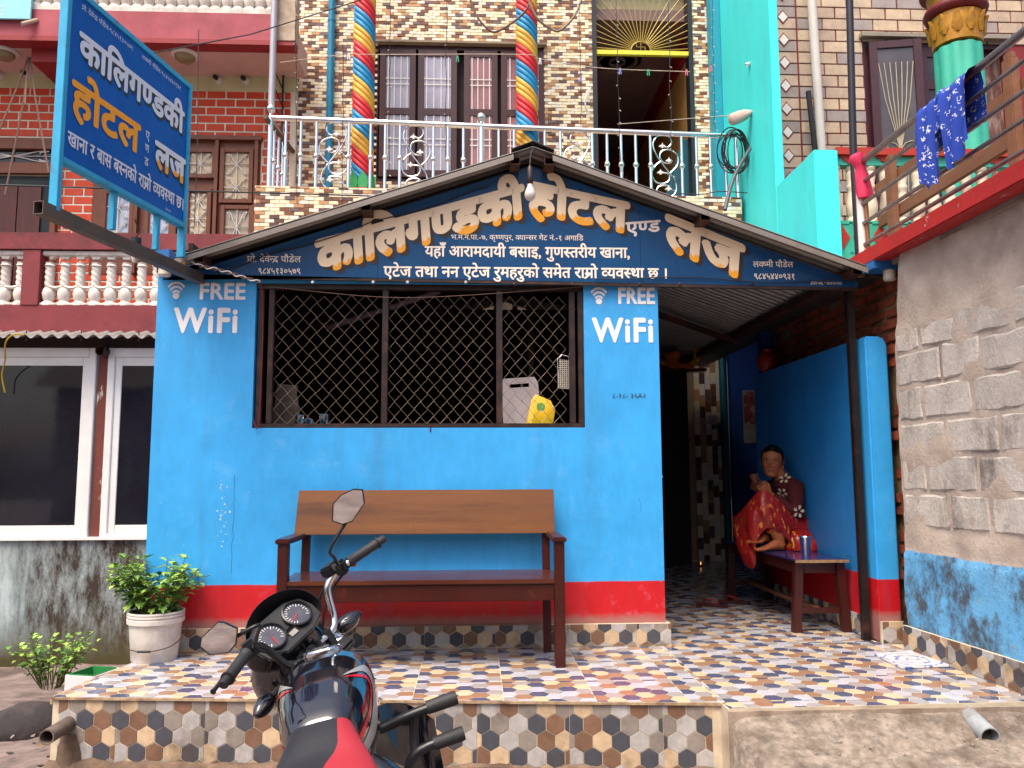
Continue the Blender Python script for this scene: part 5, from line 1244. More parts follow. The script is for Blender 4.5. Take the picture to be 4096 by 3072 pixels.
# ------------------------------------------------------------------ laundry on the steel railing
m, N, L, B = newmat('blue cloth with white print')
pos = N.new('ShaderNodeNewGeometry').outputs['Position']
vo = N.new('ShaderNodeTexVoronoi'); vo.inputs['Scale'].default_value = 26; L.new(pos, vo.inputs['Vector'])
nn = tnoise(N, L, pos, 55, 1, .4, None, 0, 1); band = mth(N, L, 'LESS_THAN', mth(N, L, 'ABSOLUTE', mth(N, L, 'SUBTRACT', nn, .5)), .055)
cell = mth(N, L, 'LESS_THAN', vo.outputs['Distance'], .40)
finish(N, L, B, mixc(N, L, mth(N, L, 'MULTIPLY', band, cell), (.008, .045, .36), (.62, .64, .74)), .8, pos, .2, 80)
nu, nv = 40, 16; mb = MB(); zr = AX(3445, 651, 2.53).z; Ya, Yb = AX(3705, 420, 2.53).y, AX(3915, 265, 2.53).y
for i in range(nu+1):
    u = i/nu; y = Ya+(Yb-Ya)*u
    leg = .50 if u < .40 else (.50-.22*math.exp(-((u-.45)/.04)**2) if u < .5 else .47-.30*max(0, u-.72))
    if .40 <= u <= .50: leg = .24
    if u < .06: leg *= .93
    for j in range(nv+1):
        v = j/nv
        gather = (1-.30*v) if u < .42 else 1-.12*v
        cu = .2 if u < .42 else .72
        yy = Ya+(Yb-Ya)*(cu+(u-cu)*gather)
        x = 2.50-.035*math.sin(min(1, v*6)*PI/2)*1-.02*math.sin(u*26+v*2)*min(1, v*3)
        z = zr+.022-leg*v if v > 0 else zr+.024
        if j == 0: x = 2.53
        mb.v.append(Vector((x, yy, z)))
for i in range(nu):
    for j in range(nv): k = i*(nv+1)+j; mb.f.append((k, k+1, k+nv+2, k+nv+1)); mb.m.append(0)
b0 = len(mb.v)
for i in range(nu+1):
    u = i/nu; y = Ya+(Yb-Ya)*u
    for j in range(4): mb.v.append(Vector((2.53+.03*math.sin(min(1, j*.7)), y, zr+.024-.1*j)))
for i in range(nu):
    for j in range(3): k = b0+i*4+j; mb.f.append((k, k+4, k+5, k+1)); mb.m.append(0)
tag(mb.build('blue_trousers', m, smooth=80, norm=False), 'blue trousers with white print drying on the steel railing', 'clothes')
m_pink = mat('hot pink cloth', '#d8325a', .8, 0, .2, 9, .3, 30); mb = MB(); q = Vector((2.52, .06, zt3))
rings = []
for k, (dx, dz, rx, ry) in enumerate(((-.005, .035, .02, .02), (-.01, .03, .05, .05), (-.015, .0, .055, .05), (-.005, -.04, .035, .035), (.0, -.07, .03, .03), (.01, -.1, .045, .03), (.02, -.16, .05, .035), (.02, -.22, .055, .035), (.02, -.26, .045, .03))):
    rings.append([q+Vector((dx+math.cos(a)*rx*(1+.15*math.sin(3*a+k)), math.sin(a)*ry*(1+.15*math.cos(4*a+k))-.03, dz)) for a in [2*PI*j/16 for j in range(16)]])
mb.loft(rings); tag(mb.build('pink_cloth', m_pink, smooth=60), 'pink cloth knotted round the top of the white railing post', 'cloth')

# ------------------------------------------------------------------ lamp boxes at both ends of the gable sign
m_lbox = mat('sky blue sheet box', '#1f66a8', .5, 0, .1, 4)
def lampbox(px0, px1, py0, py1, spx, spy0, spy1, y, label):
    a, b = AY(px0, py0, y), AY(px1, py1, y); e = E('lamp_box', label, 'lamp', ((a.x+b.x)/2, y, b.z), 'blue lamp boxes at the sign ends')
    mb = MB(); mb.prism([(a.x, b.z), (b.x-.02, b.z), (b.x, b.z+.03), (b.x, a.z), (a.x, a.z-.02)], 'y', y-.05, y+.10); mb.build('housing', m_lbox, e, bevel=.004)
    c = AY(spx, spy0, y); d = AY(spx, spy1, y); mb = MB(); mb.tube([(c.x, y, b.z-.001), (c.x, y, d.z)], .037, 16); mb.tube([(c.x, y, d.z+.0), (c.x, y, d.z-.006)], .032, 16); mb.build('lamp_stub', mat('cream plastic stub', '#d9d0bc', .45, 0, .08), e, smooth=40)
lampbox(604, 690, 1002, 1058, 660, 1050, 1100, -.12, 'blue lamp box with white stub at the left end of the gable sign')
lampbox(3478, 3606, 1024, 1082, 3556, 1068, 1118, -.17, 'blue lamp box with white stub at the right end of the gable sign')
# door pole
mb = MB(); mb.box(2.388, 2.434, .03, .076, 0.0, 2.30)
tag(mb.build('door_pole', mat('black brown square post', '#1f1614', .45, .2, .3, 10, .1, 60, '#5a3020', 5, .6, .55, .7), bevel=.003), 'black square steel post at the right side of the entrance', 'post')
# ------------------------------------------------------------------ wooden bench
m_bwood = mat('varnished orange plank', '#6a3f16', .24, 0, .35, 2.2, .06, 50, '#3a1a08', 2.4, .75, .5, .7, stretch=(.35, 1, 3))
m_bdark = mat('dark red-brown varnish', '#3d130c', .33, 0, .25, 6, .06, 60, '#6a3018', 14, .5, .62, .7)
YF, YBk = -.52, -.10
bx0, bx1 = AY(1112, 2300, YF).x, AY(2257, 2300, YF).x
zs_ = AY(1800, 2320, YF-.03).z; za_ = AY(1130, 2155, YF).z
bench = E('bench', 'dark wooden bench with orange varnished backrest against the blue wall', 'bench', ((bx0+bx1)/2, -.3, 0))
t = .055
for x in (bx0, bx1-t):
    mb = MB(); mb.box(x, x+t, YF-.03, YF+.03, 0, za_-.028); mb.build('leg', m_bdark, bench, bevel=.004)
    mb = MB(); xx = x+(.035 if x == bx0 else -.03); mb.add([(a, y+dy, z) for z, dy in ((0, -.05), (zs_, 0.0), (.86, .045)) for y in (YBk-.02, YBk+.02) for a in (xx, xx+.045)], [(0, 1, 3, 2), (0, 2, 6, 4), (2, 3, 7, 6), (3, 1, 5, 7), (1, 0, 4, 5), (4, 6, 10, 8), (6, 7, 11, 10), (7, 5, 9, 11), (5, 4, 8, 9), (8, 10, 11, 9)]); mb.build('back_leg', m_bdark, bench)
    mb = MB(); mb.box(x-.012, x+t+.012, YF-.045, YBk-.03, za_-.028, za_); mb.build('armrest', m_bdark, bench, bevel=.007)
    mb = MB(); mb.box(x+.012, x+t-.012, YF+.03, YBk-.04, zs_-.075, zs_-.03); mb.build('side_rail', m_bdark, bench)
mb = MB(); mb.box(bx0+t+.001, bx1-t-.001, YF-.035, YBk+.01, zs_-.025, zs_); mb.box(bx0+.01, bx1-.01, YF+.031, YBk-.03, zs_-.024, zs_-.001); mb.build('seat', mat('dark varnished seat', '#4a2418', .22, 0, .25, 3, .04, 60, '#7a4020', 5, .4, stretch=(.3, 1, 1)), bench, bevel=.004)
mb = MB(); mb.box(bx0+t+.002, bx1-t-.002, YF-.022, YF+.0, zs_-.115, zs_-.027); mb.build('front_rail', m_bdark, bench, bevel=.004)
a, b = AY(1190, 1962, YBk+.02), AY(2214, 1957, YBk+.02); zl = AY(1500, 2136, YBk).z
mb = MB(); mb.add([(a.x, YBk-.045, zl), (b.x, YBk-.045, zl), (b.x, YBk+.01, b.z), (a.x+.01, YBk+.01, a.z), (a.x, YBk-.025, zl), (b.x, YBk-.025, zl), (b.x, YBk+.03, b.z), (a.x+.01, YBk+.03, a.z)], [(0, 1, 2, 3), (7, 6, 5, 4), (0, 4, 5, 1), (1, 5, 6, 2), (2, 6, 7, 3), (3, 7, 4, 0)]); mb.build('backrest', m_bwood, bench, bevel=.003)

# ------------------------------------------------------------------ plant in a paint bucket
bc = AZ(640, 2622, 0); bc.y = -.20; bc = Vector((bc.x, -.2, 0)); bc.x = AZ(612, 2640, 0).x
m_buck = mat('grubby white plastic bucket', '#d6cfc8', .5, 0, .08, 6, .06, 40, '#8f7a66', 5, .5, .54, .72)
pot = E('bucket', 'grubby white plastic bucket with wire handle on the left end of the step', 'bucket', bc)
mb = MB(); mb.lathe([(.0, .0), (.128, .0), (.132, .01), (.15, .245), (.163, .247), (.165, .275), (.157, .278), (.158, .288), (.165, .290), (.165, .298), (.158, .30), (.158, .308), (.165, .31), (.164, .32), (.152, .32), (.148, .27), (.0, .265)], bc, (0, 0, 1), 40, cap=False); mb.v = [Vector((bc.x+(v.x-bc.x)*.93, bc.y+(v.y-bc.y)*.93, v.z*.84)) for v in mb.v]; mb.build('body', m_buck, pot, smooth=35)
mb = MB(); hp = spline([bc+Vector((-.167, 0, .22)), bc+Vector((-.175, -.02, .15)), bc+Vector((-.12, -.10, .088)), bc+Vector((0, -.15, .072)), bc+Vector((.12, -.10, .088)), bc+Vector((.175, -.02, .15)), bc+Vector((.167, 0, .22))], 6); mb.tube(hp, .0028, 6); mb.build('handle', m_rust, pot)
mb = MB(); mb.tube([bc+Vector((-.035, -.153, .073)), bc+Vector((.035, -.153, .073))], .007, 8); mb.build('grip', m_black, pot)
mb = MB(); mb.lathe([(.0, .006), (.148, 0)], bc+Vector((0, 0, .228)), (0, 0, 1), 24, cap=False); mb.build('soil', mat('dry soil', '#3a2a1e', .95, 0, .4, 30, .8, 60), pot)
m_leaf = [mat('fresh leaf '+n, c, .5, 0, .25, 25, .2, 60) for n, c in (('light', '#93b24a'), ('mid', '#67903a'), ('deep', '#41702c'))]
for m_ in m_leaf:
    bsdf = m_.node_tree.nodes['Principled BSDF']; bsdf.inputs['Transmission Weight'].default_value = 0; bsdf.inputs['Subsurface Weight'].default_value = .15; bsdf.inputs['Subsurface Radius'].default_value = (.02, .03, .005)
m_stem = mat('green brown stem', '#5a5a2c', .7, 0, .2, 20)
LOBE = [(0, 0), (.10, .10), (.30, .12), (.22, .28), (.42, .38), (.26, .48), (.34, .70), (.14, .72), (0, 1.0)]
LOBE = LOBE+[(-a, b) for a, b in LOBE[-2:0:-1]]
def leaf(mb, p, d, upv, s, mi, curl=.25):
    d = d.normalized(); sd = d.cross(upv)
    if sd.length < .01: sd = Vector((1, 0, 0))
    sd.normalize(); n_ = sd.cross(d).normalized()
    pt = lambda a, b: p+sd*(a*s)+d*(b*s)+n_*(abs(a)*.35*s-curl*s*b*b)
    mid = [(0, .0), (0, .3), (0, .55), (0, 1.0)]
    vs = [pt(a, b) for a, b in LOBE]; n = len(vs); vs += [pt(0, .2), pt(0, .45), pt(0, .72)]
    fs = []
    half = len(LOBE)//2
    seg = lambda i: n if i < 2 else (n+1 if i < 5 else n+2)
    for i in range(half):
        fs.append((i, i+1, seg(i))); j, j2 = (n-i) % n, n-i-1
        fs.append((j, seg(i), j2))
        if seg(i) != seg(i+1) and i+1 < half: fs.append((seg(i), i+1, seg(i+1))); fs.append((seg(i), seg(i+1), n-i-1))
    mb.add(vs, fs, mi)
def bush(name, base, stems, ht, spread, nl, ls, seed, label, group=None, ell=(1, .75)):
    rg = random.Random(seed); e = E(name, label, 'plant', base, group); fl = MB(); stm = MB()
    for k in range(stems):
        a = rg.uniform(0, 2*PI); rr = rg.uniform(.15, 1)**.6; h = ht*rg.uniform(.65, 1.05)*(1-.25*rr); top = base+Vector((math.cos(a)*spread*rr*ell[0], math.sin(a)*spread*rr*ell[1], h))
        b0 = base+Vector((math.cos(a)*.06, math.sin(a)*.06, 0)); mid = b0.lerp(top, .5)+Vector((0, 0, h*.12)); path = spline([b0, mid, top], 5)
        stm.tube(path, [.0045*(1-.6*i/(len(path)-1)) for i in range(len(path))], 5)
        for i in range(nl):
            t = .25+.75*(i+rg.random())/nl; p = path[min(len(path)-1, int(t*(len(path)-1)))]
            aa = i*2.4+rg.uniform(-.5, .5); d = Vector((math.cos(aa), math.sin(aa), rg.uniform(-.25, .55)+(.6 if t > .9 else 0)))
            s = ls*rg.uniform(.6, 1.2)*(1.1-.35*t); mi = rg.choices((0, 1, 2), (5, 3, 1) if t > .7 else (1.5, 4, 3))[0]
            leaf(fl, p+d*.012, d, Vector((0, 0, 1)), s, mi, rg.uniform(.1, .5))
    stuff(stm.build('stems', m_stem, e, smooth=60)); stuff(fl.build('leaves', m_leaf, e, norm=False)); return e
bush('potted_plant', bc+Vector((0, 0, .22)), 34, .40, .31, 24, .060, 5, 'leafy green plant with lobed leaves growing in the white bucket')

# ------------------------------------------------------------------ weeds, sack and carton beside the step
wb = AZ(90, 2840, -.5); bush('weed', Vector((wb.x+.05, wb.y+.25, -.42)), 26, .42, .36, 12, .06, 8, 'straggly weed with small leaves beside the stained plinth', ell=(1, .5))
sk = AZ(95, 2860, -.42); mb = MB(); rings = []
for k, (z, r_) in enumerate(((0, .2), (.05, .26), (.11, .26), (.16, .21), (.20, .14), (.215, .02))):
    rings.append([Vector((sk.x-.05, sk.y+.2, gz(sk.x, sk.y+.2)-.03))+Vector((math.cos(a)*r_*(1+.12*math.sin(5*a+k*2)), math.sin(a)*r_*.8*(1+.1*math.cos(4*a+k)), z)) for a in [2*PI*j/28 for j in range(28)]])
mb.loft(rings); tag(mb.build('sack', mat('dark dusty sack', '#2a2426', .85, 0, .35, 8, .6, 30, '#5a4a40', 4, .5), smooth=70), 'dark slumped sack on the ground in the lower left corner', 'sack')
cb = AY(340, 2712, -.45); ct = E('carton', 'white carton lined with green, behind the left end of the tiled step', 'box', (cb.x, -.4, -.45))
mb = MB(); rz = Matrix.Rotation(R(-14), 3, 'Z'); cc = Vector((cb.x, -.36, -.40)); hw, hd, hh = .085, .10, .375
for c_, s_ in (((-hw, 0, hh/2), (.008, 2*hd, hh)), ((hw, 0, hh/2), (.008, 2*hd, hh)), ((0, -hd, hh/2), (2*hw-.008, .008, hh)), ((0, hd, hh/2), (2*hw-.008, .008, hh))): mb.obox(cc+rz@Vector(c_), s_, rz)
mb.build('side', mat('white carton', '#d8d0d0', .6, 0, .06), ct)
mb = MB()
for c_, s_ in (((-hw+.01, 0, hh-.03), (.006, 2*hd-.02, .07)), ((hw-.01, 0, hh-.03), (.006, 2*hd-.02, .07)), ((0, hd-.01, hh-.03), (2*hw-.03, .006, .07)), ((0, -hd+.01, hh-.03), (2*hw-.03, .006, .07))): mb.obox(cc+rz@Vector(c_), s_, rz)
mb.build('liner', mat('green carton lining', '#1f7a3c', .6), ct)
zt_top = cc.z+hh

# ------------------------------------------------------------------ entrance: table, tumbler, slippers, calendar
m_tab = mat('red-brown table paint', '#3a120e', .4, 0, .25, 7, .08, 60)
table = E('side_table', 'low narrow dark red table with blue laminate top inside the entrance', 'table', (2.25, 1.0, 0))
TX0, TX1, TY0, TY1, TZ = 2.075, 2.425, .27, 1.78, .468
mb = MB(); mb.box(TX0, TX1, TY0, TY1, TZ-.014, TZ); mb.build('table_top', mat('violet blue laminate', '#252a58', .16, 0, .15, 4), table, bevel=.002)
mb = MB(); mb.box(TX0-.004, TX1+.002, TY0-.004, TY0-.0005, TZ-.02, TZ-.001); mb.build('worn_edge', mat('chipped laminate edge', '#8a6a4c', .8, 0, .4, 30), table)
for x, y, lean in ((TX0+.01, TY0+.03, -1), (TX1-.07, TY0+.03, 1), (TX0+.01, TY1-.09, -1), (TX1-.07, TY1-.09, 1)):
    mb = MB(); l = .03*lean; mb.add([(x+a+(l if z == 0 else 0), y+b, z) for z in (0, TZ-.015) for b in (0, .055) for a in (0, .055)], [(0, 2, 3, 1), (4, 5, 7, 6), (0, 1, 5, 4), (2, 6, 7, 3), (0, 4, 6, 2), (1, 3, 7, 5)]); mb.build('leg', m_tab, table, bevel=.003)
for (a, b, c, d, e, f) in ((TX0+.07, TX1-.075, TY0+.04, TY0+.065, TZ-.09, TZ-.016), (TX0+.07, TX1-.075, TY1-.075, TY1-.05, TZ-.09, TZ-.016), (TX0+.02, TX0+.045, TY0+.09, TY1-.095, TZ-.09, TZ-.016), (TX1-.05, TX1-.025, TY0+.09, TY1-.095, TZ-.09, TZ-.016)): mb = MB(); mb.box(a, b, c, d, e, f); mb.build('apron', m_tab, table)
for (a, b, c, d) in ((TX0+.05, TX1-.055, TY0+.045, TY0+.07), (TX0+.05, TX1-.055, TY1-.08, TY1-.055)): mb = MB(); mb.box(a, b, c, d, .12, .155); mb.build('stretcher', m_tab, table)
mb = MB(); mb.box(2.235, 2.265, TY0+.072, TY1-.082, .125, .15); mb.build('long_stretcher', mat('bare timber rail', '#7a4a34', .7), table)
q = Vector((2.262, .56, TZ+.001)); mb = MB(); mb.lathe([(.0, .002), (.029, .0), (.031, .004), (.038, .118), (.0415, .122), (.0405, .126), (.036, .122), (.029, .01), (.0, .008)], q, (0, 0, 1), 28, cap=False)
tag(mb.build('steel_tumbler', m_chrome, smooth=50), 'shiny steel tumbler standing on the low table', 'cup')
def slipper(px, py, ang, label):
    p = AZ(px, py, .004); e = E('slipper', label, 'slipper', p, 'slippers on the entrance floor'); M_ = Matrix.Rotation(ang, 3, 'Z')
    ol = [(-.125, .0), (-.11, .032), (-.04, .034), (.04, .042), (.10, .042), (.125, .015), (.122, -.02), (.09, -.042), (.02, -.038), (-.06, -.032), (-.115, -.028)]
    mb = MB(); n = len(ol); mb.add([p+M_@Vector((a, b, 0)) for a, b in ol]+[p+M_@Vector((a, b, .018)) for a, b in ol], [tuple(range(n))[::-1], tuple(range(n, 2*n))]+[(i, (i+1) % n, n+(i+1) % n, n+i) for i in range(n)]); mb.build('sole', mat('dark red rubber', '#4a1214', .6), e, bevel=.003)
    mb = MB()
    for s in (-1, 1): mb.tube(spline([p+M_@Vector((.075, 0, .02)), p+M_@Vector((.05, .018*s, .05)), p+M_@Vector((.0, .036*s, .045)), p+M_@Vector((-.04, .034*s, .018))], 4), .006, 6)
    mb.build('strap', mat('maroon strap', '#8a1a22', .5), e, smooth=60)
slipper(2850, 2425, R(150), 'dark red flip-flop on the entrance floor, the one nearer the blue hut wall')
slipper(2935, 2412, R(160), 'dark red flip-flop on the entrance floor, the one nearer the table')
# back of the passage
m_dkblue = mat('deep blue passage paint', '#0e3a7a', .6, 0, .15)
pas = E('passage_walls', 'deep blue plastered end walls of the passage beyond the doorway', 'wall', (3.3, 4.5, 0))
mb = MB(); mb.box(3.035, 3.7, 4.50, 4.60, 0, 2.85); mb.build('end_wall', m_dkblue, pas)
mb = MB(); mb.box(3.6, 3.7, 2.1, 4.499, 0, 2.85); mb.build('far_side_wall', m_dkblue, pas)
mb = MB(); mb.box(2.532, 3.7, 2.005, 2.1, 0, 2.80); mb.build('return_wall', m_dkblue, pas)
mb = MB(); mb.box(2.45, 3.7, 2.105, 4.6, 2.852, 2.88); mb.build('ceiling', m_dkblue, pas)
mb = MB(); mb.box(2.62, 3.034, 4.60, 4.649, 0, 3.45); mb.build('tile_bed', m_mort, hotel)
chiclets(hotel, 'pier_mosaic', [(0.0, 3.4, 2.62, 3.034)], (0, 4.60, 0), (1, 0, 0), (0, 0, 1), (0, -1, 0), tw=.135, th=.068, vertical=True, seed=17)
mb = MB(); mb.tube([(2.965, 4.53, 0), (2.955, 4.53, 2.62)], .045, 14); mb.tube([(2.96, 4.53, 1.0), (2.96, 4.53, 1.03)], .05, 14)
tag(mb.build('passage_pipe', mat('dark teal pipe', '#0e5a66', .45), smooth=40), 'dark teal vertical pipe at the back of the passage', 'pipe')
q = AY(2850, 1680, 4.585); mb = MB(); mb.box(q.x-.055, q.x+.055, 4.57, 4.582, q.z-.055, q.z+.055); mb.obox((q.x, 4.567, q.z), (.04, .008, .05))
tag(mb.build('switch_plate', mat('ivory switch plate', '#b9ab98', .5), bevel=.003), 'small ivory switch plate on the mosaic pier in the passage', 'switch')
a, b = AY(2972, 1560, 4.46), AY(3028, 1772, 4.46); cal = E('wall_calendar', 'tattered paper wall calendar hanging in the dark passage', 'calendar', (a.x, 4.46, b.z))
mb = MB(); mb.box(a.x, b.x, 4.482, 4.492, b.z, a.z); mb.build('backing', mat('grey calendar paper', '#8a8274', .8, 0, .15, 20), cal)
mb = MB(); zmid = b.z+(a.z-b.z)*.36; mb.box(a.x+.01, b.x-.01, 4.478, 4.4815, zmid, a.z-.02); mb.build('picture', mat('red calendar picture', '#7a2c20', .6, 0, .6, 9, 0, 60, '#b9a88c', 7, .7, .5, .58), cal)
# garland and shelf in the doorway
gl = E('marigold_garland', 'orange marigold garland hanging in the dark doorway', 'garland', AY(2740, 1450, 3.4)); mfl = [mat('marigold orange', '#c8641c', .7, 0, .2, 30, .5, 80), mat('marigold yellow', '#d9a02a', .7, 0, .2, 30, .5, 80)]
pth = spline([AY(2785, 1385, 3.4), AY(2788, 1430, 3.4), AY(2765, 1460, 3.4), AY(2720, 1462, 3.4), AY(2660, 1452, 3.4), AY(2620, 1440, 3.4)], 4)
fm = []
for k in range(2):
    mb = MB()
    for i in range(3): mb.lathe([(.012, -.014), (.030-.004*i, -.004+.006*i), (.027-.004*i, .004+.007*i), (.012, .004+.006*i)], (0, 0, 0), (0, 0, 1), 12)
    fm.append(mb.mesh('flower', mfl[k], smooth=30))
for i, p in enumerate(pth): piece(fm[i < 8], 'flower', p, gl, (rnd.uniform(-1.5, 1.5), rnd.uniform(-1, 1), 0), (1.4, 1.4, 1.4))
for i in range(7): piece(fm[0], 'flower', AY(2690+rnd.uniform(-18, 18), 1430+rnd.uniform(-20, 20), 3.38), gl, (rnd.uniform(-1.5, 1.5), rnd.uniform(-1, 1), 0), (1.5, 1.5, 1.5))
q = AY(2700, 1475, 3.5); mb = MB(); mb.box(1.153, 2.45, 3.44, 3.6, q.z-.03, q.z); tag(mb.build('header_beam', m_bdark), 'dark timber beam carrying the garland in the doorway', 'beam')
mb = MB(); mb.box(2.43, 2.50, 4.44, 4.55, 0, 3.4); tag(mb.build('passage_post', m_bdark), 'dark timber post left of the mosaic pier', 'post')
mb = MB(); mb.box(1.153, 2.43, 4.2, 4.3, 0, 3.4); tag(mb.build('passage_door', mat('near black door', '#1a0f0c', .6, 0, .3, 10, .1, 40)), 'dark closed door at the back of the passage', 'door')
# diya on the passage floor
q = AZ(2803, 2250, .0); e = E('oil_lamp', 'tiny lit oil lamp on the floor at the back of the passage', 'lamp', (q.x, 4.1, 0))
q = Vector((q.x*9.1/ (q.y+5), 4.1, 0))
mb = MB(); mb.lathe([(.0, .0), (.02, .0), (.03, .015), (.027, .016), (.0, .006)], q, (0, 0, 1), 14, cap=False); mb.build('bowl', m_rust, e, smooth=40)
m, N, L, B = newmat('small flame'); B.inputs['Emission Color'].default_value = (1, .35, .08, 1); B.inputs['Emission Strength'].default_value = 1.5
mb = MB(); mb.lathe([(.001, 0), (.005, .010), (.004, .022), (.0005, .04)], q+Vector((0, 0, .014)), (0, 0, 1), 10); mb.build('flame', m, e, smooth=60)
mb = MB(); q = AX(3062, 1470, 2.49); mb.lathe([(.0, .0), (.05, .0), (.085, .05), (.09, .10), (.07, .15), (.045, .17), (.05, .19), (.044, .19), (.04, .17)], (2.49, q.y-.05, 1.881), (0, 0, 1), 24)
tag(mb.build('red_pot', mat('red clay pot', '#8a1f14', .5), smooth=50), 'round red pot on the far end of the blue partition top', 'pot')

m_kitchen_shade = mat('painted kitchen shade', '#1c120d', .9, 0, .4, 3, .3, 30)  # near-black colour puts the kitchen's shade into the added lining
kit = E('kitchen_room', 'dark lining added behind the mesh window, coloured to keep the kitchen in shade', 'room', (-.4, 2.2, 0))
mb = MB(); mb.box(-1.829, 1.029, 2.20, 2.26, 0, 2.5); mb.build('back_wall', m_kitchen_shade, kit)
mb = MB(); mb.box(-1.829, -1.80, .14, 2.19, 0, 2.5); mb.build('left_lining', m_kitchen_shade, kit)
mb = MB(); mb.box(1.0, 1.0295, .14, 2.19, 0, 2.5); mb.build('right_lining', m_kitchen_shade, kit)
mb = MB(); mb.box(-1.8, .99, .14, 2.19, .0005, .01); mb.build('floor_lining', m_kitchen_shade, kit)
mb = MB(); mb.add([(-1.8, .14, 2.31), (RX, .14, 2.62), (.99, .14, 2.5), (.99, 2.19, 2.5), (RX, 2.19, 2.62), (-1.8, 2.19, 2.31)], [(0, 1, 4, 5), (1, 2, 3, 4)]); mb.build('ceiling_lining', m_kitchen_shade, kit)
# ------------------------------------------------------------------ kitchen things behind the grille
ctr = E('kitchen_counter', 'dark counter just behind the mesh window', 'counter', (-.3, .4, 0))
mb = MB(); mb.box(-1.82, 1.02, .14, .62, 1.27, 1.30); mb.build('top', m_bdark, ctr); mb = MB(); mb.box(-1.8, 1.0, .58, .6, 0, 1.27); mb.build('front_panel', m_bdark, ctr)
a, b = AY(2010, 1480, .22), AY(2160, 1480, .22); mb = MB(); w_, h_ = .245, .345; O = Vector((AY(2016, 1690, .2).x, .19, 1.302)); tl = Matrix.Rotation(R(-9), 3, 'X')@Matrix.Rotation(R(-4), 3, 'Y')
ol = [(0, 0), (w_, 0), (w_, h_-.03), (w_-.03, h_), (.03, h_), (0, h_-.03)]; hl = [(.06, h_-.065), (w_-.06, h_-.065), (w_-.06, h_-.04), (.06, h_-.04)]
def flat(mb, pts, y0, y1): mb.add([O+tl@Vector((u, y, v)) for y in (y0, y1) for u, v in pts], [tuple(range(len(pts))), tuple(range(2*len(pts)-1, len(pts)-1, -1))]+[(i, len(pts)+i, len(pts)+(i+1) % len(pts), (i+1) % len(pts)) for i in range(len(pts))])
flat(mb, [(0, 0), (w_, 0), (w_, h_-.065), (0, h_-.065)], 0, .008)
flat(mb, [(0, h_-.0648), (.06, h_-.0648), (.06, h_-.0402), (0, h_-.0402)], 0, .008); flat(mb, [(w_-.06, h_-.0648), (w_, h_-.0648), (w_, h_-.0402), (w_-.06, h_-.0402)], 0, .008); flat(mb, [(0, h_-.04), (w_, h_-.04), (w_-.02, h_), (.02, h_)], 0, .008)
tag(mb.build('chopping_board', mat('grey steel chopping board', '#a89a98', .4, .3, .15, 5)), 'grey chopping board with a hand slot leaning behind the mesh window', 'chopping board')
O2 = Vector((AY(2100, 1690, .13).x, .145, 1.303)); pk = MB(); rows = 8; cols = 8
m, N, L, B = newmat('yellow printed plastic'); pos = N.new('ShaderNodeNewGeometry').outputs['Position']; dd = N.new('ShaderNodeVectorMath'); dd.operation = 'DISTANCE'; L.new(pos, dd.inputs[0]); dd.inputs[1].default_value = O2+Vector((.10, 0, .145))
g_ = N.new('ShaderNodeMapRange'); g_.inputs[1].default_value = .036; g_.inputs[2].default_value = .032; L.new(dd.outputs['Value'], g_.inputs[0])
c = mixc(N, L, g_.outputs[0], (.85, .52, .02), (.10, .28, .03)); c = mixc(N, L, tnoise(N, L, pos, 14, 4, .6, None, .6, .64), c, (.75, .6, .45)); finish(N, L, B, c, .28, pos, .4, 22)
pol = [(.0, .0), (.17, .0), (.195, .13), (.165, .19), (.07, .23), (.045, .20)]
cen = (.1, .1)
for s_ in (-1, 1):
    vs = [O2+Vector((cen[0], s_*.022, cen[1]))]+[O2+Vector((cen[0]+(u-cen[0])*.6, s_*.018+.004*math.sin(i*2.1), cen[1]+(v-cen[1])*.6)) for i, (u, v) in enumerate(pol)]+[O2+Vector((u, 0, v)) for u, v in pol]; n = 6
    pk.add(vs, [(0, 1+i, 1+(i+1) % n) for i in range(n)]+[(1+i, 7+i, 7+(i+1) % n, 1+(i+1) % n) for i in range(n)])
tag(pk.build('yellow_packet', m, smooth=30), 'crumpled yellow packet with a green emblem behind the mesh window', 'packet')
gp = AY(2255, 1425, .11); grt = E('grater', 'flat steel grater hanging behind the right edge of the mesh window', 'grater', (gp.x, .11, gp.z-.2))
m, N, L, B = newmat('perforated steel'); pos = N.new('ShaderNodeNewGeometry').outputs['Position']; mp = N.new('ShaderNodeMapping'); mp.inputs['Scale'].default_value = (75, 1, 75); L.new(pos, mp.inputs[0]); vo = N.new('ShaderNodeTexVoronoi'); vo.inputs['Scale'].default_value = 1; vo.inputs['Randomness'].default_value = 0; vo.feature = 'F1'; L.new(mp.outputs[0], vo.inputs['Vector'])
L.new(mixc(N, L, mth(N, L, 'LESS_THAN', vo.outputs['Distance'], .36), (.55, .5, .42), (.02, .015, .01)), B.inputs['Base Color']); B.inputs['Metallic'].default_value = .3; B.inputs['Roughness'].default_value = .4
mb = MB(); mb.obox((gp.x, .11, gp.z-.115), (.072, .006, .185), Matrix.Rotation(R(3), 3, 'Y')); mb.build('blade', m, grt)
mb = MB(); mb.tube([(gp.x-.036, .11, gp.z-.2), (gp.x-.04, .11, gp.z-.02), (gp.x-.01, .11, gp.z+.01), (gp.x+.03, .11, gp.z), (gp.x+.034, .11, gp.z-.03)], .0028, 6); mb.build('wire_handle', m_chrome, grt)
q0, q1 = AY(1310, 1312, 1.2), AY(1760, 1165, 1.2); mb = MB(); mb.tube([q0, q1], .022, 10); tag(mb.build('roof_strut', mat('pale painted strut', '#8a7a8c', .5), smooth=40), 'pale sloping strut inside the dark kitchen', 'strut')
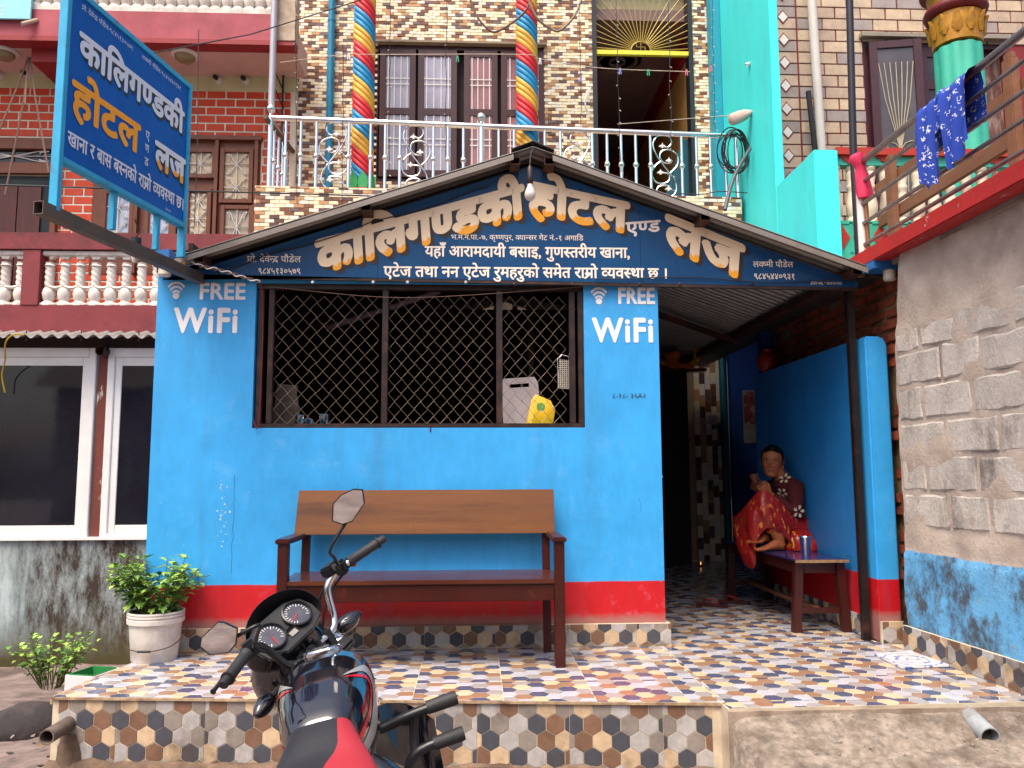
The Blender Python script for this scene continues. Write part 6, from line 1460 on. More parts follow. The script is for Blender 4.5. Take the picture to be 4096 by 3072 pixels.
mb = MB(); q = AY(2125, 1500, 1.0); mb.box(q.x-.02, q.x+.02, .98, 1.02, 0, 2.6); tag(mb.build('kitchen_post', m_steel_dk), 'thin steel post standing inside the dark kitchen', 'post')
for px, h, r_, lb in ((1195, .10, .03, 'steel cup behind the mesh window, leftmost of three'), (1235, .075, .028, 'steel cup behind the mesh window, middle of three'), (1296, .105, .034, 'steel cup behind the mesh window, rightmost of three')):
    x = AY(px, 1680, .2).x; mb = MB(); mb.lathe([(.0, 0), (r_*.9, 0), (r_, h), (r_*1.06, h+.004), (r_*.95, h), (r_*.85, .006), (0, .005)], (x, .22, 1.302), (0, 0, 1), 20, cap=False); tag(mb.build('steel_cup', m_chrome, smooth=50), lb, 'cup', 'steel cups behind the mesh')
mb = MB(); x = AY(1140, 1600, .3).x; mb.obox((x, .3, 1.46), (.13, .02, .3), Matrix.Rotation(R(6), 3, 'Y')); mb.obox((x+.05, .28, 1.42), (.1, .02, .22), Matrix.Rotation(R(-8), 3, 'Y')); tag(mb.build('plate_rack', mat('dull rack metal', '#5a5048', .5, .4, .3, 12)), 'dim metal plate rack in the left corner behind the mesh window', 'rack')
# ------------------------------------------------------------------ motorcycle leaning on its side stand, handlebar turned left
m_paint = mat('glossy black bike paint', (.006, .006, .010), .12, 0, .1, 5, 0, coat=1.0, spec=.7)
m_satin = mat('satin black', (.010, .010, .012), .38, 0, .2, 20, .05, 120)
m_rub = mat('black rubber', (.018, .018, .020), .62, 0, .2, 20, .15, 160)
m_vinyl = mat('black seat vinyl', (.014, .014, .017), .36, 0, .2, 12, .12, 220)
m_rvin = mat('red seat vinyl', '#b0242f', .45, 0, .1, 6, .12, 220)
m_silv = mat('silver decal', '#a8a6a6', .3, .3, .08, 10, 0); m_rdec = mat('red decal', '#c0101c', .25, 0, .1, 10, 0)
m_alu2 = mat('cast aluminium', '#7c7a78', .42, .8, .15, 9, .1, 60)
m_lens = mat('clear lens', '#8f8a86', .1, 0, .1, 8, 0)
HEAD, LEAN, STEER, RAKE = R(96.5), R(12), R(50), R(25)
Mb = (Matrix.Rotation(HEAD, 4, 'Z') @ Matrix.Rotation(-LEAN, 4, 'X'))
TANKREF = Vector((.80, 0, .985)); Pt = AY(1272, 2655, -2.50)
bike = E('motorcycle', 'black motorcycle with red seat trim parked nose-in before the tiled step', 'motorcycle', (0, 0, 0), local=True)
bike.matrix_world = Matrix.Translation(Pt-(Mb @ TANKREF)) @ Mb
PV = Vector((1.04, 0, .92)); AXs = Vector((-math.sin(RAKE), 0, math.cos(RAKE)))
MS = Matrix.Translation(PV) @ Matrix.Rotation(STEER, 4, AXs) @ Matrix.Translation(-PV)
def L_(o): LOCAL.add(o.name); return o
def bb(mb, name, m_, parent=None, steer=False, smooth=40, bevel=0):
    if steer: mb.v = [MS @ v for v in mb.v]
    return L_(mb.build(name, m_, parent or bike, smooth=smooth, bevel=bevel))
def se(x, w, zt, zb, n=28, e=2.6):
    out = []
    for k in range(n):
        a = 2*PI*k/n; c, s = math.cos(a), math.sin(a)
        out.append(Vector((x, w*math.copysign(abs(c)**(2/e), c), (zt+zb)/2+(zt-zb)/2*math.copysign(abs(s)**(2/e), s))))
    return out
TS = [(.545, .078, .885, .70), (.57, .094, .905, .69), (.62, .110, .932, .68), (.69, .124, .957, .67), (.77, .135, .976, .66), (.85, .144, .988, .66), (.93, .146, .988, .67), (.99, .138, .976, .69), (1.03, .122, .955, .71), (1.055, .095, .925, .74), (1.062, .07, .90, .77)]
def tsec(x):
    for i in range(len(TS)-1):
        if TS[i][0] <= x <= TS[i+1][0]:
            t = (x-TS[i][0])/(TS[i+1][0]-TS[i][0]); t = t*t*(3-2*t) if i in () else t
            return [TS[i][k]+(TS[i+1][k]-TS[i][k])*t for k in (1, 2, 3)]
    return TS[-1][1:]
mb = MB(); xs_t = [.545+.0129*k for k in range(41)]
mb.loft([se(min(x, 1.062), *tsec(min(x, 1.062)), n=44, e=2.9) for x in xs_t]); tank = bb(mb, 'fuel_tank', m_paint, smooth=60)
def tpt(x, ang, o=.0016):
    w_, zt, zb = tsec(x); a = R(ang); c, s = math.cos(a), math.sin(a); e = 2.9
    p = Vector((x, w_*math.copysign(abs(c)**(2/e), c), (zt+zb)/2+(zt-zb)/2*math.copysign(abs(s)**(2/e), s)))
    return p+Vector((0, p.y*2, (p.z-(zt+zb)/2)*2)).normalized()*o
def decal(A, B, m_, name, mirror=False, o=.0016):
    K = 6; A_ = spline([Vector((a, b/100, 0)) for a, b in A], 5); B_ = spline([Vector((a, b/100, 0)) for a, b in B], 5); mb = MB(); n = len(A_)
    vs = []
    for j in range(K+1):
        for i in range(n):
            q = A_[i].lerp(B_[i], j/K); p = tpt(max(.55, q.x-(.055 if 'stripe' in name else 0)), q.y*100-(8 if 'stripe' in name else 0), o)
            if mirror: p.y = -p.y
            vs.append(p)
    mb.add(vs, [(j*n+i, j*n+i+1, (j+1)*n+i+1, (j+1)*n+i) for j in range(K) for i in range(n-1)]); bb(mb, name, m_, tank, smooth=60)
SO = [(.765, 122), (.83, 138), (.905, 152), (.935, 166), (.90, 184), (.80, 197), (.66, 200), (.56, 200)]
SI = [(.765, 122), (.815, 141), (.865, 155), (.885, 168), (.86, 180), (.78, 187), (.66, 189), (.56, 189)]
RO = [(.757, 124), (.805, 143), (.852, 157), (.870, 168), (.845, 178), (.77, 184.5), (.66, 187), (.56, 187)]
RI = [(.757, 124), (.797, 146), (.838, 160), (.850, 168), (.83, 175), (.76, 181), (.66, 182), (.56, 182)]
for mir in (False, True): decal(SO, SI, m_silv, 'silver_stripe', mir); decal(RO, RI, m_rdec, 'red_stripe', mir)
for k in range(3): decal([(.955+.012*k, 118), (.965+.012*k, 140)], [(.962+.012*k, 118), (.972+.012*k, 140)], m_silv, 'tank_mark')
mb = MB(); c = Vector((.965, 0, .983)); ax = Vector((-.02, 0, 1)).normalized(); ax = Vector((.14, 0, 1)).normalized()
mb.lathe([(.062, -.012), (.064, .006), (.058, .012), (.046, .013)], c, ax, 36); cap = bb(mb, 'fuel_cap', m_chrome)
mb = MB(); mb.lathe([(.0455, .012), (.044, .0145), (.0, .016)], c, ax, 30); bb(mb, 'cap_lid', m_satin, cap)
mb = MB(); mb.obox(c+ax*.017+Vector((0, 0, 0)), (.02, .05, .004)); bb(mb, 'cap_keyhole', m_chrome, cap, bevel=.001)
# seat
SS = [(-.42, .11, .86, .80), (-.34, .135, .865, .77), (-.15, .145, .845, .74), (.02, .148, .815, .71), (.18, .165, .800, .69), (.32, .158, .812, .69), (.43, .134, .838, .71), (.51, .106, .874, .73), (.57, .090, .896, .745), (.595, .074, .900, .76)]
mb = MB(); rings = []
for i in range(len(SS)-1):
    for k in range(4):
        t = k/4; rings.append(se(*[SS[i][q]+(SS[i+1][q]-SS[i][q])*t for q in range(4)], n=40, e=2.7))
rings.append(se(*SS[-1], n=40, e=2.7)); mb.loft(rings); n = 40
fm_ = []
for fi, f in enumerate(mb.f):
    if len(f) > 4: fm_.append(0); continue
    a = (fi % n)+.5; ang = 360*a/n; x = rings[fi//n][0].x; wdt = 100+22*max(0, min(1, (.52-x)/.18)) if False else 0
    lim = 128 if x > .44 else 120
    up_ = ang if ang <= 180 else 360-ang
    lim = 132 if x > .47 else (126 if x > .40 else 118)
    red_ = (ang > lim and ang < 215) or (ang < 26 or ang > 325)
    fm_.append(1 if red_ else 0)
m, N, L, B = newmat('black seat vinyl with red side panels'); tc = N.new('ShaderNodeTexCoord').outputs['Object']; sx_ = N.new('ShaderNodeSeparateXYZ'); L.new(tc, sx_.inputs[0])
g_ = N.new('ShaderNodeMapRange'); g_.interpolation_type = 'SMOOTHSTEP'; g_.inputs[1].default_value = .36; g_.inputs[2].default_value = .47; g_.inputs[3].default_value = .012; g_.inputs[4].default_value = .050; L.new(sx_.outputs[0], g_.inputs[0])
rm_ = mth(N, L, 'GREATER_THAN', mth(N, L, 'MULTIPLY', sx_.outputs[1], -1), g_.outputs[0]); lm_ = mth(N, L, 'GREATER_THAN', sx_.outputs[1], mth(N, L, 'ADD', g_.outputs[0], .06))
pos = N.new('ShaderNodeNewGeometry').outputs['Position']
finish(N, L, B, mixc(N, L, mth(N, L, 'MAXIMUM', rm_, lm_), (.014, .014, .017), rgb('#98262f')), .42, pos, .12, 220); seat = bb(mb, 'seat', m, smooth=70)
mb = MB(); mb.box(-.40, .50, -.085, .085, .60, .74); bb(mb, 'seat_base', m_satin)
# side and tail panels
for s in (-1, 1):
    mb = MB(); mb.loft([[Vector((x, s*(w_), zt)), Vector((x, s*(w_+.015), (zt+zb)/2)), Vector((x, s*w_, zb)), Vector((x, s*(w_-.05), zb)), Vector((x, s*(w_-.05), zt))] for x, w_, zt, zb in ((-.5, .07, .80, .72), (-.2, .12, .74, .60), (.1, .135, .70, .52), (.35, .13, .70, .50), (.50, .105, .72, .56))]); bb(mb, 'side_panel', m_paint, smooth=50)
    pass
mb = MB(); mb.loft([se(x, w_, zt, zb, 16, 2.4) for x, w_, zt, zb in ((-.62, .03, .80, .74), (-.56, .06, .82, .70), (-.46, .08, .80, .66))]); bb(mb, 'tail_lamp', m_rdec, smooth=50)
mb = MB()
for s in (-1, 1): mb.tube(spline([(-.20, s*.12, .80), (-.42, s*.145, .88), (-.60, s*.10, .90), (-.62, 0, .90)], 6), .012, 8)
bb(mb, 'grab_rail', m_satin)
mb = MB(); mb.loft([[Vector((x, y, z)) for y in (-.09, .09)]+[Vector((x-.01, y, z-.012)) for y in (.09, -.09)] for x, z in ((.2, .66), (-.1, .69), (-.4, .66), (-.62, .55), (-.72, .40))]); bb(mb, 'rear_fender', m_satin)
# frame, engine, exhaust
mb = MB()
for s in (-1, 1):
    mb.tube(spline([(1.03, 0, .86), (.8, s*.05, .66), (.45, s*.09, .62), (-.3, s*.10, .70)], 6), .016, 8)
mb.tube(spline([(1.02, 0, .80), (1.0, 0, .60), (.92, 0, .36), (.7, 0, .28), (.4, 0, .30)], 6), .018, 8); bb(mb, 'frame', m_satin)
mb = MB(); mb.box(.42, .80, -.14, .14, .24, .44); eng = bb(mb, 'engine', m_satin, bevel=.03)
for k in range(7): mb = MB(); mb.obox((.83, 0, .46+.026*k), (.16, .18, .012), Matrix.Rotation(R(-20), 3, 'Y')); bb(mb, 'cooling_fin', m_alu2, eng, bevel=.003)
mb = MB(); mb.obox((.83, 0, .53), (.11, .13, .18), Matrix.Rotation(R(-8), 3, 'Y')); bb(mb, 'cylinder', m_satin, eng)
for s in (-1, 1): mb = MB(); mb.lathe([(.085, 0), (.08, .03), (.05, .04)], (.55, s*.14, .34), (0, s, 0), 24); bb(mb, 'crankcase_cover', m_alu2, eng)
mb = MB(); mb.tube(spline([(.93, 0, .50), (1.0, -.06, .42), (.92, -.12, .24), (.6, -.15, .20), (.2, -.17, .24)], 6), .018, 10); ex = bb(mb, 'exhaust_pipe', m_chrome)
mb = MB(); mb.lathe([(.02, 0), (.045, .06), (.05, .42), (.04, .46), (.015, .47)], (.22, -.18, .24), (-1, -.02, .12), 20); bb(mb, 'silencer', m_satin, ex)
# leg guard with rubber-capped pegs and a moulded shield
mb = MB(); sh_ = []
for i in range(9):
    t = i/8; sh_.append([Vector((1.0+.10*math.sin(t*2.4)+.03*u, -.10-.20*t-.03*math.sin(t*PI)*u, .76-.10*t*t-.42*u*(.35+.65*t)+.0*u)) for u in (0, .2, .4, .6, .8, 1)])
vs = [p for r in sh_ for p in r]; mb.add(vs+[p+Vector((.006, 0, 0)) for p in vs], [(i*6+j, i*6+j+1, i*6+j+7, i*6+j+6) for i in range(8) for j in range(5)]+[(54+i*6+j, 54+i*6+j+6, 54+i*6+j+7, 54+i*6+j+1) for i in range(8) for j in range(5)]); bb(mb, 'leg_shield', m_paint, smooth=60)
mb = MB()
for s in (-1,):
    mb.tube(spline([(.98, s*.04, .70), (1.0, s*.14, .70), (.99, s*.24, .72), (.98, s*.37, .735)], 6), .0165, 12); mb.tube(spline([(.94, s*.04, .40), (.97, s*.16, .50), (.98, s*.22, .60), (.985, s*.37, .62)], 6), .0165, 12)
    mb.tube(spline([(.99, s*.24, .72), (1.0, s*.23, .66), (.98, s*.215, .58)], 5), .015, 10)
lg = bb(mb, 'leg_guard', m_satin)
for s in (-1,):
    for z, x in ((.738, .98), (.622, .985)):
        mb = MB(); mb.lathe([(.021, -.10), (.023, -.01), (.021, .0), (.013, .001), (.013, -.004), (.006, -.004)], (x, s*.385, z), (0, s, .08), 18); bb(mb, 'peg_cap', m_rub, lg)
for s in (-1, 1):
    mb = MB(); mb.tube([(.5, s*.12, .28), (.5, s*.30, .29)], .013, 10); bb(mb, 'foot_peg', m_rub)
# wheels
def wheel(cx, cz, rad, wd, steer, name):
    mb = MB(); rings = []
    for k in range(48):
        a = 2*PI*k/48; d = Vector((math.cos(a), 0, math.sin(a))); c = Vector((cx, 0, cz))
        rings.append([c+d*(rad-.045+.045*math.cos(b))+Vector((0, wd*math.sin(b), 0)) for b in [2*PI*j/14 for j in range(14)]])
    rings.append(rings[0]); mb.loft(rings, False); wt = bb(mb, name, m_rub, steer=steer, smooth=60)
    mb = MB(); rings = []
    for k in range(48):
        a = 2*PI*k/48; d = Vector((math.cos(a), 0, math.sin(a))); c = Vector((cx, 0, cz))
        rings.append([c+d*r_+Vector((0, y, 0)) for r_, y in ((rad-.08, -wd*.7), (rad-.095, -wd*.5), (rad-.095, wd*.5), (rad-.08, wd*.7), (rad-.11, wd*.4), (rad-.11, -wd*.4))])
    rings.append(rings[0]); mb.loft(rings, False); bb(mb, 'rim', m_satin, wt, steer)
    for k in range(6):
        a = 2*PI*k/6; d = Vector((math.cos(a), 0, math.sin(a))); mb = MB(); mb.bar(Vector((cx, 0, cz))+d*.03, Vector((cx, 0, cz))+d*(rad-.1), .03, .025, upv=(0, 1, 0)); bb(mb, 'spoke', m_satin, wt, steer)
    mb = MB(); mb.lathe([(.045, -.06), (.05, -.02), (.05, .02), (.045, .06)], (cx, 0, cz), (0, 1, 0), 20); bb(mb, 'hub', m_alu2, wt, steer); return wt
wheel(1.345, .295, .295, .045, True, 'front_wheel'); wheel(.0, .295, .30, .052, False, 'rear_wheel')
mb = MB()
for s in (-1, 1): mb.bar((.45, s*.07, .32), (-.02, s*.09, .30), .025, .045)
bb(mb, 'swing_arm', m_satin)
mb = MB(); mb.tube([(.42, .12, .26), (.36, .30, .06), (.34, .34, .035)], .011, 8); bb(mb, 'side_stand', m_satin)
# --- everything that turns with the bars
rings = []
for k in range(15):
    a = R(185-150*k/14); d = Vector((math.cos(a), 0, math.sin(a))); c = Vector((1.345, 0, .295)); r_ = .345
    rings.append([c+d*(r_-.045*abs(t)**2.2-(.0 if o_ else .004))+Vector((0, t*.078, 0)) for o_, ts in ((1, (-1, -.6, -.2, .2, .6, 1)), (0, (1, .6, .2, -.2, -.6, -1))) for t in ts])
mb = MB(); mb.loft(rings); fend = bb(mb, 'front_fender', m_paint, None, True, 50)
for s in (-1, 1):
    mb = MB(); dn = -AXs; p = Vector((1.055, s*.095, .955)); mb.tube([p, p+dn*.34], .0165, 14); mb.tube([p+dn*.34, p+dn*.73], .024, 14, 0); bb(mb, 'fork_leg', m_chrome, None, True)
mb = MB(); c = Vector((1.03, 0, .945)); Rk = Matrix.Rotation(-RAKE, 3, 'Y')
mb.obox(c, (.085, .23, .028), Rk); yoke = bb(mb, 'top_yoke', m_satin, None, True, bevel=.01)
for s in (-1, 1): mb = MB(); mb.lathe([(.021, 0), (.021, .012), (.014, .016), (.014, .02), (.0, .021)], Vector((1.05, s*.095, .955)), AXs, 20); bb(mb, 'fork_cap', m_chrome, yoke, True)
mb = MB(); mb.lathe([(.022, 0), (.022, .01), (.012, .012), (.012, .016), (.0, .017)], Vector((1.02, 0, .958)), AXs, 20); bb(mb, 'steering_nut', m_chrome, yoke, True)
mb = MB(); mb.lathe([(.016, 0), (.016, .02), (.006, .022)], Vector((1.075, 0, .965)), AXs, 16); bb(mb, 'ignition_lock', m_alu2, yoke, True)
# handlebar halves
for s in (-1, 1):
    pth = spline([(1.035, s*.02, 1.0), (1.035, s*.085, 1.0), (1.04, s*.12, 1.025), (1.035, s*.155, 1.115), (1.015, s*.20, 1.145), (.99, s*.23, 1.150), (.945, s*.34, 1.145)], 7)
    mb = MB(); mb.tube(pth, .0115, 14); hb = bb(mb, 'handlebar', m_chrome if s < 0 else m_satin, None, True, 60)
    a, b = Vector((.982, s*.245, 1.150)), Vector((.938, s*.355, 1.145)); d = (b-a).normalized()
    mb = MB(); mb.lathe([(.019, 0), (.019, .012), (.0165, .016), (.0175, .03), (.0165, .05), (.0175, .07), (.0165, .09), (.0175, .11), (.0165, .118), (.021, .12), (.021, .124), (.014, .126), (.014, .15), (.011, .154)], a, d, 20); bb(mb, 'grip', m_rub, hb, True, 50)
    mb = MB(); mb.obox(Vector((.997, s*.218, 1.150)), (.045, .05, .05), Matrix.Rotation(s*R(-20), 3, 'Z')); sw = bb(mb, 'switch_box', m_satin, hb, True, bevel=.01)
    mb = MB(); mb.tube(spline([(1.02, s*.20, 1.145), (1.045, s*.235, 1.140), (1.025, s*.30, 1.135), (.99, s*.385, 1.130)], 6), [.007]*3+[.006]*13+[.0065]*2+[.009], 8); bb(mb, 'lever', m_satin, hb, True, 60)
    mb = MB(); mb.box(1.025, 1.045, s*.02-.014, s*.02+.014, .955, 1.014); mb.box(1.022, 1.05, s*.06-.014, s*.06+.014, .955, 1.014); bb(mb, 'bar_clamp', m_satin, yoke, True, bevel=.003)
mb = MB(); mb.obox((1.022, -.195, 1.165), (.05, .055, .035), Matrix.Rotation(R(12), 3, 'Z')); rs = bb(mb, 'brake_reservoir', m_satin, None, True, bevel=.006)
mb = MB(); mb.lathe([(.012, 0), (.012, .003), (.009, .003)], (.996, -.195, 1.165), (-1, 0, 0), 16); bb(mb, 'sight_glass', m_alu2, rs, True)
mb = MB(); mb.sphere((.985, -.262, 1.130), (.008, .01, .008), 10); bb(mb, 'starter_button', m_rdec, None, True)
# cables
mb = MB()
for s, pts in ((1, [(1.0, .22, 1.140), (1.130, .15, 1.110), (1.160, .02, .96), (1.05, -.02, .80)]), (-1, [(1.0, -.23, 1.130), (1.120, -.19, 1.06), (1.150, -.10, .93), (1.06, -.03, .80)]), (-1, [(1.02, -.2, 1.150), (1.150, -.16, 1.05), (1.15, -.1, .85), (1.28, -.08, .5)]), (1, [(1.0, .2, 1.130), (1.07, .1, 1.06), (1.110, -.04, .97), (1.0, -.06, .84)])): mb.tube(spline(pts, 7), .0045, 6)
stuff(bb(mb, 'control_cables', m_rub, None, True, 60))
# gauges and cowl
cu, cv, cn = Vector((0, 1, 0)), Vector((.62, 0, .785)), Vector((-.785, 0, .62)); gc = Vector((1.125, 0, 1.085))
G = lambda u, v, n=0: gc+cu*u+cv*v+cn*n
mb = MB(); out = [(.125, -.05), (.135, .0), (.125, .05), (.07, .075), (-.07, .075), (-.125, .05), (-.135, 0), (-.125, -.05), (-.06, -.068), (.06, -.068)]
mb.loft([[G(u*1.0, v, n_) for u, v in out] for n_ in (-.06, 0, .008)]); dash = bb(mb, 'dashboard', m_satin, None, True, 30, .004)
m, N, L, B = newmat('gauge dial'); B.inputs['Roughness'].default_value = .3; pos = N.new('ShaderNodeTexCoord').outputs['Object']; pos = N.new('ShaderNodeNewGeometry').outputs['Position']
L.new(mixc(N, L, tnoise(N, L, pos, 60, 2), (.02, .02, .03), (.05, .05, .07)), B.inputs['Base Color']); B.inputs['Coat Weight'].default_value = 1; B.inputs['Coat Roughness'].default_value = .02
for uu in (.062, -.062):
    c = G(uu, .008, .008); mb = MB(); mb.lathe([(.051, 0), (.051, .014), (.046, .016), (.044, .006), (.0, .005)], c, cn, 36, cap=False); gg = bb(mb, 'gauge_bezel', m_satin, dash, True, 40)
    mb = MB(); mb.lathe([(.0437, .0062), (.0, .0064)], c, cn, 36, cap=False); bb(mb, 'gauge_dial', m, gg, True)
    mb = MB()
    for k in range(19):
        a = R(225-270*k/18); d = cu*-math.cos(a)+cv*math.sin(a); r0 = .033 if k % 3 else .029
        mb.bar(c+cn*.0075+d*r0, c+cn*.0075+d*.040, .0016, .0006, upv=cn)
    stuff(bb(mb, 'gauge_ticks', m_white, gg, True))
    mb = MB(); d = cu*.75-cv*.3 if uu < 0 else -cv+cu*.2; mb.bar(c+cn*.0085, c+cn*.0085+d.normalized()*.034, .0025, .001, upv=cn); bb(mb, 'needle', m_rdec, gg, True)
mb = MB(); mb.obox(G(0, -.03, .010), (.03, .022, .006), Matrix((cu, cv, cn)).transposed()); bb(mb, 'indicator_lamp', m_lens, dash, True)
rings = []
for k in range(29):
    a = R(-28+236*k/28); h = .032*max(0, math.sin(max(0, min(PI, a)))) ; u, v = .152*math.cos(a), .088*math.sin(a)-.0
    rings.append([G(u, v, -.05), G(u*1.02, v*1.02+h*.55, .02+h), G(u*1.0, v*1.0+h*.55, .022+h), G(u*.96, v*.95, -.05)])
mb = MB(); mb.loft(rings); bb(mb, 'visor', m_satin, None, True, 60)
mb = MB(); mb.loft([[Vector((x, w_*math.cos(a), zc+h_*math.sin(a))) for a in [2*PI*k/24 for k in range(24)]] for x, w_, h_, zc in ((1.10, .10, .10, .98), (1.17, .15, .135, .97), (1.24, .14, .13, .95), (1.29, .105, .10, .935), (1.315, .08, .075, .93))]); hl = bb(mb, 'headlamp_cowl', m_paint, None, True, 60)
mb = MB(); mb.lathe([(.075, 0), (.06, .02), (.0, .032)], (1.312, 0, .93), (1, 0, -.12), 24, cap=False); bb(mb, 'headlamp_lens', m_lens, hl, True, 60)
for s in (-1, 1):
    mb = MB(); mb.tube([(1.13, s*.12, .955), (1.12, s*.17, .955)], .010, 8); st_ = bb(mb, 'indicator_stalk', m_rub, None, True)
    mb = MB(); d = Vector((-.35, s*.94, 0)).normalized(); p = Vector((1.125, s*.17, .955)); mb.lathe([(.012, -.005), (.026, .015), (.029, .04), (.024, .07), (.012, .095), (.0, .102)], p, d, 16); bb(mb, 'indicator', m_paint, st_, True, 60)
# mirrors
INV = (bike.matrix_world @ MS).inverted()
def mirror(base, knee, cpx, rx, rz_, fw, ol):
    ctr = INV @ AY(*cpx); I3 = INV.to_3x3(); f = (I3 @ Vector(fw)).normalized(); s2 = (I3 @ rt); s2 = (s2-f*s2.dot(f)).normalized(); u2 = f.cross(s2)
    if (I3 @ up).dot(u2) < 0: u2 = -u2
    low = ctr-u2*rz_*.6 if cpx[0] > 1000 else ctr+s2*rx*.9
    mb = MB(); mb.tube(spline([base, base.lerp(knee, .6), knee, low-f*.015], 5), .0055, 8); mb.lathe([(.010, -.005), (.010, .045), (.007, .05)], base, (knee-base), 10); stk = bb(mb, 'mirror_stem', m_satin, None, True, 60)
    P = lambda a, b, n_: ctr+s2*(a*rx)+u2*(b*rz_)+f*n_
    mb = MB(); mb.loft([[P(a*.55, b*.55, -.028) for a, b in ol], [P(a*.92, b*.92, -.018) for a, b in ol], [P(a, b, 0) for a, b in ol], [P(a*.99, b*.99, .004) for a, b in ol], [P(a*.93, b*.93, .004) for a, b in ol], [P(a*.92, b*.92, .001) for a, b in ol]]); sh = bb(mb, 'mirror_shell', m_satin, stk, True, 50)
    mb = MB(); mb.add([P(a*.925, b*.925, .0015) for a, b in ol], [tuple(range(8))]); bb(mb, 'mirror_glass', mat('mirror glass', (.75, .77, .78), .02, 1, .02, 4, 0), sh, True)
mirror(Vector((1.0, -.21, 1.135)), INV @ AY(1322, 2195, -2.27), (1394, 2026, -2.28), .055, .060, (-.10, -1, -.065), [(.3, .98), (.88, .95), (1, .2), (.25, -.82), (-.35, -1), (-1, -.82), (-.96, .15), (-.45, .65)])
mirror(Vector((1.0, .21, 1.135)), INV @ AY(1035, 2500, -2.70), (876, 2551, -2.73), .050, .045, (.10, -1, -.03), [(-.05, .98), (.25, .93), (.98, .53), (.93, -.37), (.57, -.88), (-.46, -1), (-1, -.49), (-.93, .02)])
# ------------------------------------------------------------------ people
def skinned(name, joints, bones, mats, parent, sub=2, root=0, post=None):
    """joints: {key: ((x,y,z), (rx,ry))}; bones: pairs of keys"""
    keys = list(joints); ix = {k: i for i, k in enumerate(keys)}
    me = bpy.data.meshes.new(name); me.from_pydata([Vector(joints[k][0]) for k in keys], [(ix[a], ix[b]) for a, b in bones], [])
    o = bpy.data.objects.new(name, me); COL.objects.link(o)
    sk = o.modifiers.new('skin', 'SKIN'); sk.use_smooth_shade = True; sk.branch_smoothing = .6
    for i, k in enumerate(keys):
        sv = me.skin_vertices[0].data[i]; r = joints[k][1]; sv.radius = (r, r) if not isinstance(r, tuple) else r
        sv.use_root = (i == root)
    ss = o.modifiers.new('sub', 'SUBSURF'); ss.levels = sub; ss.render_levels = sub
    bpy.context.view_layer.update(); dg = bpy.context.evaluated_depsgraph_get()
    m2 = bpy.data.meshes.new_from_object(o.evaluated_get(dg)); m2.name = name
    bpy.data.objects.remove(o); bpy.data.meshes.remove(me)
    m2.materials.clear()
    for m_ in mats: m2.materials.append(m_)
    if post: post(m2)
    m2.shade_smooth()
    o = bpy.data.objects.new(name, m2); COL.objects.link(o); o.parent = parent; return o
m_skin = mat('brown skin', '#9c5832', .5, 0, .12, 14, .1, 90)
m_skin.node_tree.nodes['Principled BSDF'].inputs['Subsurface Weight'].default_value = .12
m_skin.node_tree.nodes['Principled BSDF'].inputs['Subsurface Radius'].default_value = (.02, .008, .004)
m_hair = mat('black hair', (.006, .005, .005), .6, 0, .3, 40, .3, 90, stretch=(1, 1, 6), spec=.15)
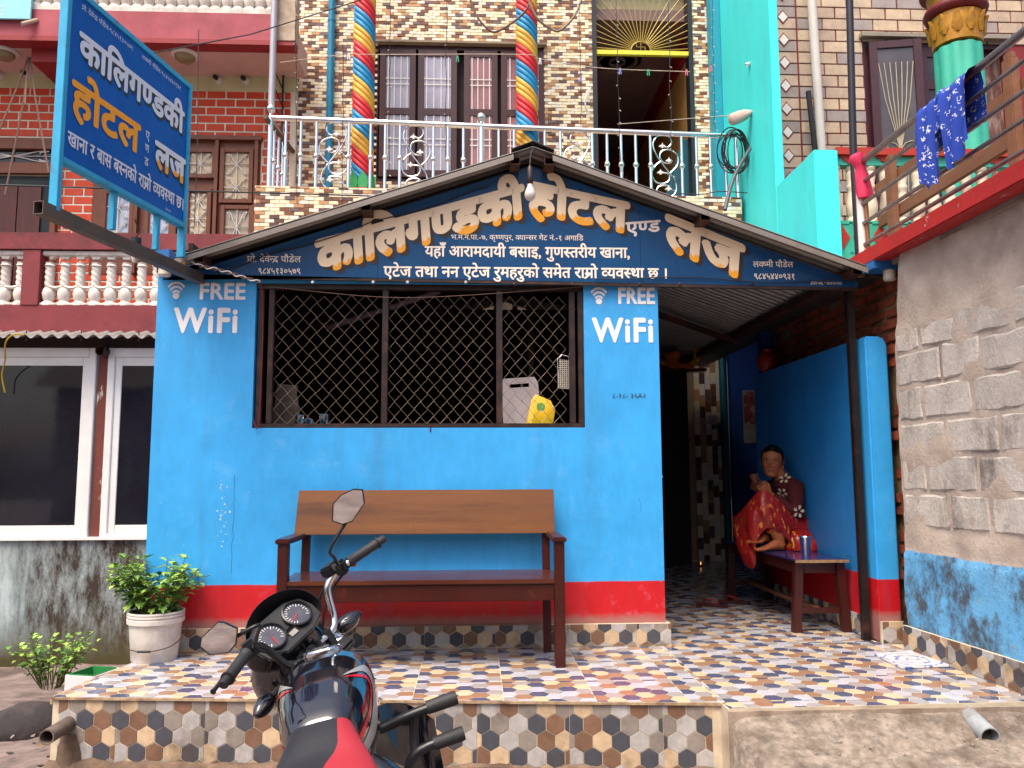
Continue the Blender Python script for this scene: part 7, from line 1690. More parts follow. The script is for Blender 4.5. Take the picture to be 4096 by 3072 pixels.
def headmesh(name, parent, M, face=True, scale=1.0):
    """a head 0.225 tall: chin at z=0, facing -y in its own frame; M places it"""
    mb = MB(); prof = []
    sec = [(.000, .030, -.078, -.020), (.012, .042, -.089, .010), (.035, .054, -.092, .040), (.060, .062, -.091, .066), (.085, .068, -.090, .084), (.110, .072, -.090, .094), (.135, .0745, -.091, .098), (.160, .074, -.088, .097), (.185, .068, -.078, .089), (.205, .054, -.058, .071), (.218, .034, -.032, .046), (.224, .012, -.006, .020)]
    n = 40; rings = []
    for z, w_, yf, yb in sec:
        r = []
        for k in range(n):
            a = 2*PI*k/n; c, s = math.cos(a), math.sin(a); yc, yh = (yf+yb)/2, (yb-yf)/2
            x = w_*math.copysign(abs(c)**.85, c); y = yc+yh*math.copysign(abs(s)**.9, s)
            r.append([x, y, z])
        rings.append(r)
    # finer rows
    fine = []
    for i in range(len(rings)-1):
        for q in range(4):
            t = q/4; fine.append([[a[j]*(1-t)+b[j]*t for j in range(3)] for a, b in zip(rings[i], rings[i+1])])
    fine.append(rings[-1])
    def bump(p, c, r, d, ax=1):
        q = sum(((p[j]-c[j])/r[j])**2 for j in range(3) if j != 1)
        return d*math.exp(-q) if p[1] < 0 else 0
    for row in fine:
        for p in row:
            dy = 0
            dy -= bump(p, (0, 0, .088), (.013, 1, .011), .021)           # nose tip
            dy -= bump(p, (0, 0, .105), (.009, 1, .020), .012)           # bridge
            for sx in (-1, 1):
                dy -= bump(p, (sx*.014, 0, .083), (.008, 1, .008), .008)     # nostril wings
                dy += bump(p, (sx*.031, 0, .114), (.017, 1, .010), .010)     # eye sockets
                dy -= bump(p, (sx*.031, 0, .132), (.022, 1, .007), .006)     # brows
                dy -= bump(p, (sx*.043, 0, .085), (.018, 1, .016), .006)     # cheekbones
                dy += bump(p, (sx*.030, 0, .055), (.012, 1, .018), .003)
            dy -= bump(p, (0, 0, .058), (.022, 1, .0065), .006)          # upper lip
            dy -= bump(p, (0, 0, .045), (.020, 1, .0065), .007)          # lower lip
            dy += bump(p, (0, 0, .0515), (.022, 1, .0028), .006)         # mouth line
            dy += bump(p, (0, 0, .034), (.02, 1, .006), .003)
            dy -= bump(p, (0, 0, .015), (.022, 1, .013), .008)           # chin
            p[1] += dy
    mb.loft([[M @ Vector(p) for p in row] for row in fine]); h = mb.build(name, m_skin, parent, smooth=80)
    for sx in (-1, 1):
        e = MB(); c = Vector((sx*.075, .012, .105))
        ear = [[c+Vector((sx*(dx), dy, dz)) for dx, dy, dz in ((0, -.018*k, .0), (.008, -.014*k, .026*k), (.012, .004, .032*k), (.014, .018*k, .018*k), (.010, .016*k, -.008*k), (.004, .0, -.030*k), (0, -.014*k, -.02*k))] for k in (1, .55)]
        e.loft([[M @ p for p in r] for r in ear]); e.build('ear', m_skin, h, smooth=80)
        e = MB(); e.sphere((0, 0, 0), (.0125, .0125, .0085), 14); e.v = [M @ (v+Vector((sx*.031, -.0735, .1135))) for v in e.v]; ey = e.build('eye', mat('eye white', '#c9b9a8', .2), h, smooth=80)
        e = MB(); e.sphere((0, 0, 0), (.006, .003, .006), 12); e.v = [M @ (v+Vector((sx*.031+.001, -.0855, .1135))) for v in e.v]; e.build('iris', mat('dark iris', (.01, .006, .004), .15), ey, smooth=80)
        e = MB(); e.tube([M @ Vector((sx*a, b, c)) for a, b, c in ((.013, -.093, .131), (.03, -.094, .137), (.05, -.082, .133))], [.002, .003, .0012], 6); e.build('eyebrow', m_hair, h)
        e = MB(); e.tube(spline([M @ Vector((sx*a, b, c)) for a, b, c in ((.017, -.0845, .114), (.03, -.0875, .1225), (.046, -.0775, .114))], 4), .0016, 6); e.build('eyelid', m_skin, h)
    e = MB(); e.tube(spline([M @ Vector(q) for q in ((-.024, -.090, .0515), (-.01, -.0985, .0525), (0, -.0995, .0515), (.01, -.0985, .0525), (.024, -.090, .0515))], 4), [.001]+[.0022]*15+[.001], 6); e.build('mouth', mat('dark lip', '#4a1c18', .5), h)
    return h
def hairmesh(parent, M, bun=True):
    """drawn-back hair: hairline high on the brow, behind the ears and down to the nape"""
    mb = MB(); n = 48; rows = 14; rings = []
    sec = [(.04, .070, .070), (.085, .0735, .096), (.11, .0765, .102), (.135, .0785, .105), (.16, .0775, .104), (.185, .0715, .097), (.205, .057, .079), (.219, .037, .053), (.234, .012, .022)]
    yfr = [(.04, -.08), (.085, -.092), (.11, -.092), (.135, -.0935), (.16, -.0925), (.185, -.083), (.205, -.063), (.219, -.036), (.234, -.008)]
    def at(z, k):
        for i in range(len(sec)-1):
            if z <= sec[i+1][0]:
                t = (z-sec[i][0])/(sec[i+1][0]-sec[i][0]); return [sec[i][1]+(sec[i+1][1]-sec[i][1])*t, sec[i][2]+(sec[i+1][2]-sec[i][2])*t, yfr[i][1]+(yfr[i+1][1]-yfr[i][1])*t]
        return [sec[-1][1], sec[-1][2], yfr[-1][1]]
    for j in range(rows+1):
        r = []
        for k in range(n):
            a = 2*PI*k/n; c, s_ = math.cos(a), math.sin(a)
            zb = .196-.03*abs(c) if s_ < -.55 else (.05 if s_ > .35 else .196-.03*abs(c)-(s_+.55)/.9*(.146-.03*abs(c)))
            z = zb+(.233-zb)*(j/rows)**.9; w_, yb, yf = at(z, k); yc, yh = (yf+yb)/2, (yb-yf)/2; g = 1.035 if j else .985
            rid = 1+.010*math.sin(k*8)*(j < rows-2)
            r.append(M @ Vector((w_*g*rid*math.copysign(abs(c)**.85, c), yc+yh*g*rid*math.copysign(abs(s_)**.9, s_), z-.004*math.exp(-(c/.1)**2)*(s_ < 0))))
        rings.append(r)
    mb.loft(rings, False); mb.f.append(tuple(range(rows*n, rows*n+n))); mb.m.append(0); h = mb.build('hair', m_hair, parent, smooth=70)
    if bun: b = MB(); b.sphere((0, 0, 0), (.04, .035, .04), 16); b.v = [M @ (v+Vector((0, .115, .085))) for v in b.v]; b.build('hair_bun', m_hair, h, smooth=80)
    return h
def hand(parent, wrist, dirv, palm_n, side, curl, L=.165, name='hand'):
    """palm plus five separate, bent fingers; dirv = towards the fingertips, palm_n = out of the palm"""
    d = Vector(dirv).normalized(); n = Vector(palm_n); n = (n-d*n.dot(d)).normalized(); s = d.cross(n)*side; wrist = Vector(wrist); k = L/.18
    P = lambda a, b, c: wrist+d*(a*k)+s*(b*k)+n*(c*k)
    mb = MB(); mb.loft([[P(a, w_*math.cos(t), h_*math.sin(t)) for t in [2*PI*q/14 for q in range(14)]] for a, w_, h_ in ((-.03, .024, .018), (.0, .026, .018), (.025, .034, .017), (.06, .042, .015), (.088, .041, .012), (.096, .034, .008))]); pl = mb.build(name, m_skin, parent, smooth=80)
    for b, l in ((-.031, .066), (-.011, .075), (.010, .071), (.029, .056)):
        pts = [P(.082, b, 0)]; ang = 0; cur = [.082, 0]
        for q, ll in enumerate((.45, .30, .25)):
            ang += curl*(1, 1.1, .7)[q]; cur = [cur[0]+math.cos(ang)*l*ll, cur[1]+math.sin(ang)*l*ll]; pts.append(P(cur[0], b*1.05, cur[1]))
        f = MB(); pp = spline(pts, 4); f.tube(pp, [.0088*k*(1-.28*i/(len(pp)-1)) for i in range(len(pp))], 10); f.build('finger', m_skin, pl, smooth=80)
    f = MB(); pp = spline([P(.02, -.026, .004), P(.05, -.052, .018), P(.078, -.056, .034), P(.098, -.05, .046)], 4); f.tube(pp, [.0115*k*(1-.3*i/(len(pp)-1)) for i in range(len(pp))], 10); f.build('thumb', m_skin, pl, smooth=80)
    return pl

# the woman on the low table, drinking, one knee up and the other leg folded over the edge
wl = Vector((2.30, 1.15, TZ))
woman = E('person', 'person in maroon flowered shawl and red satin skirt squatting on the low table, sipping', 'person', wl)
O = off(woman)
m_shawl = mat('maroon knitted shawl', '#4a0a10', .9, 0, .2, 18, .35, 130)
m, N, L, B = newmat('red satin with gold print'); pos = N.new('ShaderNodeNewGeometry').outputs['Position']
c = mixc(N, L, tnoise(N, L, pos, 5, 3), (.20, .004, .006), (.40, .016, .010)); g1 = mth(N, L, 'MULTIPLY', tnoise(N, L, pos, 34, 3, .5, (1, 1, .5), .585, .62), tnoise(N, L, pos, 6, 2, .5, None, .42, .55))
c = mixc(N, L, g1, c, (.70, .22, .03)); finish(N, L, B, c, .3, pos, .9, 16); m_satn = m
hx, hz = AY(3085, 1775, 1.12), AY(3085, 1905, 1.12)
headc = AY(3078, 1905, 1.12)                                # chin
neck = Vector((headc.x+.055, 1.16, headc.z+.02))
W = lambda x, y, z: Vector((x, y, z))
# torso + arms under the shawl: one continuous surface
J = dict(pel=((2.405, 1.12, .58), .145), wst=((2.40, 1.12, .71), .148), chs=((2.375, 1.13, .85), .142), upc=((2.345, 1.14, .95), .105), nck=((2.315, 1.13, 1.01), .058),
         ls=((2.395, 1.01, .93), .075), le=((2.345, .94, .72), .066), lw=((2.20, .98, .865), .042),
         rs=((2.30, 1.27, .935), .062), re=((2.19, 1.28, .76), .05), rw=((2.16, 1.13, .885), .034))
def squash(me):
    for v in me.vertices: v.co -= O
sh = skinned('shawl', J, (('pel', 'wst'), ('wst', 'chs'), ('chs', 'upc'), ('upc', 'nck'), ('upc', 'ls'), ('ls', 'le'), ('le', 'lw'), ('upc', 'rs'), ('rs', 're'), ('re', 'rw')), [m_shawl], woman, 3, post=squash)
mb = MB(); mb.tube([W(2.325, 1.135, .98), W(2.305, 1.12, 1.04), W(2.29, 1.11, 1.07)], [.052, .045, .045], 14); mb.build('neck', m_skin, woman, smooth=80)
Mh = Matrix.Translation(headc+Vector((.028, .03, .0))) @ Matrix.Rotation(R(-24), 4, 'Z') @ Matrix.Rotation(R(4), 4, 'Y') @ Matrix.Rotation(R(6), 4, 'X') @ Matrix.Scale(1.04, 4)
hd = headmesh('head', woman, Mh); hairmesh(hd, Mh)
for q, m_ in (((-.078, .004, .078), mat('gold earring', '#c89a3a', .3, 1)), ((.078, .004, .078), mat('gold earring', '#c89a3a', .3, 1)), ((.018, -.097, .084), mat('gold earring', '#c89a3a', .3, 1))):
    e = MB(); e.sphere(Mh @ Vector(q), .005 if q[1] > 0 else .003, 8); e.build('earring' if q[1] > 0 else 'nose_stud', m_, hd)
e = MB(); e.sphere(Mh @ Vector((0, -.0945, .142)), (.0028, .0015, .0028), 8); e.build('tika', m_rdec, hd)
# legs: near (left) knee raised in front of the chest, foot flat on the table; other leg crossed and hanging to the left
JL = dict(pel=((2.40, 1.12, .57), .13), hl=((2.375, 1.02, .565), .115), kl=((2.125, .93, .845), .075), al=((2.19, .92, .575), .062), hr=((2.36, 1.22, .57), .115), kr=((2.02, 1.22, .655), .095), cr=((1.985, 1.13, .53), .085), ar=((2.04, 1.06, .42), .045), tl=((2.04, 1.15, .44), .045))
sk_ = skinned('skirt', JL, (('pel', 'hl'), ('hl', 'kl'), ('kl', 'al'), ('pel', 'hr'), ('hr', 'kr'), ('kr', 'cr'), ('cr', 'ar'), ('cr', 'tl')), [m_satn], woman, 3, post=squash)
mb = MB(); mb.lathe([(.15, 0), (.155, .03), (.13, .08), (.05, .1)], W(2.39, 1.05, TZ+.001), (0, 0, 1), 24); mb.v = [W(2.39, 1.05, TZ)+Vector(((v.x-2.39)*1.0, (v.y-1.05)*1.7, v.z-TZ)) for v in mb.v]; mb.build('skirt_hem', m_satn, woman, smooth=70)
# loose cloth falling from the raised knee across the lap and over the table edge
def drape(A, B, bul, name='skirt_drape', nu=36, nv=22, fold=.014):
    A_, B_ = spline(A, 8), spline(B, 8); mb = MB(); g = lambda L_s, t: L_s[min(len(L_s)-1, int(t*(len(L_s)-1)))].lerp(L_s[min(len(L_s)-1, int(t*(len(L_s)-1))+1)], t*(len(L_s)-1)-int(t*(len(L_s)-1)))
    for i in range(nu+1):
        u = i/nu; a, b = g(A_, u), g(B_, u)
        for j in range(nv+1):
            v = j/nv; p = a.lerp(b, v)+Vector(bul)*math.sin(v*PI)*.9
            f_ = fold*math.sin(u*21+2.5*v)*min(1, v*1.6)+.5*fold*math.sin(u*47+v*3)*v
            mb.v.append(p+Vector((-.5, -.8, .1))*f_)
    for i in range(nu):
        for j in range(nv): k = i*(nv+1)+j; mb.f.append((k, k+1, k+nv+2, k+nv+1)); mb.m.append(0)
    return mb.build(name, m_satn, woman, smooth=80, norm=False)
drape([W(2.33, .95, .66), W(2.20, .90, .83), W(2.10, .90, .905), W(2.035, .97, .84), W(1.985, 1.08, .74), W(1.965, 1.2, .70)], [W(2.30, .86, .49), W(2.20, .86, .60), W(2.10, .865, .63), W(2.035, .90, .50), W(2.03, .94, .34), W(2.00, 1.10, .35)], (-.035, -.035, .0))
drape([W(2.45, .92, .60), W(2.38, .90, .62), W(2.30, .89, .60)], [W(2.47, .84, .475), W(2.38, .80, .474), W(2.27, .83, .475)], (-.02, -.03, .02), nu=16, nv=8, fold=.008)
# feet
def foot(parent, heel, toe, ht, side):
    heel, toe = Vector(heel), Vector(toe); d = (toe-heel).normalized(); s = d.cross(Vector((0, 0, 1))).normalized(); L0 = (toe-heel).length
    rings = []
    for t, w_, h_ in ((-.08, .012, .03), (0, .03, .055), (.2, .033, .085), (.42, .034, .065), (.62, .042, .042), (.78, .045, .032), (.86, .042, .026)):
        c = heel+d*(L0*t); rings.append([c+s*(w_*math.cos(a))+Vector((0, 0, max(0, h_/2+h_/2*math.sin(a)))) for a in [2*PI*k/16 for k in range(16)]])
    mb = MB(); mb.loft(rings); f = mb.build('foot', m_skin, parent, smooth=80)
    for k, (b, l, r_) in enumerate(((-.034, .17, .012), (-.014, .155, .009), (.004, .14, .0085), (.02, .12, .008), (.034, .095, .0075))):
        c = heel+d*(L0*.8)+s*(b*side); mb = MB(); mb.tube([c+Vector((0, 0, .013)), c+d*(l*.25)+Vector((0, 0, .014)), c+d*(l*.42)+Vector((0, 0, .010))], [r_, r_*1.05, r_*.7], 10); mb.build('toe', m_skin, f, smooth=80)
    return f
foot(woman, (2.225, .90, TZ+.001), (2.035, .865, TZ+.001), 0, 1)
mb = MB(); mb.tube(spline([W(2.135, .925, .80), W(2.165, .915, .68), W(2.205, .905, .56), W(2.215, .90, .50)], 4), [.06, .058, .056, .054, .053, .052, .05, .047, .043, .04, .037, .036, .037], 14); mb.build('shin', m_skin, woman, smooth=80)
foot(woman, (2.16, 1.0, TZ+.045), (2.02, .90, TZ+.05), 0, -1)
# hands meeting round a small cup near the mouth
lw = Vector((2.185, .985, .875)); hand(woman, lw, (-.75, -.10, .62), (-.35, .85, .35), 1, .55, .155)
hand(woman, Vector((2.15, 1.12, .895)), (-.70, -.25, .62), (-.1, -.9, .4), -1, .55, .155)
cp = Vector((2.075, .995, .985)); mb = MB(); mb.lathe([(.0, -.03), (.022, -.03), (.03, .0), (.034, .035), (.031, .035), (.026, .0), (.0, -.02)], cp, (-.2, 0, 1), 20, cap=False); o = mb.build('tea_bowl', mat('brown clay cup', '#5a2c18', .5), None, smooth=50); tag(o, 'small brown clay cup held up in both hands by the squatting person', 'cup')
# white flowers printed on the shawl: raised petals laid on its surface
bpy.context.view_layer.update()
m_pet = mat('cream flower print', '#d8c0a8', .8); shm = sh.data
vw = [(v.co+O, v.normal.copy()) for v in shm.vertices]
def flower(px, py, r_, n_=5, rot=0, y=.93):
    t_ = CAM; dv = ray(px, py).normalized(); best = None
    for p, nn in vw:
        if nn.dot(dv) > -.1: continue
        q = (p-CAM).cross(dv).length
        if best is None or q < best[0]: best = (q, p, nn)
    if best[0] > .05: return
    p, nn = best[1], best[2]; s_ = nn.cross(Vector((0, 0, 1))).normalized(); u_ = s_.cross(nn)
    mb = MB()
    for k in range(n_):
        a = rot+2*PI*k/n_; d = s_*math.cos(a)+u_*math.sin(a); e = nn.cross(d)
        pts = [d*.25*r_, d*.6*r_+e*.26*r_, d*.95*r_+e*.2*r_, d*1.0*r_, d*.95*r_-e*.2*r_, d*.6*r_-e*.26*r_]
        mb.add([p+nn*.005+q for q in pts], [tuple(range(6))])
    mb.build('printed_flower', m_pet, sh)
for a in ((3140, 1915, .046, 5, .3), (3128, 1970, .042, 5, 1.0), (3195, 2045, .048, 5, .5), (3200, 2100, .046, 5, .1), (3163, 2085, .038, 4, .9), (3147, 1880, .026, 4, .2)): flower(*a)

# the cook whose head shows low behind the mesh window
cook = E('person', 'person sitting low in the dark kitchen, only forehead and hair showing behind the mesh', 'person', (-.80, 1.0, .5))
O = off(cook); hc = AY(1412, 1720, .85)
J2 = dict(pel=((hc.x+.02, 1.02, .55), .14), chs=((hc.x+.02, 1.0, .90), .14), upc=((hc.x+.01, .97, 1.05), .11), nck=((hc.x, .93, 1.16), .055), ls=((hc.x-.17, .97, 1.03), .07), le=((hc.x-.22, .85, .80), .055), lw=((hc.x-.08, .72, .78), .04), rs=((hc.x+.19, .98, 1.03), .07), re=((hc.x+.24, .86, .80), .055), rw=((hc.x+.10, .72, .78), .04))
skinned('torso', J2, (('pel', 'chs'), ('chs', 'upc'), ('upc', 'nck'), ('upc', 'ls'), ('ls', 'le'), ('le', 'lw'), ('upc', 'rs'), ('rs', 're'), ('re', 'rw')), [mat('brown cardigan', '#3a201a', .9)], cook, 2, post=squash)
Mc = Matrix.Translation(Vector((hc.x, .86, 1.20))) @ Matrix.Rotation(R(18), 4, 'Z') @ Matrix.Rotation(R(8), 4, 'X')
hd2 = headmesh('head', cook, Mc); hairmesh(hd2, Mc)
# ------------------------------------------------------------------ lines, cables and small hangings
m_rope = mat('pale plastic rope', '#b9a592', .7, 0, .1); m_cable = mat('black cable', (.012, .012, .014), .5); m_cord = mat('brown cord', '#6a5044', .7)
def wire(name, pts, r, m_, label, cat, group=None, n=5):
    mb = MB(); mb.tube(pts, r, n); return tag(mb.build(name, m_, smooth=60), label, cat, group)
yb_ = 3.75
wire('clothes_line', sag(AY(1180, 318, yb_), AY(2110, 326, yb_), -.0, 2)[:1]+spline([AY(1180, 318, yb_), AY(1420, 298, yb_), AY(1700, 312, yb_), AY(2110, 327, yb_), AY(2500, 310, yb_), AY(3000, 262, 3.4)], 6), .008, m_rope, 'pale rope clothes line stretched across the balcony to the turquoise wall', 'rope')
wire('thin_line', spline([AY(1120, 250, yb_), AY(1400, 216, 3.72), AY(1480, 218, 3.72), AY(2080, 218, 3.72), AY(2160, 235, 3.75), AY(2400, 272, 3.75), AY(2760, 287, 3.75)], 6), .0045, m_rope, 'thin washing line with pegs across the two twisted columns', 'rope')
wire('low_line', [AY(2470, 497, 3.7), AY(2940, 460, 3.6)], .004, m_rope, 'thin pale line running from the rail up to the wrapped bundle', 'rope')
wire('long_wire', [AY(620, 210, 1.5), AY(1000, 138, 2.6), AY(1540, -30, 3.4)], .006, m_cable, 'thin dark wire rising from the hanging board across the pale pole', 'wire')
wire('street_wire', [AY(0, 740, .6), AY(800, 765, 1.4), AY(1290, 778, 2.0), AY(1640, 790, 2.6)], .007, m_cable, 'dark street cable running level behind the hanging board', 'cable')
m_peg = [mat('peg '+n, c, .5) for n, c in (('lilac', '#8a8ac8'), ('green', '#1f9a6a'), ('rose', '#c86a78'), ('white', '#cfd6dc'))]
for px, py, k, t in ((2480, 285, 0, 'lilac clothes peg on the thin line in the balcony doorway'), (2593, 290, 1, 'green clothes peg on the thin line in the balcony doorway'), (2746, 290, 2, 'rose clothes peg at the right door jamb'), (2323, 315, 0, 'pale lilac clothes peg on the rope left of the balcony door'), (2160, 245, 3, 'white clothes peg beside the right twisted column'), (1395, 225, 3, 'white clothes peg beside the left twisted column'), (1830, 235, 1, 'green clothes peg in front of the balcony window'), (2843, 275, 2, 'rose clothes peg near the turquoise pilaster')):
    q = AY(px, py, 3.70); mb = MB(); mb.obox(q+Vector((-.008, 0, 0)), (.010, .012, .075), Matrix.Rotation(R(6), 3, 'Y')); mb.obox(q+Vector((.008, 0, 0)), (.010, .012, .075), Matrix.Rotation(R(-6), 3, 'Y')); tag(mb.build('clothes_peg', m_peg[k]), t, 'peg', 'clothes pegs on the balcony lines')
# dead creeper swags
wire('dry_creeper', spline([AY(1872, -30, 3.8), AY(1905, 60, 3.75), AY(1950, 115, 3.7), AY(1985, 127, 3.7), AY(2050, 90, 3.7), AY(2105, 40, 3.65), AY(2125, -20, 3.7)], 7), .012, m_cord, 'dry brown creeper stem looping left of the right column', 'creeper', n=6)
wire('dry_creeper', spline([AY(2115, 5, 3.6), AY(2150, 75, 3.6), AY(2200, 112, 3.65), AY(2240, 122, 3.65), AY(2300, 60, 3.7), AY(2335, -30, 3.75)], 7), .014, mat('grey creeper', '#8a7462', .8), 'dry grey creeper stem looping right of the right column', 'creeper', n=6)
# fairy-light strings hanging down the facade
m_led = mat('clear bulb', '#b9b0a8', .2)
for i, (px, px2, y0, y1, lb) in enumerate(((1182, 1187, 0, 820, 'left end of the mosaic wall'), (1375, 1368, 180, 840, 'between the teal pipe and left column'), (1562, 1556, 0, 700, 'over the first window sash'), (1786, 1784, 0, 640, 'over the second window sash'), (2317, 2326, 10, 500, 'left of the balcony door'), (2462, 2482, 0, 690, 'left half of the balcony door'), (2672, 2690, 0, 760, 'right half of the balcony door'), (2848, 2860, 0, 520, 'beside the turquoise pilaster'))):
    a, b = AY(px, y0, 3.55), AY(px2, y1, 3.55); e = E('light_string', 'thin dark string of fairy lights hanging '+lb, 'light string', b, 'fairy light strings on the hotel front'); n = 14
    pts = [a.lerp(b, k/n)+Vector((rnd.uniform(-.008, .008), rnd.uniform(-.01, .01), 0)) for k in range(n+1)]; mb = MB(); mb.tube(pts, .0035, 4); mb.build('cable', m_cable, e)
    mb = MB()
    for p in pts[1:]:
        for q in (p,): mb.tube([q, q+Vector((rnd.choice((-.02, .02)), -.01, -.018))], [.003, .005], 5)
    stuff(mb.build('bulbs', m_led, e))
mb = MB(); pts = [Vector((x, SY-.01, gslope(x)-.045-.02*abs(math.sin(x*5)))) for x in [-1.6+.08*k for k in range(22)]]; mb.tube(pts, .0035, 5)
e = E('light_string', 'dark string of fairy lights under the left slope of the hut roof', 'light string', pts[0], 'fairy light strings on the hut'); mb.build('cable', m_cable, e)
pts = [Vector((x, SY-.012, zb(x)+.03+.012*math.sin(x*6))) for x in [.75+.09*k for k in range(18)]]; mb = MB(); mb.tube(pts, .0035, 5); e = E('light_string', 'dark string of fairy lights along the lower right edge of the gable sign', 'light string', pts[0], 'fairy light strings on the hut'); mb.build('cable', m_cable, e)
pts = [AY(1080, 1150, .0)+Vector((0, -.02, 0)), AY(1500, 1190, 0)+Vector((0, -.02, 0)), AY(1800, 1188, 0)+Vector((0, -.02, 0)), AY(2330, 1150, 0)+Vector((0, -.02, 0))]; wire('thin_string', spline(pts, 6), .0022, m_cord, 'thin string sagging across the top of the mesh window', 'string')
# bulb under the ridge
bp_ = AY(2120, 720, -.28); bulb = E('light_bulb', 'white light bulb hanging under the ridge of the hut roof', 'bulb', bp_)
mb = MB(); mb.lathe([(.016, .0), (.02, -.02), (.018, -.06), (.014, -.065)], bp_+Vector((0, 0, .04)), (0, 0, 1), 14); mb.lathe([(.018, 0), (.018, .07), (.006, .09)], bp_+Vector((0, 0, .0)), (0, 0, 1), 14); mb.build('holder', m_steel_dk, bulb, smooth=40)
mb = MB(); mb.lathe([(.013, .0), (.014, -.015), (.028, -.045), (.034, -.068), (.030, -.09), (.016, -.106), (.0, -.11)], bp_+Vector((0, 0, -.02)), (0, 0, 1), 20, cap=False); mb.build('glass', mat('opal bulb', '#d6cfc8', .25), bulb, smooth=80)
mb = MB(); mb.tube([bp_+Vector((0, 0, .08)), bp_+Vector((.005, .02, .16)), Vector((RX, -.25, RZ-.02))], .004, 6); mb.build('flex', m_cable, bulb)
# bulb holder hanging from the carrier tube
hq = AY(543, 985, -.62); tq = Vector((hq.x+.005, -.62, tz)); bh_ = E('pendant_socket', 'black pendant bulb socket hanging from the tube below the sign board', 'lamp holder', hq)
mb = MB(); mb.lathe([(.012, .05), (.028, .045), (.028, .0), (.031, -.003), (.031, -.02), (.026, -.022), (.026, -.045), (.022, -.05)], hq, (0, 0, 1), 16); mb.build('socket', m_black, bh_, smooth=40)
mb = MB(); mb.lathe([(.02, -.05), (.018, -.075), (.012, -.09)], hq, (0, 0, 1), 14); mb.build('stub_bulb', m_buck, bh_, smooth=40)
mb = MB(); mb.tube(spline([hq+Vector((0, 0, .05)), hq+Vector((.012, 0, .09)), hq+Vector((0, -.03, .14)), hq+Vector((-.01, .0, .16))], 5), .004, 6); mb.build('flex', m_rust, bh_)
# twisted pair along the left foot of the gable sign
for k, mm in enumerate((m_cord, m_whitebar)):
    base = [AY(735, 1020, -.2), AY(800, 1062, -.2), AY(880, 1080, -.18), AY(960, 1105, -.16), AY(1040, 1128, -.14)]; pp = spline(base, 10); pts = [p+Vector((0, .006*math.sin(i*.9+k*PI), .008*math.cos(i*.9+k*PI))) for i, p in enumerate(pp)]
    wire('electric_flex', pts, .004, mm, ('brown' if k == 0 else 'pale')+' twisted electric flex along the left foot of the gable sign', 'cable')
wire('red_flex', spline([AY(1042, 1130, -.06), AY(1052, 1300, -.01)+Vector((0, 0, 0)), AY(1035, 1690, -.02), AY(1015, 1680, -.02)], 6), .0035, mat('red flex', '#6a1420', .5), 'thin red flex running down the left jamb of the mesh window', 'cable')
# bundle and coil at the right end of the balcony
bq = AY(2962, 468, 3.5); mb = MB(); rings = []
for k, (t, r_) in enumerate(((-.13, .05), (-.10, .062), (-.02, .064), (.05, .055), (.10, .035), (.14, .012))):
    c_ = bq+Vector((t*.95, -.02, t*.38)); rings.append([c_+Vector((-math.sin(a)*r_*.35, math.cos(a)*r_*(1+.1*math.sin(3*a+k)), math.sin(a)*r_)) for a in [2*PI*j/18 for j in range(18)]])
mb.loft(rings); tag(mb.build('wrapped_bundle', mat('dusty pink wrapping', '#c9a59a', .8, 0, .12, 8, .4, 24), smooth=70), 'dusty pink wrapped bundle tied at the right end of the balcony rail', 'bundle')
cq = AY(2938, 605, 3.62); mb = MB(); rg = random.Random(2)
for k in range(9):
    a0 = rg.uniform(0, 6.28); rx, rz_ = rg.uniform(.10, .17), rg.uniform(.19, .27); c_ = cq+Vector((rg.uniform(-.03, .03), rg.uniform(-.03, .03), rg.uniform(-.03, .03)))
    mb.tube([c_+Vector((rx*math.cos(a), .02*math.sin(2*a+k), rz_*math.sin(a))) for a in [a0+2*PI*j/26 for j in range(26)]], .007, 5, closed=True)
tag(stuff(mb.build('cable_coil', m_cable, smooth=60)), 'coil of black cable hanging at the right end of the balcony railing', 'cable')
wire('grey_hose', spline([AY(3000, 595, 3.45), AY(2955, 670, 3.3), AY(2925, 740, 3.2), AY(2900, 840, 3.1)], 6), .02, mat('grey hose', '#4a4a50', .5), 'grey hose dropping from the right end of the balcony', 'hose', n=8)
wire('rail_wire', spline([AY(2470, 782, 3.6), AY(2700, 775, 3.62), AY(2800, 778, 3.62), AY(2880, 766, 3.62), AY(2990, 772, 3.62)], 6), .006, m_cable, 'black wire lying along the balcony edge at right', 'cable')
mb = MB(); q = AX(3000, 258, 3.05); mb.lathe([(.02, 0), (.03, .02), (.012, .05)], q, (-1, 0, 0), 12); tag(mb.build('wall_hook', m_chrome, smooth=40), 'small steel hook on the turquoise wall holding the rope', 'hook')
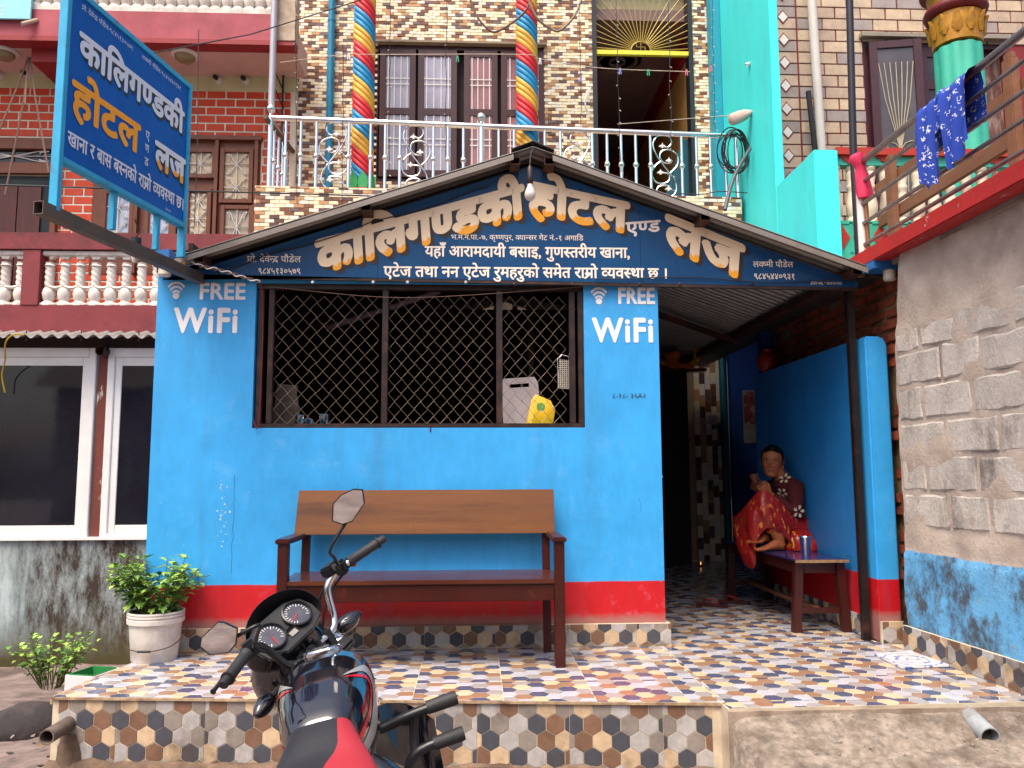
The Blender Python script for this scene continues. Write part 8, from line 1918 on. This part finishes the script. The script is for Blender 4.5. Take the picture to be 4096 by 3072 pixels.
# cables in front of the red house
for k, (a, b, c) in enumerate((((112, 230), (60, 370), (-20, 560)), ((115, 232), (95, 400), (20, 780)), ((118, 230), (105, 330), (100, 420)), ((122, 230), (140, 380), (195, 690)))):
    wire('hanging_cable', spline([AY(*a, 4.0), AY(*b, 3.9), AY(*c, 3.7)], 6), .010, m_cord, 'thin brown cable hanging from the ceiling hook, %s of four' % ('leftmost', 'second', 'third', 'rightmost')[k], 'cable', 'brown cables at the far left')
wire('drop_wire', spline([AY(795, 120, 3.6), AY(792, 350, 3.5), AY(790, 560, 3.3), AY(778, 900, 3.1)], 5), .005, m_cable, 'thin dark wire dropping beside the right edge of the sign board', 'wire')
wire('looped_rope', spline([AY(95, 1340, 3.45), AY(55, 1338, 3.42), AY(22, 1370, 3.42), AY(20, 1440, 3.6), AY(8, 1500, 3.7), AY(20, 1570, 3.75)], 6), .008, mat('yellow cord', '#c8a21e', .6), 'yellow cord looped over the corrugated awning at far left', 'cord')
# ------------------------------------------------------------------ the house across the street (seen only in panes, paint and mirrors)
opp = E('street_house', 'long low tin-roofed house across the street, mirrored in the dark panes', 'building', (0, -17, -.45))
m_opw = mat('dull brown house wall', '#6a4438', .85, 0, .2, 1.5, .2, 20); 
mb = MB(); mb.box(-15, 14, -20, -17, -.6, 4.3); mb.build('wall', m_opw, opp)
mb = MB(); prof = [(-15.4+.06*k, .02*math.sin(k*1.2)) for k in range(500)]; n = len(prof)
vs = [(x, y, z+h) for (y, z) in ((-16.2, 4.1), (-18.9, 6.4)) for x, h in prof]; mb.add(vs, [(i, i+1, n+i+1, n+i) for i in range(n-1)]); mb.build('roof', mat('rusty tin roof', '#5a4a44', .6, .2, .2, 2), opp)
for k in range(7):
    x = -13+4*k; mb = MB(); mb.box(x-.6, x+.6, -16.99, -16.95, .5, 2.2); w_ = mb.build('window', m_glass_d, opp)
    f = MB(); f.box(x-.7, x-.6, -16.99, -16.92, .4, 2.3); f.box(x+.6, x+.7, -16.99, -16.92, .4, 2.3); f.box(x-.6, x+.6, -16.99, -16.92, 2.2, 2.3); f.box(x-.6, x+.6, -16.99, -16.92, .4, .5); f.build('frame', m_balw, w_)
